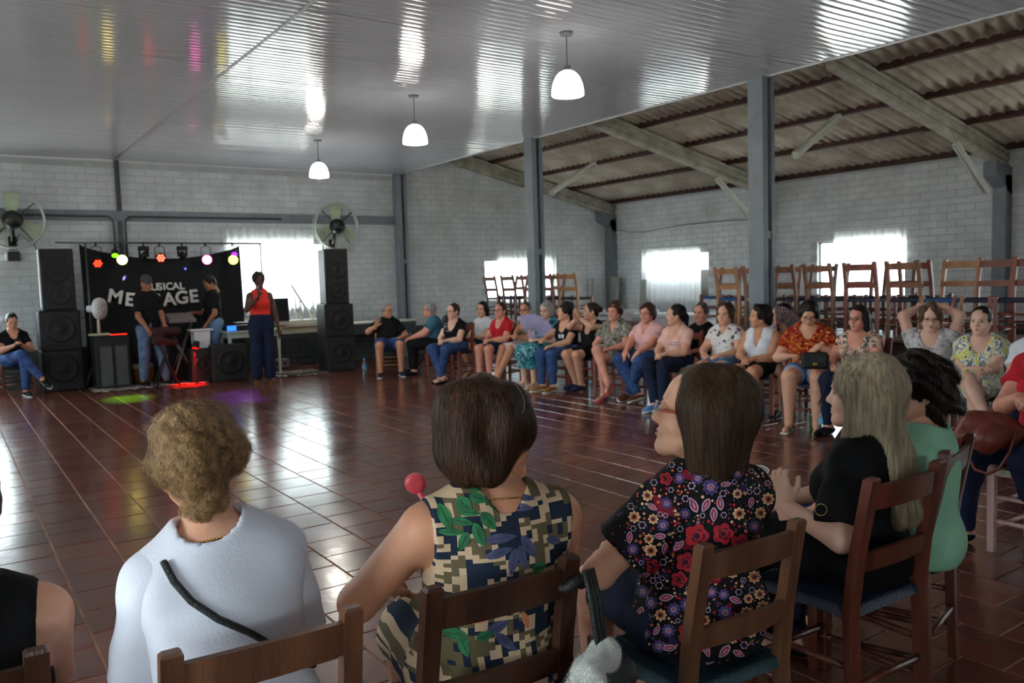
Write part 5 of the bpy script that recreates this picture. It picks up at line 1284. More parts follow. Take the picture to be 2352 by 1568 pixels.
# ------------------------------------------------------------------ chairs
def woodmat(name, c, c2, rough=.42): return M(name, c, rough, .15, 7, .15, 60, c2=c2, stretch=(3, 3, .35), objvar=.12)
woodmat('wood_mid', (112, 74, 50), (84, 52, 34)); woodmat('wood_red', (106, 50, 34), (74, 32, 22), .36); woodmat('wood_dark', (72, 42, 28), (46, 25, 17), .36); woodmat('wood_light', (164, 112, 68), (126, 80, 46)); woodmat('wood_pink', (206, 172, 168), (186, 146, 140), .5)
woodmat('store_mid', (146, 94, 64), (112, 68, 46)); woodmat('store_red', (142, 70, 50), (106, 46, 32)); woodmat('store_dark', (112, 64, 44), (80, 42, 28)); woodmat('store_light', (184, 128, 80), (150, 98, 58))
def seatmat(name, c): return M(name, c, .45, .12, 30, .5, 260)
seatmat('seat_navy', (34, 42, 66)); seatmat('seat_blue', (36, 84, 136)); seatmat('seat_cream', (212, 204, 180)); seatmat('seat_teal', (32, 62, 72)); seatmat('seat_dark', (30, 32, 40))
def _post(s):
    mb = MB(); x = s*.185; w, d = .042, .034
    pts = [(x*1.02, -.2, 0), (x, -.185, .44), (x*.985, -.205, .62), (x*.97, -.25, .86)]; V = []
    for i, p in enumerate(pts):
        k = .85 if i == 0 else 1.0
        V += [(p[0]+a*w/2*k, p[1]+b_*d/2*k, p[2]) for a, b_ in ((-1, -1), (1, -1), (1, 1), (-1, 1))]
    p = pts[-1]; V += [(p[0]+a*w/2*.72, p[1]-.003+b_*d/2*.7, p[2]+.008) for a, b_ in ((-1, -1), (1, -1), (1, 1), (-1, 1))]
    F_ = [(3, 2, 1, 0)]; n = len(V)//4
    for i in range(n-1):
        for k in range(4): F_.append((i*4+k, i*4+(k+1) % 4, i*4+4+(k+1) % 4, i*4+4+k))
    F_.append((n*4-4, n*4-3, n*4-2, n*4-1)); return mb.add(V, F_).mesh('post')
def _slat(z, h, yb):
    mb = MB(); n = 10; V = []; F_ = []
    for i in range(n+1):
        t = -1+2*i/n; x = t*.185; y = yb-.018*(1-t*t)
        for dy, dz in ((-.009, -h/2), (.009, -h/2), (.009, h/2), (-.009, h/2)): V.append((x, y+dy-dz*.15, z+dz+(.006*(1-t*t) if dz > 0 else 0)))
    for i in range(n):
        for k in range(4): F_.append((i*4+k, i*4+4+k, i*4+4+(k+1) % 4, i*4+(k+1) % 4))
    return mb.add(V, F_).mesh('slat')
def _seat():
    n = 56; V = []; F_ = []; wf, wb, d = .225, .2, .2
    for j in range(n+1):
        for i in range(n+1):
            u_, v_ = -1+2*i/n, -1+2*j/n; w = wf*(1+v_)/2+wb*(1-v_)/2; x, y = u_*w, v_*d
            rid = math.sin((v_ if abs(u_) > abs(v_) else u_)*58)
            e = max(abs(u_), abs(v_)); z = .452+.0022*rid-.012*(1-e*e)-(.03*max(0, (e-.9)/.1)**2)
            V.append((x, y, z))
    for j in range(n):
        for i in range(n): a = j*(n+1)+i; F_.append((a, a+1, a+n+2, a+n+1))
    m = MB().add(V, F_, True); m.box((0, 0, .425), (.39, .37, .03), None, .01); return m.mesh('seat')
CH = dict(post=[_post(-1), _post(1)], slat=[_slat(.80, .072, -.238), _slat(.595, .058, -.205)], seat=_seat(),
          leg=[MB().add([(s*.205+a*.019*k, .185+b_*.019*k, z) for z, k in ((0, .85), (.40, 1), (.468, 1), (.475, .7)) for a, b_ in ((-1, -1), (1, -1), (1, 1), (-1, 1))], [(3, 2, 1, 0), (12, 13, 14, 15)]+[(i*4+k, i*4+(k+1) % 4, i*4+4+(k+1) % 4, i*4+4+k) for i in range(3) for k in range(4)]).mesh('leg') for s in (-1, 1)],
          stretcher=[MB().tube(p, .0115, 8).mesh('stretcher') for p in ([(-.2, .185, .17), (.2, .185, .17)], [(-.2, .185, .3), (.2, .185, .3)], [(-.205, .185, .13), (-.187, -.19, .13)], [(.205, .185, .13), (.187, -.19, .13)], [(-.205, .185, .26), (-.187, -.19, .26)], [(.205, .185, .26), (.187, -.19, .26)], [(-.187, -.195, .2), (.187, -.195, .2)])])
def chair(x, y, az, label, wood='wood_mid', seat='seat_navy', z=0.0, group=None, sc=1.0, tilt=0.0):
    r = empty('wooden_chair', (x, y, z), -math.radians(az)); tag(r, label, 'chair', group); r.scale = (sc, sc, sc)
    if tilt: r.rotation_euler = (math.radians(tilt), 0, -math.radians(az))
    for k, L_ in CH.items():
        for me in (L_ if isinstance(L_, list) else [L_]): link(k, me, MATS[seat if k == 'seat' else wood], r)
    return r
def az_of(p): return math.degrees(math.atan2(p[0], p[1]))
GF = 'chairs of the seated people in front'
chair(.493, 1.836, 2.2, 'light brown wooden chair of the woman in white at front left', 'wood_mid', 'seat_navy', group=GF, sc=.99)
c2 = chair(1.036, 1.784, 4.6, 'dark brown wooden chair with bag straps over its post in front', 'wood_dark', 'seat_navy', group=GF, sc=1.0)
chair(1.728, 1.645, 2.7, 'brown wooden chair with teal seat of the woman in dark floral blouse', 'wood_mid', 'seat_teal', group=GF, sc=.98)
chair(2.485, 1.675, 1.0, 'reddish wooden chair with navy seat of the blond woman in black', 'wood_red', 'seat_navy', group=GF, sc=1.03)
chair(2.93, 1.765, -15, 'reddish wooden chair of the woman in green top', 'wood_red', 'seat_navy', group=GF, sc=1.03)
q0 = atz(90, 1495, .86)
chair(q0[0]-.185, q0[1]+.25, 0, 'dark wooden chair at the lower left corner', 'wood_dark', 'seat_navy', group=GF)
chair(4.72, 1.91, -90, 'pale pink painted chair at the right edge', 'wood_pink', 'seat_cream', group=GF)
# --- chairs standing on tables along the side wing
M('wood_tabletop', (120, 78, 48), .5, .15, 5, stretch=(1, 6, 1))
TG = 'wooden tables with chairs stored on top'
for k, (ya, yb) in enumerate(((2.95, 4.5), (4.55, 6.1), (6.15, 8.05))):
    table('dining_table', ['wooden table under stored chairs, nearest of three beside the column', 'wooden table under stored chairs, middle of the three by the column', 'wooden table under stored chairs, farthest of three by the column'][k], 8.85, (ya+yb)/2, 1.25, yb-ya, .77, 0, 'wood_tabletop', 'wood_dark', group=TG)
for k, (ya, yb) in enumerate(((9.95, 11.5), (11.55, 13.1))):
    table('dining_table', ['wooden table under stored chairs by the middle column', 'wooden table under stored chairs by the far window'][k], 8.85, (ya+yb)/2, 1.25, yb-ya, .77, 0, 'wood_tabletop', 'wood_dark', group=TG)
GS = 'chairs stored on tables in the side wing'
def on_table(px, X, az, wood, seat, label, tilt=0):
    p = atx(px, 690, X); chair(X, p[1], az, label, wood.replace('wood', 'store'), seat, .77, GS, .96)
fr = [(1696, 92, 'wood_light', 'seat_blue'), (1762, 88, 'wood_mid', 'seat_cream'), (1822, 91, 'wood_mid', 'seat_navy'), (1907, 94, 'wood_mid', 'seat_navy'), (1998, 86, 'wood_red', 'seat_navy'), (2100, 90, 'wood_mid', 'seat_navy'), (2184, -92, 'wood_light', 'seat_blue'), (2262, -88, 'wood_red', 'seat_navy'), (2346, -90, 'wood_red', 'seat_navy')]
nth = ['first', 'second', 'third', 'fourth', 'fifth', 'sixth', 'seventh', 'eighth', 'ninth']
for i, (px, az, w, s_) in enumerate(fr):
    on_table(px, 8.5, az, w, s_, '%s chair with %s seat stored on tables, %s in the front row' % ({'wood_light': 'light brown', 'wood_mid': 'brown', 'wood_red': 'reddish brown'}[w], {'seat_blue': 'blue', 'seat_cream': 'cream', 'seat_navy': 'navy'}[s_], nth[i]))
for i, (px, az, w, s_) in enumerate([(1655, -90, 'wood_red', 'seat_blue'), (1722, -86, 'wood_dark', 'seat_navy'), (1790, -93, 'wood_red', 'seat_cream'), (1868, -90, 'wood_dark', 'seat_navy'), (1950, -88, 'wood_red', 'seat_navy'), (2045, -92, 'wood_dark', 'seat_navy'), (2125, 90, 'wood_red', 'seat_navy')]):
    on_table(px, 9.12, az, w, s_, '%s chair stored on the tables, %s from left in the rear row' % ({'wood_dark': 'dark brown', 'wood_red': 'reddish brown'}[w], nth[i]))
for i, (px, az, w, s_, X) in enumerate([(1150, 90, 'wood_dark', 'seat_navy', 8.5), (1178, -90, 'wood_dark', 'seat_navy', 9.1), (1190, 88, 'wood_dark', 'seat_navy', 8.5), (1238, 92, 'wood_red', 'seat_cream', 8.5), (1262, -90, 'wood_red', 'seat_navy', 9.1), (1280, 95, 'wood_red', 'seat_navy', 8.5), (1322, 75, 'wood_light', 'seat_dark', 8.5)]):
    on_table(px, X, az, w, s_, '%s chair stored on tables by the far window, %s from the left' % ({'wood_dark': 'dark brown', 'wood_red': 'reddish brown', 'wood_light': 'light brown'}[w], nth[i]))
# --- white chest freezers, leaning panels, pushchair
def freezer(x, y, w, l, h, label):
    r = empty('chest_freezer', (x, y, 0)); tag(r, label, 'freezer', 'white chests along the side wall'); MB().box((0, 0, h*.45), (w, l, h*.9), None, .02).build('body', MATS['white_plastic'], r)
    MB().box((0, 0, h*.95), (w+.02, l+.02, h*.1), None, .015).build('lid', MATS['white_plastic'], r); MB().box((-w/2-.015, 0, h*.88), (.02, .25, .03), None, .004).build('handle', MATS['steel_light'], r)
freezer(11.3, 12.6, .7, 1.7, .84, 'long white chest by the draped window behind the seated women'); freezer(11.3, 10.7, .7, 1.6, .8, 'white chest behind the women in pink'); 
M('panel_grey', (150, 154, 148), .7, .05)
for i, (px, X, w, zt) in enumerate(((1405, 13.45, .3, 1.5), (1470, 13.5, .16, 1.42), (1345, 12.9, .05, 1.5))):
    p = atx(px, 670, X); r = empty('leaning_board', (X, min(p[1], 15.35), 0)); tag(r, ['pair of pale boards leaning in the wall corner', 'narrow pale board leaning left of the draped window', 'thin pale batten leaning beside the stored chairs'][i], 'board'); MB().bar((0, 0, 0), (.12, 0, zt), .05, w, .004, up=(0, 1, 0)).build('panel', MATS['panel_grey'], r)
r = empty('pushchair', (7.05, 12.6, 0), 1.2); tag(r, 'dark folded pushchair with a black loop handle behind the man in teal', 'pushchair')
MB().tube([(-.2, -.1, .62), (-.19, -.3, 1.05), (-.1, -.36, 1.13), (.1, -.36, 1.13), (.19, -.3, 1.05), (.2, -.1, .62)], .017, 8).build('handle', MATS['fan_black'], r)
for s_ in (-.2, .2): MB().tube([(s_, -.1, .62), (s_, .35, .1)], .015, 8).build('frame', MATS['fan_black'], r); MB().tube([(s_, .15, .62), (s_, -.3, .1)], .015, 8).build('frame', MATS['fan_black'], r)
MB().box((0, .02, .5), (.36, .34, .1), rotx(.2), .03).build('seat', M('push_cloth', (50, 40, 52), .8, .1), r); MB().box((0, -.16, .72), (.36, .1, .42), rotx(.3), .03).build('backrest', MATS['push_cloth'], r)
MB().lathe([(.0, -.2), (.22, -.19), (.25, 0), (.22, .19), (0, .2)], 20, (0, .0, .8), roty(PI/2)).build('hood', MATS['push_cloth'], r) if False else None
for s_ in (-.22, .22):
    for y in (.36, -.3): MB().tube([(s_, y+.07*math.cos(a), .085+.07*math.sin(a)) for a in np.linspace(0, 2*PI, 17)[:-1]], .014, 6, closed=True).build('wheel', MATS['fan_black'], r)
# wall cable
pts = [atx(x, y, XR-.03) for x, y in ((1412, 527), (1445, 533), (1480, 532), (1520, 525), (1580, 515), (1680, 506), (1730, 504))]
tag(MB().tube(pts, .008, 6).build('wall_cable', MATS['steel_dark']), 'thin dark cable strung along the side wall below the roof', 'cable')
# ------------------------------------------------------------------ people
def norm180(a): return (a+180) % 360-180
def H(px, py, X): return atx(px, py, X)
GM = 'chairs of the people seated along the side'
def sit(label, who, head, az, haz=None, wood='wood_red', seat='seat_navy', chair_on=True, **k):
    hy = 0 if haz is None else max(-80, min(80, -norm180(haz-az)))
    inf = person(label, head, az, hy=hy, **k)
    if chair_on:
        l = inf['root'].location; a = math.radians(az); chair(l.x+.02*math.sin(a), l.y+.02*math.cos(a), az, 'wooden chair under %s' % who, wood.replace('wood', 'store'), seat, group=GM)
    return inf
lapL = {-1: dict(at=(-.05, .30, .635), curl=.5, dir=(.55, .8, -.15)), 1: dict(at=(.05, .31, .64), curl=.5, dir=(-.55, .8, -.15))}
thigh = {-1: dict(at=(-.11, .33, .64), curl=.35), 1: dict(at=(.11, .33, .64), curl=.35)}
crossR = dict(knees={-1: (-.06, .45, .52), 1: (.0, .47, .62)}, ankles={-1: (-.04, .40, .08), 1: (-.22, .60, .26)}, footdir={1: (-.25, 1, -.5)})
ankX = dict(knees={-1: (-.13, .43, .51), 1: (.13, .43, .51)}, ankles={-1: (.05, .34, .08), 1: (-.05, .42, .085)})
fwdleg = dict(ankles={-1: (-.12, .55, .08), 1: (.08, .5, .08)})
# row along the side, far to near
sit('grey haired man in black tee and denim shorts gesturing with one hand', 'the man in denim shorts', H(889, 726, 6.1), -158, -188, 'wood_light', 'seat_dark', male=True, b=1.12, belly=1.1, skin='skin_tan', hair=('crop', 'hair_grey'), glasses='frame_gold', top=dict(mat='cl_black', sleeve=.7, loose=.008, scoop=None), bottom=dict(kind='shorts', mat='cl_denim', len=.85, loose=.012), shoes=('low', 'sh_navy', 'sh_white'), hands={1: dict(at=(.2, .27, .83), curl=.2, dir=(-.3, .3, .9), up=(0, -1, .2)), -1: dict(at=(-.2, .2, .62))}, knees={-1: (-.17, .42, .51), 1: (.17, .42, .51)}, ankles={-1: (-.17, .40, .08), 1: (.17, .42, .08)})
sit('silver haired man in teal polo and black trousers turned to the stage', 'the man in teal polo', H(986, 712, 6.6), -66, -58, male=True, b=1.08, skin='skin_ruddy', hair=('crop', 'hair_silver'), glasses='frame_black', lean=10, top=dict(mat='cl_teal', sleeve=.6, loose=.008, scoop=None), bottom=dict(mat='cl_black', loose=.006), shoes=('low', 'sh_black'), hands={-1: dict(at=(-.09, .42, .62)), 1: dict(at=(.09, .42, .62))})
i = sit('woman in glasses, black printed tee and jeans with crossed ankles', 'the woman in black printed tee', H(1041, 716, 6.45), -113, -98, skin='skin_pale', hair=('tight', 'hair_brown'), glasses='frame_brown', b=1.05, top=dict(mat='cl_black', sleeve=.4, scoop=(.09, .07)), bottom=dict(mat='cl_denim', loose=.004), shoes=('sandal', 'sh_black'), hands=lapL, **ankX)
PRINTS = [(i, [(1030+dx, 748+dy, w, h, 'print_grey') for dx, dy, w, h in ((0, -5, 16, 2.5), (2, 1, 26, 3), (1, 5, 22, 2.5), (0, 12, 14, 2))])]
sit('dark haired woman in white top leaning behind the woman in red', 'the woman in white top', H(1108, 720, 7.1), -103, -112, skin='skin', hair=('low', 'hair_black'), top=dict(mat='cl_white', sleeve=.5, scoop=None), bottom=dict(kind='skirt', mat='cl_denimdk', len=.85), shoes=('sandal', 'sh_orange'), hands=lapL, ankles={-1: (-.1, .3, .12), 1: (.06, .28, .12)})
sit('woman in red cut-sleeve top, glasses and navy skirt', 'the woman in red top', H(1150, 722, 6.95), -103, -106, skin='skin_ruddy', hair=('pony', 'hair_brown'), glasses='frame_brown', b=1.1, top=dict(mat='cl_red', sleeve=.55, scoop=(.08, .05)), bottom=dict(kind='skirt', mat='cl_denimdk', len=.88), shoes=('sandal', 'sh_red'), hands=lapL)
i5 = sit('woman in glasses half hidden behind an open lilac fan', 'the woman behind the lilac fan', H(1207, 718, 7.2), -95, -116, skin='skin_tan', hair=('tight', 'hair_salt'), glasses='frame_brown', top=dict(mat='cl_greyknit', sleeve=.5), bottom=dict(kind='skirt', mat='pr_greyfloral', len=.92), shoes=('sandal', 'sh_silver', 'sh_white'), hands={-1: dict(at=(-.05, .3, .68), curl=.9), 1: dict(at=(-.12, .36, .70), curl=.9)}, ankles={-1: (-.12, .72, .1), 1: (.02, .62, .1)})
sit('silver haired woman in sunglasses and teal tie-dye dress', 'the silver haired woman in teal', H(1255, 732, 7.15), -99, -110, skin='skin_pale', hair=('bob', 'hair_silver'), glasses='frame_brown', b=1.12, top=dict(mat='pr_tealdress', sleeve=.5, scoop=(.085, .06), loose=.006), bottom=dict(kind='skirt', mat='pr_tealdress', len=1.5, loose=.02), shoes=('sandal', 'sh_white'), hands={-1: dict(at=(-.12, .28, .66)), 1: dict(at=(.05, .3, .66))})
i = sit('dark haired woman in black lettered tee and jeans facing the stage', 'the woman in black lettered tee', H(1298, 724, 7.05), -99, -62, skin='skin', hair=('short', 'hair_black'), b=1.05, top=dict(mat='cl_black', sleeve=.45, scoop=(.085, .06)), bottom=dict(mat='cl_denim', loose=.004), shoes=('low', 'sh_tan', 'sh_white'), hands={-1: dict(at=(-.05, .33, .62)), 1: dict(at=(.07, .4, .7), curl=.3)})
PRINTS.append((i, [(1289, 772, 14, 9, 'print_white'), (1288, 787, 28, 8, 'print_white')]))
i8 = sit('woman in black dress with bun clapping her hands', 'the woman in black dress', H(1358, 728, 7.2), -95, -58, skin='skin', hair=('bun', 'hair_dark'), top=dict(mat='cl_black', sleeve=.25, scoop=(.09, .08)), bottom=dict(kind='skirt', mat='cl_blacksk', len=.78), shoes=('low', 'sh_navy'), hands={-1: dict(at=(-.03, .27, .98), curl=.3, dir=(.1, .5, .8), up=(-1, 0, .2)), 1: dict(at=(.05, .26, .97), curl=.3, dir=(-.1, .5, .8), up=(1, 0, .2))}, ankles={-1: (-.05, .3, .1), 1: (.1, .25, .1)})
PRINTS.append((i8, [(1334, 768, 16, 3, 'print_gold'), (1336, 773, 12, 3, 'print_gold'), (1335, 763, 6, 8, 'print_gold')]))
sit('woman in camouflage patterned dress with legs crossed', 'the woman in camouflage dress', H(1412, 716, 7.0), -107, -100, skin='skin_ruddy', hair=('short', 'hair_brown'), hseed=4, b=1.12, top=dict(mat='pr_camo', sleeve=.6, v=.13, scoop=None, loose=.012), bottom=dict(kind='skirt', mat='pr_camo', len=.85, loose=.01), shoes=('sandal', 'sh_red', 'sh_purple'), hands=thigh, **crossR)
i = sit('auburn haired woman in pink tee and jeans, ankles crossed', 'the auburn haired woman in pink', H(1487, 724, 7.1), -103, -102, skin='skin_ruddy', hair=('short', 'hair_auburn'), hseed=2, b=1.12, glasses='frame_gold', top=dict(mat='cl_pink', sleeve=.6, v=.1, scoop=None, loose=.008), bottom=dict(mat='cl_denim', loose=.006), shoes=('low', 'sh_brown', 'sh_white'), hands={-1: dict(at=(-.09, .38, .62), curl=.3, dir=(.1, .7, -.6)), 1: dict(at=(.09, .38, .62), curl=.3, dir=(-.1, .7, -.6))}, mouth=True, knees={-1: (-.15, .43, .51), 1: (.15, .43, .51)}, ankles={-1: (.1, .32, .1), 1: (-.06, .36, .1)})
i = sit('black haired woman with plait in pink tee and dark trousers', 'the woman with a plait', H(1552, 733, 6.95), -99, -50, skin='skin', hair=('pony', 'hair_black'), top=dict(mat='cl_pink2', sleeve=.6, scoop=(.08, .06)), bottom=dict(mat='cl_denimdk', loose=.004), shoes=('low', 'sh_blue', 'sh_white'), hands=lapL, ankles={-1: (-.14, .5, .08), 1: (-.02, .48, .08)})
PRINTS.append((i, [(1549, 786, 24, 1.6, 'print_grey'), (1549, 791, 24, 1.6, 'print_grey')]))
sit('grey haired man in plain black tee between two women', 'the man in plain black tee', H(1610, 722, 7.45), -103, -104, male=True, skin='skin_ruddy', hair=('crop', 'hair_salt'), top=dict(mat='cl_blacktop', sleeve=.5, scoop=None), bottom=dict(kind='shorts', mat='cl_denimdk', len=.85), shoes=('low', 'sh_black'), hands=thigh)
i = sit('short haired woman in white blouse with grey flower print', 'the woman in white flower blouse', H(1665, 722, 7.2), -105, -108, skin='skin', hair=('short', 'hair_brown'), hseed=6, b=1.05, top=dict(mat='pr_whitefloral', sleeve=.45, v=.08, scoop=None), bottom=dict(kind='shorts', mat='cl_denimlt', len=.8), shoes=('low', 'sh_black'), hands=thigh)
sit('woman in white sleeveless top and black skirt looking to the stage', 'the woman in white sleeveless top', H(1746, 734, 7.1), -103, -52, skin='skin_tan', hair=('short', 'hair_black'), hseed=8, b=1.08, top=dict(mat='cl_white', sleeve=0, v=.16, scoop=None), bottom=dict(kind='skirt', mat='cl_blacksk', len=.75), shoes=('sandal', 'sh_white'), hands=lapL, ankles={-1: (-.1, .4, .1), 1: (.05, .3, .12)})
i15 = sit('woman in lilac top hidden behind a flowered hand fan', 'the woman behind the flowered fan', H(1796, 745, 7.5), -105, -60, skin='skin', hair=('tight', 'hair_black'), top=dict(mat='cl_lav', sleeve=.4, loose=.01), bottom=dict(kind='skirt', mat='cl_lav', len=.8, loose=.01), shoes=('low', 'sh_black'), hands={1: dict(at=(.06, .27, .93), curl=1.3, dir=(-.1, .2, .95)), -1: dict(at=(-.08, .3, .63))}, poles={1: (.9, .3, -.9)})
i16 = sit('woman in red and orange blouse and denim shorts looking into her black handbag', 'the woman with the black handbag', H(1857, 722, 7.05), -119, -128, skin='skin', hair=('short', 'hair_black'), hseed=1, b=1.25, hp=-24, belly=1.2, glasses='frame_black', top=dict(mat='pr_redorange', sleeve=.6, scoop=(.09, .035), neck=.075, loose=.015), bottom=dict(kind='shorts', mat='cl_denimlt', len=.7, loose=.008), shoes=('sandal', 'sh_white', 'sh_black'), hands={-1: dict(at=(-.12, .27, .80), curl=.6, dir=(.6, .4, -.5)), 1: dict(at=(.15, .28, .70), curl=.7)}, knees={-1: (-.13, .44, .51), 1: (.13, .44, .51)}, ankles={-1: (-.12, .46, .08), 1: (.13, .46, .08)})
sit('dark haired woman in glasses and multicoloured flower top, smiling', 'the woman in multicoloured top', H(1972, 740, 7.1), -97, -92, skin='skin_ruddy', hair=('long', 'hair_dark'), b=1.15, glasses='frame_black', top=dict(mat='pr_multifloral', sleeve=.4, scoop=(.095, .07)), bottom=dict(mat='cl_denimdk'), shoes=('low', 'sh_black'), hands=thigh)
i18 = sit('woman in grey patterned blouse holding both arms behind her head', 'the woman with raised arms', H(2137, 730, 7.3), -113, -124, skin='skin_pale', hair=('short', 'hair_lightbrown'), hseed=3, hp=-10, glasses='frame_brown', b=1.05, mouth=True, top=dict(mat='pr_greyfloral', sleeve=.45, scoop=(.08, .05), loose=.006), bottom=dict(mat='cl_denimdk'), shoes=('low', 'sh_black'), hands={-1: dict(at=(-.08, -.13, 1.17), curl=.7, dir=(.9, -.2, .1)), 1: dict(at=(.08, -.13, 1.17), curl=.7, dir=(-.9, -.2, .1))}, poles={-1: (-1, .5, .6), 1: (1, .5, .6)})
sit('woman in yellow and grey leaf print dress at the right', 'the woman in yellow print dress', H(2253, 745, 7.15), -103, -98, skin='skin_pale', hair=('pony', 'hair_dark'), b=1.02, top=dict(mat='pr_yellow', sleeve=.6, scoop=(.085, .04), loose=.01), bottom=dict(kind='skirt', mat='pr_yellow', len=.9, loose=.01), shoes=('low', 'sh_black'), hands={-1: dict(at=(-.06, .38, .66), curl=.2, dir=(.1, .6, -.7)), 1: dict(at=(-.02, .26, .68), curl=.3)}, **crossR)
sit('person in white tee at the right edge with clasped hands', 'the person in white tee', H(2392, 740, 6.9), -103, -100, skin='skin_ruddy', hair=('short', 'hair_dark'), top=dict(mat='cl_white', sleeve=.6, loose=.008), bottom=dict(mat='cl_denimdk', loose=.01), shoes=('low', 'sh_black'), hands=lapL)
# stage people
p = aty(595, 654, 12.85)
sing = person('singer in red halter top and navy trousers holding a microphone', p, 188, stand=True, hy=5, skin='skin_black', hair=('afro', 'hair_black'), L=.53, top=dict(mat='cl_coral', sleeve=0, scoop=None, neck=.056, hem=.02, armhole=1.25), bottom=dict(mat='cl_denimdk', flare=.04, loose=.012, waist=.16), shoes=('sandal', 'sh_tan'), hands={1: dict(at=(.06, .21, 1.36), curl=1.35, dir=(-.3, .3, .8)), -1: dict(at=(-.27, .06, .80), curl=.3)}, mouth=True, poles={1: (.9, -.3, -.8)})
p = aty(337, 656, 14.15)
player = person('man in grey cap, dark tee and pale jeans standing at the instrument', p, 160, stand=True, male=True, hp=-22, hy=-12, b=1.05, L=.54, skin='skin_brown', hair=('cap', 'cap_grey'), lean=0, top=dict(mat='cl_black', sleeve=.75, loose=.012, scoop=None, hem=-.06), bottom=dict(mat='cl_denimpale', loose=.012), shoes=('low', 'sh_black'), hands={1: dict(at=(.18, .26, .93), curl=.7), -1: dict(at=(-.1, .3, .95), curl=.7)}, ankles={-1: (-.2, .1, .075), 1: (.13, -.02, .075)}, poles={1: (.6, -.9, -.1), -1: (-.6, -.9, -.1)})
p = aty(483, 672, 14.5)
person('man in dark polo bending over the mixing desk', p, -95, stand=True, male=True, hp=-25, hy=-5, L=.52, b=1.02, skin='skin_brown', hair=('crop', 'hair_black'), top=dict(mat='cl_black', sleeve=.7, loose=.01, scoop=None, hem=-.05), bottom=dict(mat='cl_denimlt', loose=.01), shoes=('low', 'sh_black'), hands={1: dict(at=(.1, .3, 1.12), curl=.6), -1: dict(at=(-.18, .2, .9), curl=.6)})
p = aty(27, 738, 14.55)
i0 = sit('woman in black tee and jeans sitting by the wall with her phone', 'the woman with the phone', p, 172, 172, 'wood_dark', 'seat_dark', skin='skin_tan', hair=('bun', 'hair_black'), hp=-22, b=1.08, top=dict(mat='cl_blacktop', sleeve=.6, scoop=(.08, .04)), bottom=dict(mat='cl_denim', loose=.005), shoes=('low', 'sh_black', 'sh_white'), hands={-1: dict(at=(-.05, .3, .76), curl=.8, dir=(.4, .6, .5)), 1: dict(at=(.05, .3, .76), curl=.8, dir=(-.4, .6, .5))}, **crossR)

# --- front row, seen from behind
RF = dict(res=.0115, cres=.0085, headh=.0055, hairh=.0055, hand_h=.0046)
def front(label, px, py, dep, az, haz, **k):
    kk = dict(RF); kk.update(k); return person(label, atd(px, py, dep), az, hy=max(-85, min(85, -norm180(haz-az))), **kk)
f0 = front('woman in black strap top at the lower left corner', -128, 1200, 1.66, 6, 0, skin='skin', hair=('curly', 'hair_black'), b=1.1, lean=-2, top=dict(mat='cl_blacktop', sleeve=0, armhole=.95, neck=.085, scoop=None, drop=.16), poles={-1: (-.2, -.2, -1), 1: (.2, -.2, -1)}, hands={1: dict(at=(.12, .36, .66))}, bottom=dict(mat='cl_denimdk'), shoes=('low', 'sh_black'))
f1 = front('woman with curly light brown hair in white tee seen from behind', 455, 1066, 1.82, 4, 14, skin='skin', hair=('curly', 'hair_curl'), hseed=12, hairscale=.97, hr=-8, hp=-4, b=.98, ss=.9, lean=2, side=-5, poles={-1: (-.45, -.6, -.8), 1: (.45, -.6, -.8)}, bust=1.0, top=dict(mat='cl_whiteblue', sleeve=.8, loose=.01, scoop=None, neck=.072, fold=.005, hem=-.1), bottom=dict(mat='cl_denim', loose=.006), shoes=('low', 'sh_black'))
f2 = front('woman with brown bob in sleeveless leaf print dress seen from behind', 1130, 1003, 2.09, 12, 97, skin='skin_tan', hair=('bob', 'hair_brown'), hseed=5, hairscale=1.17, hips=.9, b=1.13, ss=1.14, shd=.06, side=3, lean=-3, hp=-3, top=dict(mat='pr_pixel', sleeve=0, armhole=.9, scoop=None, neck=.072, drop=.01, fold=.004, loose=.004, hem=-.12), bottom=dict(kind='skirt', mat='pr_pixel', len=.95, loose=.01), shoes=('low', 'sh_black'), hands={-1: dict(at=(-.2, .28, .68)), 1: dict(at=(.12, .3, .66))}, poles={-1: (-1, -.35, -.55), 1: (1, -.3, -.5)})
f3 = front('woman with long brown hair and red glasses in dark floral blouse', 1606, 955, 2.38, 8, -42, headh=.0036, skin='skin', hair=('straight', 'hair_straight'), hseed=7, hairscale=1.06, hscale=1.1, hips=.88, b=1.06, lean=-4, hp=12, glasses=None, top=dict(mat='pr_darkfloral', sleeve=.62, loose=.016, scoop=None, neck=.074, fold=.005, hem=-.1), bottom=dict(kind='skirt', mat='cl_denimdk', len=.9), shoes=('low', 'sh_black'), hands={-1: dict(at=(-.16, .24, .68)), 1: dict(at=(.1, .3, .66))}, poles={-1: (-1, -.4, -.5), 1: (1, -.3, -.5)})
f4 = front('woman with long grey blond hair in black top holding a plastic cup', 1978, 908, 2.86, -14, -22, skin='skin_pale', hair=('wavy', 'hair_blond'), hseed=9, hairscale=1.12, hips=.85, b=.97, belly=.2, lean=-4, hp=3, top=dict(mat='cl_blacktop', sleeve=.85, loose=.018, scoop=None, neck=.075, hem=-.12), bottom=dict(mat='cl_black', loose=.008), shoes=('low', 'sh_black'), hands={-1: dict(at=(-.27, .16, .74), curl=.75, dir=(.1, .25, .9), up=(-1, -.3, 0), thumb=.1), 1: dict(at=(.1, .3, .66))}, poles={-1: (-.6, -.8, -1), 1: (1, -.3, -.5)}, knees={-1: (-.2, .40, .60), 1: (.1, .43, .51)}, ankles={-1: (-.2, .42, .14), 1: (.1, .42, .08)})
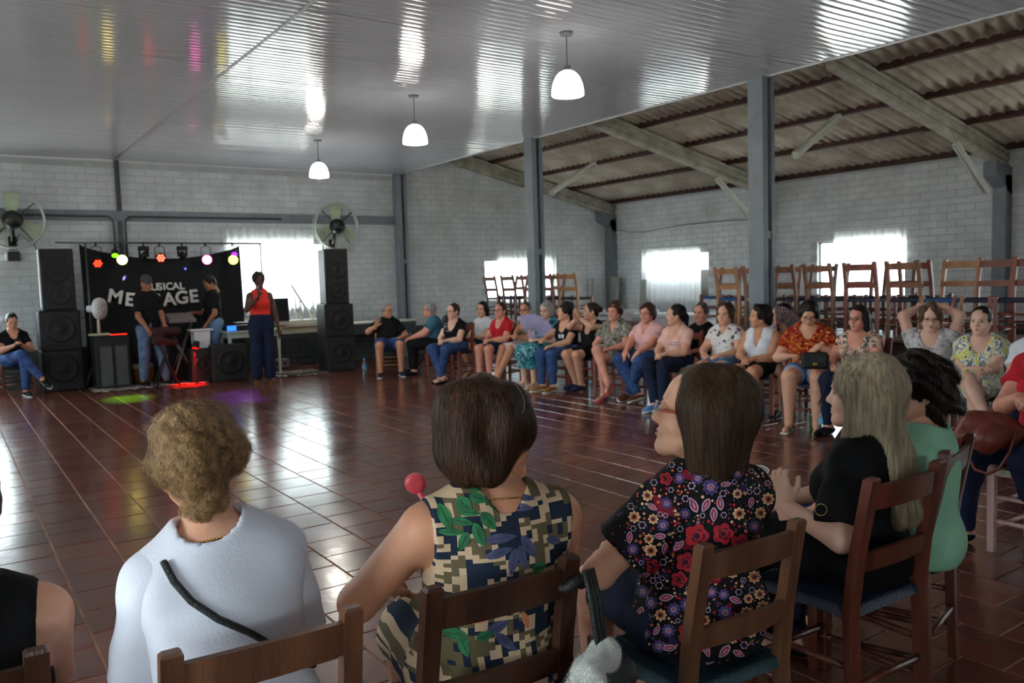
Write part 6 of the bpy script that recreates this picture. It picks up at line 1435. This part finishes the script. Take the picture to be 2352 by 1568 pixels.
f5 = front('woman with dark pinned up hair and glasses in green top', 2108, 900, 3.0, -14, -42, skin='skin', hair=('updo', 'hair_dark'), hseed=4, b=.95, hips=.82, belly=.1, lean=-4, hp=4, glasses='frame_gold', top=dict(mat='cl_green', sleeve=.7, loose=.012, scoop=None, neck=.068, hem=-.1), bottom=dict(mat='cl_denimdk'), shoes=('low', 'sh_black'))
f6 = person('person in red top with brown handbag on dark jeans at the right edge', (4.84, 1.95, 1.2), -86, skin='skin_ruddy', hair=('short', 'hair_dark'), b=1.1, top=dict(mat='cl_red', sleeve=.5, loose=.008), bottom=dict(mat='cl_denimdk', loose=.006), shoes=('low', 'sh_black'), hands={-1: dict(at=(-.1, .33, .84), curl=.6, dir=(.4, .8, .0)), 1: dict(at=(.0, .36, .85), curl=.6, dir=(-.5, .8, 0))}, res=.013, cres=.011, ankles={-1: (-.02, .14, .08), 1: (.30, .34, .08)}, knees={-1: (-.06, .42, .54), 1: (.23, .43, .54)})
# ------------------------------------------------------------------ things worn and held, prints
def bvh_of(o):
    me = o.data; n = len(me.vertices); co = np.empty(n*3, np.float32); me.vertices.foreach_get('co', co)
    pl = np.empty(len(me.polygons)*4, np.int32); me.polygons.foreach_get('vertices', pl)
    return BVHTree.FromPolygons(co.reshape(-1, 3).tolist(), pl.reshape(-1, 4).tolist())
def root_mat(o):
    r = o.parent; return Matrix.Translation(r.location) @ Matrix.Rotation(r.rotation_euler.z, 4, 'Z')
class Surf:
    """points on a worn garment found along sight lines, in the wearer's own space"""
    def __init__(s, o):
        s.b = bvh_of(o); s.M = root_mat(o); s.I = s.M.inverted(); s.o = s.I @ Vector(CPOS); s.R = s.I.to_3x3(); s.par = o
    def hit(s, x, y, off=.0015):
        h = s.b.ray_cast(s.o, s.R @ Vector(ray(x, y)))
        if h[0] is None: return None
        n = h[1]
        if n.dot(s.o-h[0]) < 0: n = -n
        return h[0]+n*off
def patch(S, mb, poly_fn, nu, nv, off=.0016):
    """grid patch: poly_fn(u in 0..1, v in -1..1) -> pixel"""
    P = [[S.hit(*poly_fn(i/nu, -1+2*j/nv), off) for j in range(nv+1)] for i in range(nu+1)]
    flat = [p for r_ in P for p in r_]
    if any(p is None for p in flat): return False
    c = sum(flat, Vector())/len(flat)
    if max((p-c).length for p in flat) > .16: return False
    mb.add(flat, [(i*(nv+1)+j, i*(nv+1)+j+1, (i+1)*(nv+1)+j+1, (i+1)*(nv+1)+j) for i in range(nu) for j in range(nv)], True); return True
def leaf(cx, cy, ln, w, ang):
    a = math.radians(ang); ca, sa = math.cos(a), math.sin(a)
    def fn(u_, v_):
        l = (u_-.5)*ln; hw = w/2*max(0.0, math.sin(PI*min(1, max(0, u_))**.85))**.8*v_
        return cx+l*ca-hw*sa, cy+l*sa+hw*ca
    return fn
# leaf print dress
S2 = Surf(f2['top']); k_ = .477
for _n, _c, _c2 in (('leaf_green', (44, 128, 78), (26, 84, 52)), ('leaf_violet', (84, 86, 122), (58, 60, 92)), ('leaf_orange', (214, 138, 98), (190, 112, 76)), ('vein', (28, 70, 48), None)): M(_n, _c, .8, .12, 40, c2=_c2)
green = [(392, 690, 115, 50, 58), (460, 662, 120, 60, 45), (540, 635, 100, 60, 45), (415, 807, 140, 52, 88), (508, 770, 140, 55, 65), (600, 712, 90, 65, 45), (667, 680, 90, 45, 20), (755, 712, 90, 45, 30), (590, 792, 105, 38, 12), (540, 842, 130, 32, 3), (622, 748, 110, 34, 5), (716, 788, 105, 55, 50), (671, 855, 120, 50, 68), (597, 886, 95, 45, 115), (345, 730, 46, 26, 20), (341, 770, 44, 26, -20), (655, 628, 70, 40, 20), (605, 600, 60, 36, 60), (745, 635, 60, 40, 10), (960, 1010, 70, 40, -20), (880, 1180, 90, 50, -30), (330, 1180, 100, 46, 60), (350, 1300, 110, 50, 40), (300, 1260, 90, 40, 95), (560, 1330, 120, 50, 10), (600, 1390, 110, 50, 70), (700, 1340, 90, 44, -20)]
violet = [(792, 652, 105, 42, 78), (850, 632, 95, 42, -50), (888, 676, 105, 30, 8), (868, 722, 125, 38, 6), (775, 872, 150, 44, -8), (768, 942, 135, 42, -20), (835, 985, 130, 42, 100), (880, 965, 120, 38, 78), (910, 912, 125, 46, 58), (1030, 880, 70, 40, 10), (290, 985, 120, 40, 75), (275, 900, 90, 40, 95), (760, 1300, 130, 46, -30), (800, 1370, 130, 46, 40), (250, 1370, 100, 40, 80)]
orange = [(392, 905, 160, 46, 68), (380, 1085, 70, 22, 80), (660, 1245, 170, 70, 0), (895, 1265, 80, 30, 75)]
for nm, lst, mt in (('leaf_print', green, 'leaf_green'), ('violet_leaf_print', violet, 'leaf_violet'), ('orange_print', orange, 'leaf_orange')):
    mb = MB(); vb = MB()
    for cx, cy, ln, w, an in lst:
        patch(S2, mb, leaf(780+cx*k_, 820+cy*k_, ln*k_*1.05, w*k_*1.1, an), 12, 4, .0018 if mt == 'leaf_green' else .0012)
        if mt != 'leaf_orange': patch(S2, vb, leaf(780+cx*k_, 820+cy*k_, ln*k_*.95, 2.2, an), 8, 1, .0026)
    if mb.v: mb.build(nm, MATS[mt], f2['top'])
    if vb.v: vb.build('leaf_veins', MATS['vein'] if mt == 'leaf_green' else M('vein_violet', (52, 54, 84), .8, 0), f2['top'])
# dark floral blouse: flowers, paisleys
S3 = Surf(f3['top']); rs = np.random.RandomState(21)
cols = {'fl_red': (178, 24, 44), 'fl_cream': (226, 186, 140), 'fl_violet': (78, 62, 120), 'fl_lilac': (184, 160, 190), 'fl_orange': (206, 96, 60), 'fl_teal': (54, 94, 92), 'fl_dark': (36, 20, 40)}
for n_, c_ in cols.items(): M(n_, c_, .8, .15, 50)
FB = {n_: MB() for n_ in cols}; used = []
def flower(cx, cy, r_, pet, cm, off, inner=0.0):
    mb = FB[cm]; n = pet*4; ring = []
    c = S3.hit(cx, cy, off)
    if c is None: return False
    for i in range(n):
        a = 2*PI*i/n; rr = r_*(.72+.28*abs(math.cos(pet*a/2))); p = S3.hit(cx+rr*math.cos(a), cy+rr*math.sin(a), off)
        if p is None or (p-c).length > .09: return False
        ring.append(p)
    if inner:
        inn = []
        for i in range(n):
            a = 2*PI*i/n; p = S3.hit(cx+r_*inner*math.cos(a), cy+r_*inner*math.sin(a), off)
            if p is None: return False
            inn.append(p)
        mb.add(inn+ring, [(i, (i+1) % n, n+(i+1) % n, n+i) for i in range(n)], True)
    else: mb.add([c]+ring, [(0, 1+i, 1+(i+1) % n) for i in range(n)], True)
    return True
def place(n, rlo, rhi, fn, gap=1.0):
    t = 0; c = 0
    while c < n and t < n*40:
        t += 1; x, y, r_ = rs.uniform(1440, 1800), rs.uniform(1060, 1500), rs.uniform(rlo, rhi)
        if any((x-a)**2+(y-b_)**2 < (gap*(r_+q))**2 for a, b_, q in used): continue
        if fn(x, y, r_): used.append((x, y, r_)); c += 1
def f_red(x, y, r_):
    if not flower(x, y, r_, 5, 'fl_red', .0014): return False
    flower(x+r_*.1, y, r_*.55, 5, 'fl_dark', .0020, .75); flower(x, y, r_*.25, 5, 'fl_dark', .0022); return True
for x, y, r_ in ((1640, 1300, 34), (1700, 1250, 26), (1575, 1290, 24), (1560, 1330, 20), (1530, 1100, 16), (1720, 1290, 26), (1600, 1230, 30), (1660, 1225, 26), (1770, 1220, 22), (1585, 1455, 30), (1500, 1300, 18)):
    if f_red(x, y, r_): used.append((x, y, r_))
def f_cream(x, y, r_):
    if not flower(x, y, r_, 8, 'fl_cream', .0014): return False
    flower(x, y, r_*.62, 8, 'fl_orange', .002); flower(x, y, r_*.36, 6, 'fl_dark', .0026); return True
def f_violet(x, y, r_):
    if not flower(x, y, r_, 9, 'fl_violet', .0014): return False
    flower(x, y, r_*.45, 7, 'fl_lilac', .002, .6); flower(x, y, r_*.22, 6, 'fl_orange', .0022); return True
def f_pais(x, y, r_):
    a = rs.uniform(0, 360)
    if not patch(S3, FB['fl_lilac'], leaf(x, y, r_*2.6, r_*1.3, a), 10, 3, .0014): return False
    patch(S3, FB['fl_red'], leaf(x, y, r_*2.0, r_*.8, a), 8, 3, .002); patch(S3, FB['fl_lilac'], leaf(x, y, r_*1.3, r_*.3, a), 6, 2, .0026); return True
def f_ring(x, y, r_): return flower(x, y, r_, 6, 'fl_lilac', .0014, .62)
def f_dot(x, y, r_): return flower(x, y, r_, 4, ('fl_orange', 'fl_cream', 'fl_red', 'fl_teal')[rs.randint(4)], .0012)
place(22, 11, 16, f_cream, .92); place(20, 13, 20, f_violet, .92); place(24, 10, 15, f_pais, .9); place(44, 6, 10, f_ring, .92); place(240, 2.2, 4.5, f_dot, 1.05)
for n_, mb in FB.items():
    if mb.v: mb.build('flower_print', MATS[n_], f3['top'])
# lettering and motifs on tees in the side row
for inf, rects in PRINTS:
    S = Surf(inf['top']); by = {}
    for x, y, w, h, mt in rects:
        mb = by.setdefault(mt, MB()); n = max(2, int(w/5))
        if mt == 'print_white' and h > 6:      # block capitals, read as separate strokes
            for q in range(n): patch(S, mb, (lambda u_, v_, q=q: (x-w/2+w*(q+.12+.76*u_)/n, y+h/2*v_)), 1, 2, .004)
        else: patch(S, mb, (lambda u_, v_: (x-w/2+w*u_, y+h/2*v_)), 4, 1, .004)
    for mt, mb in by.items():
        if mb.v: mb.build('chest_print', MATS[mt], inf['top'])
# strands on the front row's hair
for inf, n, st, ds, w, cu, mt, lift in ((f1, 4600, 9, .007, .0013, .75, 'hair_curl', .0045), (f2, 3400, 14, .009, .0014, .12, 'hair_brown', .002), (f3, 3200, 18, .011, .0013, .05, 'hair_straight', .0015), (f4, 3600, 20, .012, .0014, .14, 'hair_blond', .0025), (f5, 2800, 8, .008, .0014, .6, 'hair_dark', .004)):
    hf, hm = inf['hair']; sc = inf['hscale']*{id(f1): .97, id(f2): 1.17, id(f3): 1.06, id(f4): 1.12, id(f5): 1.0}[id(inf)]
    strands(hf, hm[0], inf['Rh'], inf['hd'], sc, n, st, ds, w, cu, 5, MATS[mt], inf['hair_obj'].parent, lift=lift)
def path_on(S, pts, off, n=6):
    out = []
    for (x0, y0), (x1, y1) in zip(pts[:-1], pts[1:]):
        for i in range(n):
            p = S.hit(x0+(x1-x0)*i/n, y0+(y1-y0)*i/n, off)
            if p is not None: out.append(p)
    p = S.hit(*pts[-1], off)
    if p is not None: out.append(p)
    return out
# black braided strap across the white tee
S1 = Surf(f1['top']); M('strap_black', (20, 24, 26), .4, .2, 120, .6, 300)
pts = path_on(S1, [(378, 1292), (400, 1335), (440, 1380), (500, 1420), (570, 1450), (640, 1490), (700, 1525), (745, 1534)], .006)
if len(pts) > 4:
    r = empty('shoulder_bag_strap', f1['root'].location, f1['root'].rotation_euler.z); tag(r, 'thin black braided bag strap slung across the white tee', 'bag strap'); MB().tube(pts, .0075, 8).build('strap', MATS['strap_black'], r)
# necklaces, ear hoop, headband
def necklace(inf, rad, drop, label, tilt=.25):
    nb, u, f, r_ = inf['nb'], inf['u'], inf['f'], inf['r']; r = empty('necklace', inf['root'].location, inf['root'].rotation_euler.z); tag(r, label, 'necklace'); mb = MB()
    for i in range(64):
        a = 2*PI*i/64; p = nb+u*(drop-tilt*rad*math.sin(a))+r_*rad*math.cos(a)+f*(rad*math.sin(a)); mb.ell(p, (.0032, .0032, .0026), 6, 4)
    mb.build('chain', MATS['gold'], r)
necklace(f1, .07, .0, 'thin gold chain around the neck of the curly haired woman'); necklace(f2, .076, .012, 'twisted gold chain around the neck of the woman in leaf print')
def hp2(inf, p): return inf['Rh']@(npv(*p)*inf['hscale'])+inf['hd']
r = empty('earring', f2['root'].location, f2['root'].rotation_euler.z); tag(r, 'small gold hoop earring on the woman in leaf print', 'earring')
c = hp2(f2, (.082, -.004, -.056)); MB().tube([c+npv(.0, .013*math.cos(a), .013*math.sin(a)) for a in np.linspace(0, 2*PI, 17)[:-1]], .0017, 6, closed=True).build('hoop', MATS['gold'], r)
Sh = Surf(f2['hair_obj']); M('bead', (236, 232, 224), .2, 0, metal=.3); mb = MB()
for i in range(16):
    t = i/15; p = Sh.hit(1182+20*math.sin(t*2.2), 884+62*t, .003)
    if p is not None: mb.ell(p, (.0018, .0018, .0018), 6, 4)
r = empty('headband', f2['root'].location, f2['root'].rotation_euler.z); tag(r, 'beaded dark headband in the brown bob', 'headband'); mb.build('beads', MATS['bead'], r)
# red framed glasses on the woman in profile
r = empty('eyeglasses', f3['root'].location, f3['root'].rotation_euler.z); tag(r, 'rimless glasses with red temples on the woman in profile', 'glasses')
for s_ in (-1, 1):
    MB().bar(hp2(f3, (s_*.066, .098, .004)), hp2(f3, (s_*.082, .0, .012)), .003, .009, .001).build('temple', MATS['frame_red'], r)
    V = [hp2(f3, (s_*.034+.024*math.cos(a), .118-.004*abs(math.cos(a)), -.004+.017*math.sin(a))) for a in np.linspace(0, 2*PI, 17)[:-1]]; W_ = [v+f3['Rh']@npv(0, .0025, 0) for v in V]
    MB().add(V+W_, [tuple(range(16)), tuple(range(31, 15, -1))]+[(i, 16+i, 16+(i+1) % 16, (i+1) % 16) for i in range(16)]).build('lens', M('lens_glass', (225, 225, 215), .05, 0, alpha=.35), r)
    MB().bar(hp2(f3, (s_*.056, .115, .004)), hp2(f3, (s_*.068, .096, .004)), .003, .006).build('hinge', MATS['silver'], r)
MB().tube([hp2(f3, (-.012, .119, .004)), hp2(f3, (0, .122, .008)), hp2(f3, (.012, .119, .004))], .0014, 6).build('bridge', MATS['silver'], r)
# plastic cup in the blond woman's hand
cupc = f4['W'][-1]; M('cup_plastic', (236, 240, 244), .08, 0, alpha=.32)
rt = f4['root']; rm = Matrix.Rotation(rt.rotation_euler.z, 3, 'Z'); cw = rm @ Vector(cupc)+Vector(rt.location)
r = empty('plastic_cup', cw+Vector((-.05, .06, .03)), 0); tag(r, 'clear plastic cup held by the woman in black', 'cup')
Q = Euler((.15, -.25, 0)).to_matrix(); MB().lathe([(0, 0), (.024, 0), (.034, .09), (.036, .092), (.0355, .096), (.033, .09)], 24, (0, 0, 0), Q).build('cup', MATS['cup_plastic'], r); MB().tube([Q @ Vector((.0355*math.cos(a), .0355*math.sin(a), .095)) for a in np.linspace(0, 2*PI, 25)[:-1]], .0016, 5, closed=True).build('rim', M('cup_rim', (240, 244, 248), .15, 0), r)
S4 = Surf(f4['top']); pts = [S4.hit(1888+13*math.cos(a), 1171+13*math.sin(a), .004) for a in np.linspace(0, 2*PI, 21)[:-1]]
if all(p is not None for p in pts): MB().tube(pts, .0016, 6, closed=True).build('eyelet_ring', MATS['frame_gold'], f4['top'])
# towel and black bag hanging on the chair of the leaf print dress
r = empty('handbag', tuple(atz(1375, 1500, .45)[:2])+(.02,)); tag(r, 'black studded handbag hanging on the dark chair', 'bag'); bx = Vector(r.location)
top_ = Vector(atz(1305, 1300, .80)); top_ = Vector((1.235, 1.50, .80))
M('bag_black', (18, 17, 18), .5, .2, 60, .4, 200)
F_ = Field((-.16, -.12, -.05), (.16, .12, .5), .009); F_.cone((-.06, 0, .08), (.06, 0, .08), .085, .085, .04, flat=((0, 1, 0), .7)); F_.cone((-.05, 0, .36), (.05, 0, .36), .055, .055, .05, flat=((0, 1, 0), .6)); F_.cone((0, 0, .1), (0, 0, .35), .1, .07, .05, flat=((0, 1, 0), .65)); F_.wob(.006, 40, 3); bm_ = link('bag_body', mesh_np('bag', *F_.mesh()), MATS['bag_black'], r)
r.location = (1.235, 1.47, .19)
for k in range(3):
    MB().tube([Vector((1.205+.01*k, 1.475, .84))-Vector(r.location), Vector((1.205+.012*k, 1.455, .77))-Vector(r.location), Vector((1.215+.012*k, 1.445, .66))-Vector(r.location), Vector((1.235+.01*k, 1.46, .53))-Vector(r.location)], [.008, .007, .006, .006], 8).build('strap', MATS['bag_black'], r)
MB().tube([Vector((1.2+.03*math.cos(a), 1.535+.034*math.sin(a), .80+.01*math.sin(3*a)))-Vector(r.location) for a in np.linspace(0, 2*PI, 17)[:-1]], .014, 8, closed=True).build('knot', MATS['bag_black'], r)
for k in range(7): MB().ell((.03+.03*math.sin(k*2.1), -.066, .06+.045*k), (.004, .004, .004), 6, 4).build('stud', MATS['silver'], r)
r = empty('towel', (1.14, 1.425, .595)); tag(r, 'white fluffy towel tucked through the bag straps', 'towel')
M('towel_white', (222, 222, 214), .95, .08, 40, 1.0, 240, sheen=.5)
F_ = Field((-.16, -.1, -.12), (.18, .1, .14), .006); F_.cone((-.1, 0, -.06), (.02, -.02, .02), .034, .036, .02); F_.cone((-.08, .02, -.075), (.05, .0, -.03), .03, .034, .014); F_.cone((.02, .0, .03), (.1, .02, .05), .036, .03, .02); F_.cone((.09, .02, .05), (.11, .02, .02), .028, .024, .02); F_.cone((-.12, .0, -.05), (-.11, .0, -.08), .03, .026, .02); F_.cone((-.05, -.045, -.045), (.05, -.05, .0), .008, .008, .01, mode=1); F_.wob(.004, 60, 5, oct=3)
tw_ = F_.mesh(); tw_o = link('cloth', mesh_np('towel', *tw_), MATS['towel_white'], r)
strands(F_, tw_[0], np.eye(3), (0, 0, 0), 1.0, 5000, 3, .0035, .0012, 1.2, 3, MATS['towel_white'], r, lift=.003)
# pink cup edge beyond the leaf print shoulder
pc = atd(954, 1110, 2.45); r = empty('pink_fan', pc); tag(r, 'small pink plastic fan beyond the shoulder in leaf print', 'fan'); M('pink_plastic', (236, 84, 98), .3, .05)
Q = Matrix((Vector(CR), Vector(CU), -Vector(CF))).transposed(); MB().lathe([(0, .006), (.02, .009), (.03, .004), (.032, -.003), (.02, -.009), (0, -.006)], 24, (0, 0, 0), Q).build('guard', MATS['pink_plastic'], r); MB().tube([Q @ Vector((.012, -.026, 0)), Q @ Vector((.07, -.12, .0))], .009, 8).build('handle', MATS['pink_plastic'], r)
# hand fans in the side row
def handfan(piv, R_, a0, a1, mat, stick, label, n=16):
    r = empty('hand_fan', piv); tag(r, label, 'fan', 'folding hand fans'); ex = Vector(CR); ez = Vector(CU); ey = -Vector(CF); V = []
    for i in range(n*2+1):
        a = math.radians(a0+(a1-a0)*i/(n*2)); zz = .006 if i % 2 else -.006
        for rr in (R_*.42, R_): V.append(ex*math.cos(a)*rr+ez*math.sin(a)*rr+ey*zz)
    MB().add(V, [(2*i, 2*i+1, 2*i+3, 2*i+2) for i in range(n*2)]).build('leaf', MATS[mat], r)
    for i in range(n+1):
        a = math.radians(a0+(a1-a0)*i/n); d = ex*math.cos(a)+ez*math.sin(a); MB().bar(ey*.004, d*R_*.98+ey*.004, .007, .002).build('rib', MATS[stick], r)
cloth('fan_lilac', (196, 190, 226), .06)
hc = atx(1217, 779, 6.82); handfan(hc, .36, 118, 14, 'fan_lilac', 'fan_lilac', 'open lilac folding fan held before a seated woman')
w15 = i15['W'][1]; rt = i15['root']; wp = Matrix.Rotation(rt.rotation_euler.z, 3, 'Z') @ Vector(w15)+Vector(rt.location)
M('fan_stick', (36, 24, 22), .4, .1); hv = atx(1785, 762, wp.x-.07); handfan(hv, .27, 96, -22, 'pr_fanpink', 'fan_stick', 'open flowered folding fan with dark ribs held upright')
# black handbag on the lap
hb = atx(1872, 828, 6.68); r = empty('handbag', (hb[0], hb[1], hb[2]-.08), math.radians(128)); tag(r, 'black leather handbag with gold clasp on the lap', 'bag')
MB().box((0, 0, .08), (.25, .08, .16), None, .03).build('bag_body', MATS['bag_black'], r); MB().box((0, -.042, .105), (.2, .012, .1), None, .005).build('flap', MATS['bag_black'], r); MB().box((0, -.05, .055), (.045, .01, .022), None, .004).build('clasp', MATS['gold'], r)
MB().box((0, .042, .105), (.2, .012, .1), None, .005).build('flap', MATS['bag_black'], r); MB().box((0, .05, .055), (.045, .01, .022), None, .004).build('clasp', MATS['gold'], r)
MB().tube([(-.1, 0, .15), (-.12, .1, .0), (-.06, .2, -.2), (-.02, .22, -.3)], .006, 6).build('strap', MATS['bag_black'], r)
# brown handbag on the dark jeans
cb = atd(2262, 1000, 4.25); r = empty('handbag', (cb[0], cb[1], .60)); tag(r, 'reddish brown leather handbag on dark jeans at the right edge', 'bag'); M('leather_brown', (112, 46, 34), .35, .12, 12, .25, 90)
F_ = Field((-.2, -.2, -.02), (.2, .2, .22), .008); F_.cone((-.1, -.06, .06), (.06, -.06, .06), .07, .085, .05); F_.cone((-.1, .05, .06), (.06, .05, .06), .065, .08, .05); F_.ell((-.02, 0, .12), (.1, .1, .06), .05); F_.wob(.008, 30, 8); link('bag_body', mesh_np('bag', *F_.mesh()), MATS['leather_brown'], r)
P = [atd(2335, 985, 4.1), atd(2318, 1040, 4.12), atd(2296, 1075, 4.15), atd(2270, 1088, 4.2), atd(2240, 1078, 4.25), atd(2222, 1045, 4.3), atd(2216, 1005, 4.32)]
MB().tube([Vector(p)-Vector(r.location) for p in P], .008, 8).build('strap', MATS['leather_brown'], r)
# microphone, phone, covered instrument
def wristw(inf, s): 
    rt = inf['root']; return Matrix.Rotation(rt.rotation_euler.z, 3, 'Z') @ Vector(inf['W'][s])+Vector(rt.location)
w = wristw(sing, 1); r = empty('microphone', w+Vector((.0, -.03, .06))); tag(r, 'black hand microphone held to the mouth of the singer', 'microphone')
MB().tube([(0, .0, -.1), (0, .01, .06)], [.011, .016], 10).build('handle', MATS['spk_black'], r); MB().ell((0, .012, .085), (.024, .024, .028), 12, 8).build('grille', MATS['steel_grey'], r)
w = (wristw(i0, 1)+wristw(i0, -1))/2; r = empty('mobile_phone', w+Vector((0, -.06, .05))); tag(r, 'mobile phone in the hands of the woman by the wall', 'phone'); MB().box((0, 0, 0), (.075, .01, .15), rotx(-.7), .003).build('case', MATS['spk_black'], r)
r = empty('keyboard_stand', (2.86, 13.86, 0)); tag(r, 'instrument under a dark red cover in front of the man in grey cap', 'instrument'); M('cover_red', (58, 14, 20), .7, .2, 10)
F_ = Field((-.3, -.2, .55), (.3, .2, 1.0), .012); F_.cone((-.16, 0, .86), (.18, 0, .86), .07, .07, .05); F_.cone((-.14, -.02, .72), (.16, -.02, .7), .06, .05, .06); F_.wob(.008, 25, 2); link('cover', mesh_np('cover', *F_.mesh()), MATS['cover_red'], r)
for s_ in (-1, 1): MB().tube([(s_*.17, -.1, .01), (-s_*.12, .05, .78)], .014, 8).build('leg', MATS['spk_black'], r); MB().tube([(s_*.17, .14, .01), (-s_*.12, .05, .78)], .014, 8).build('leg', MATS['spk_black'], r)
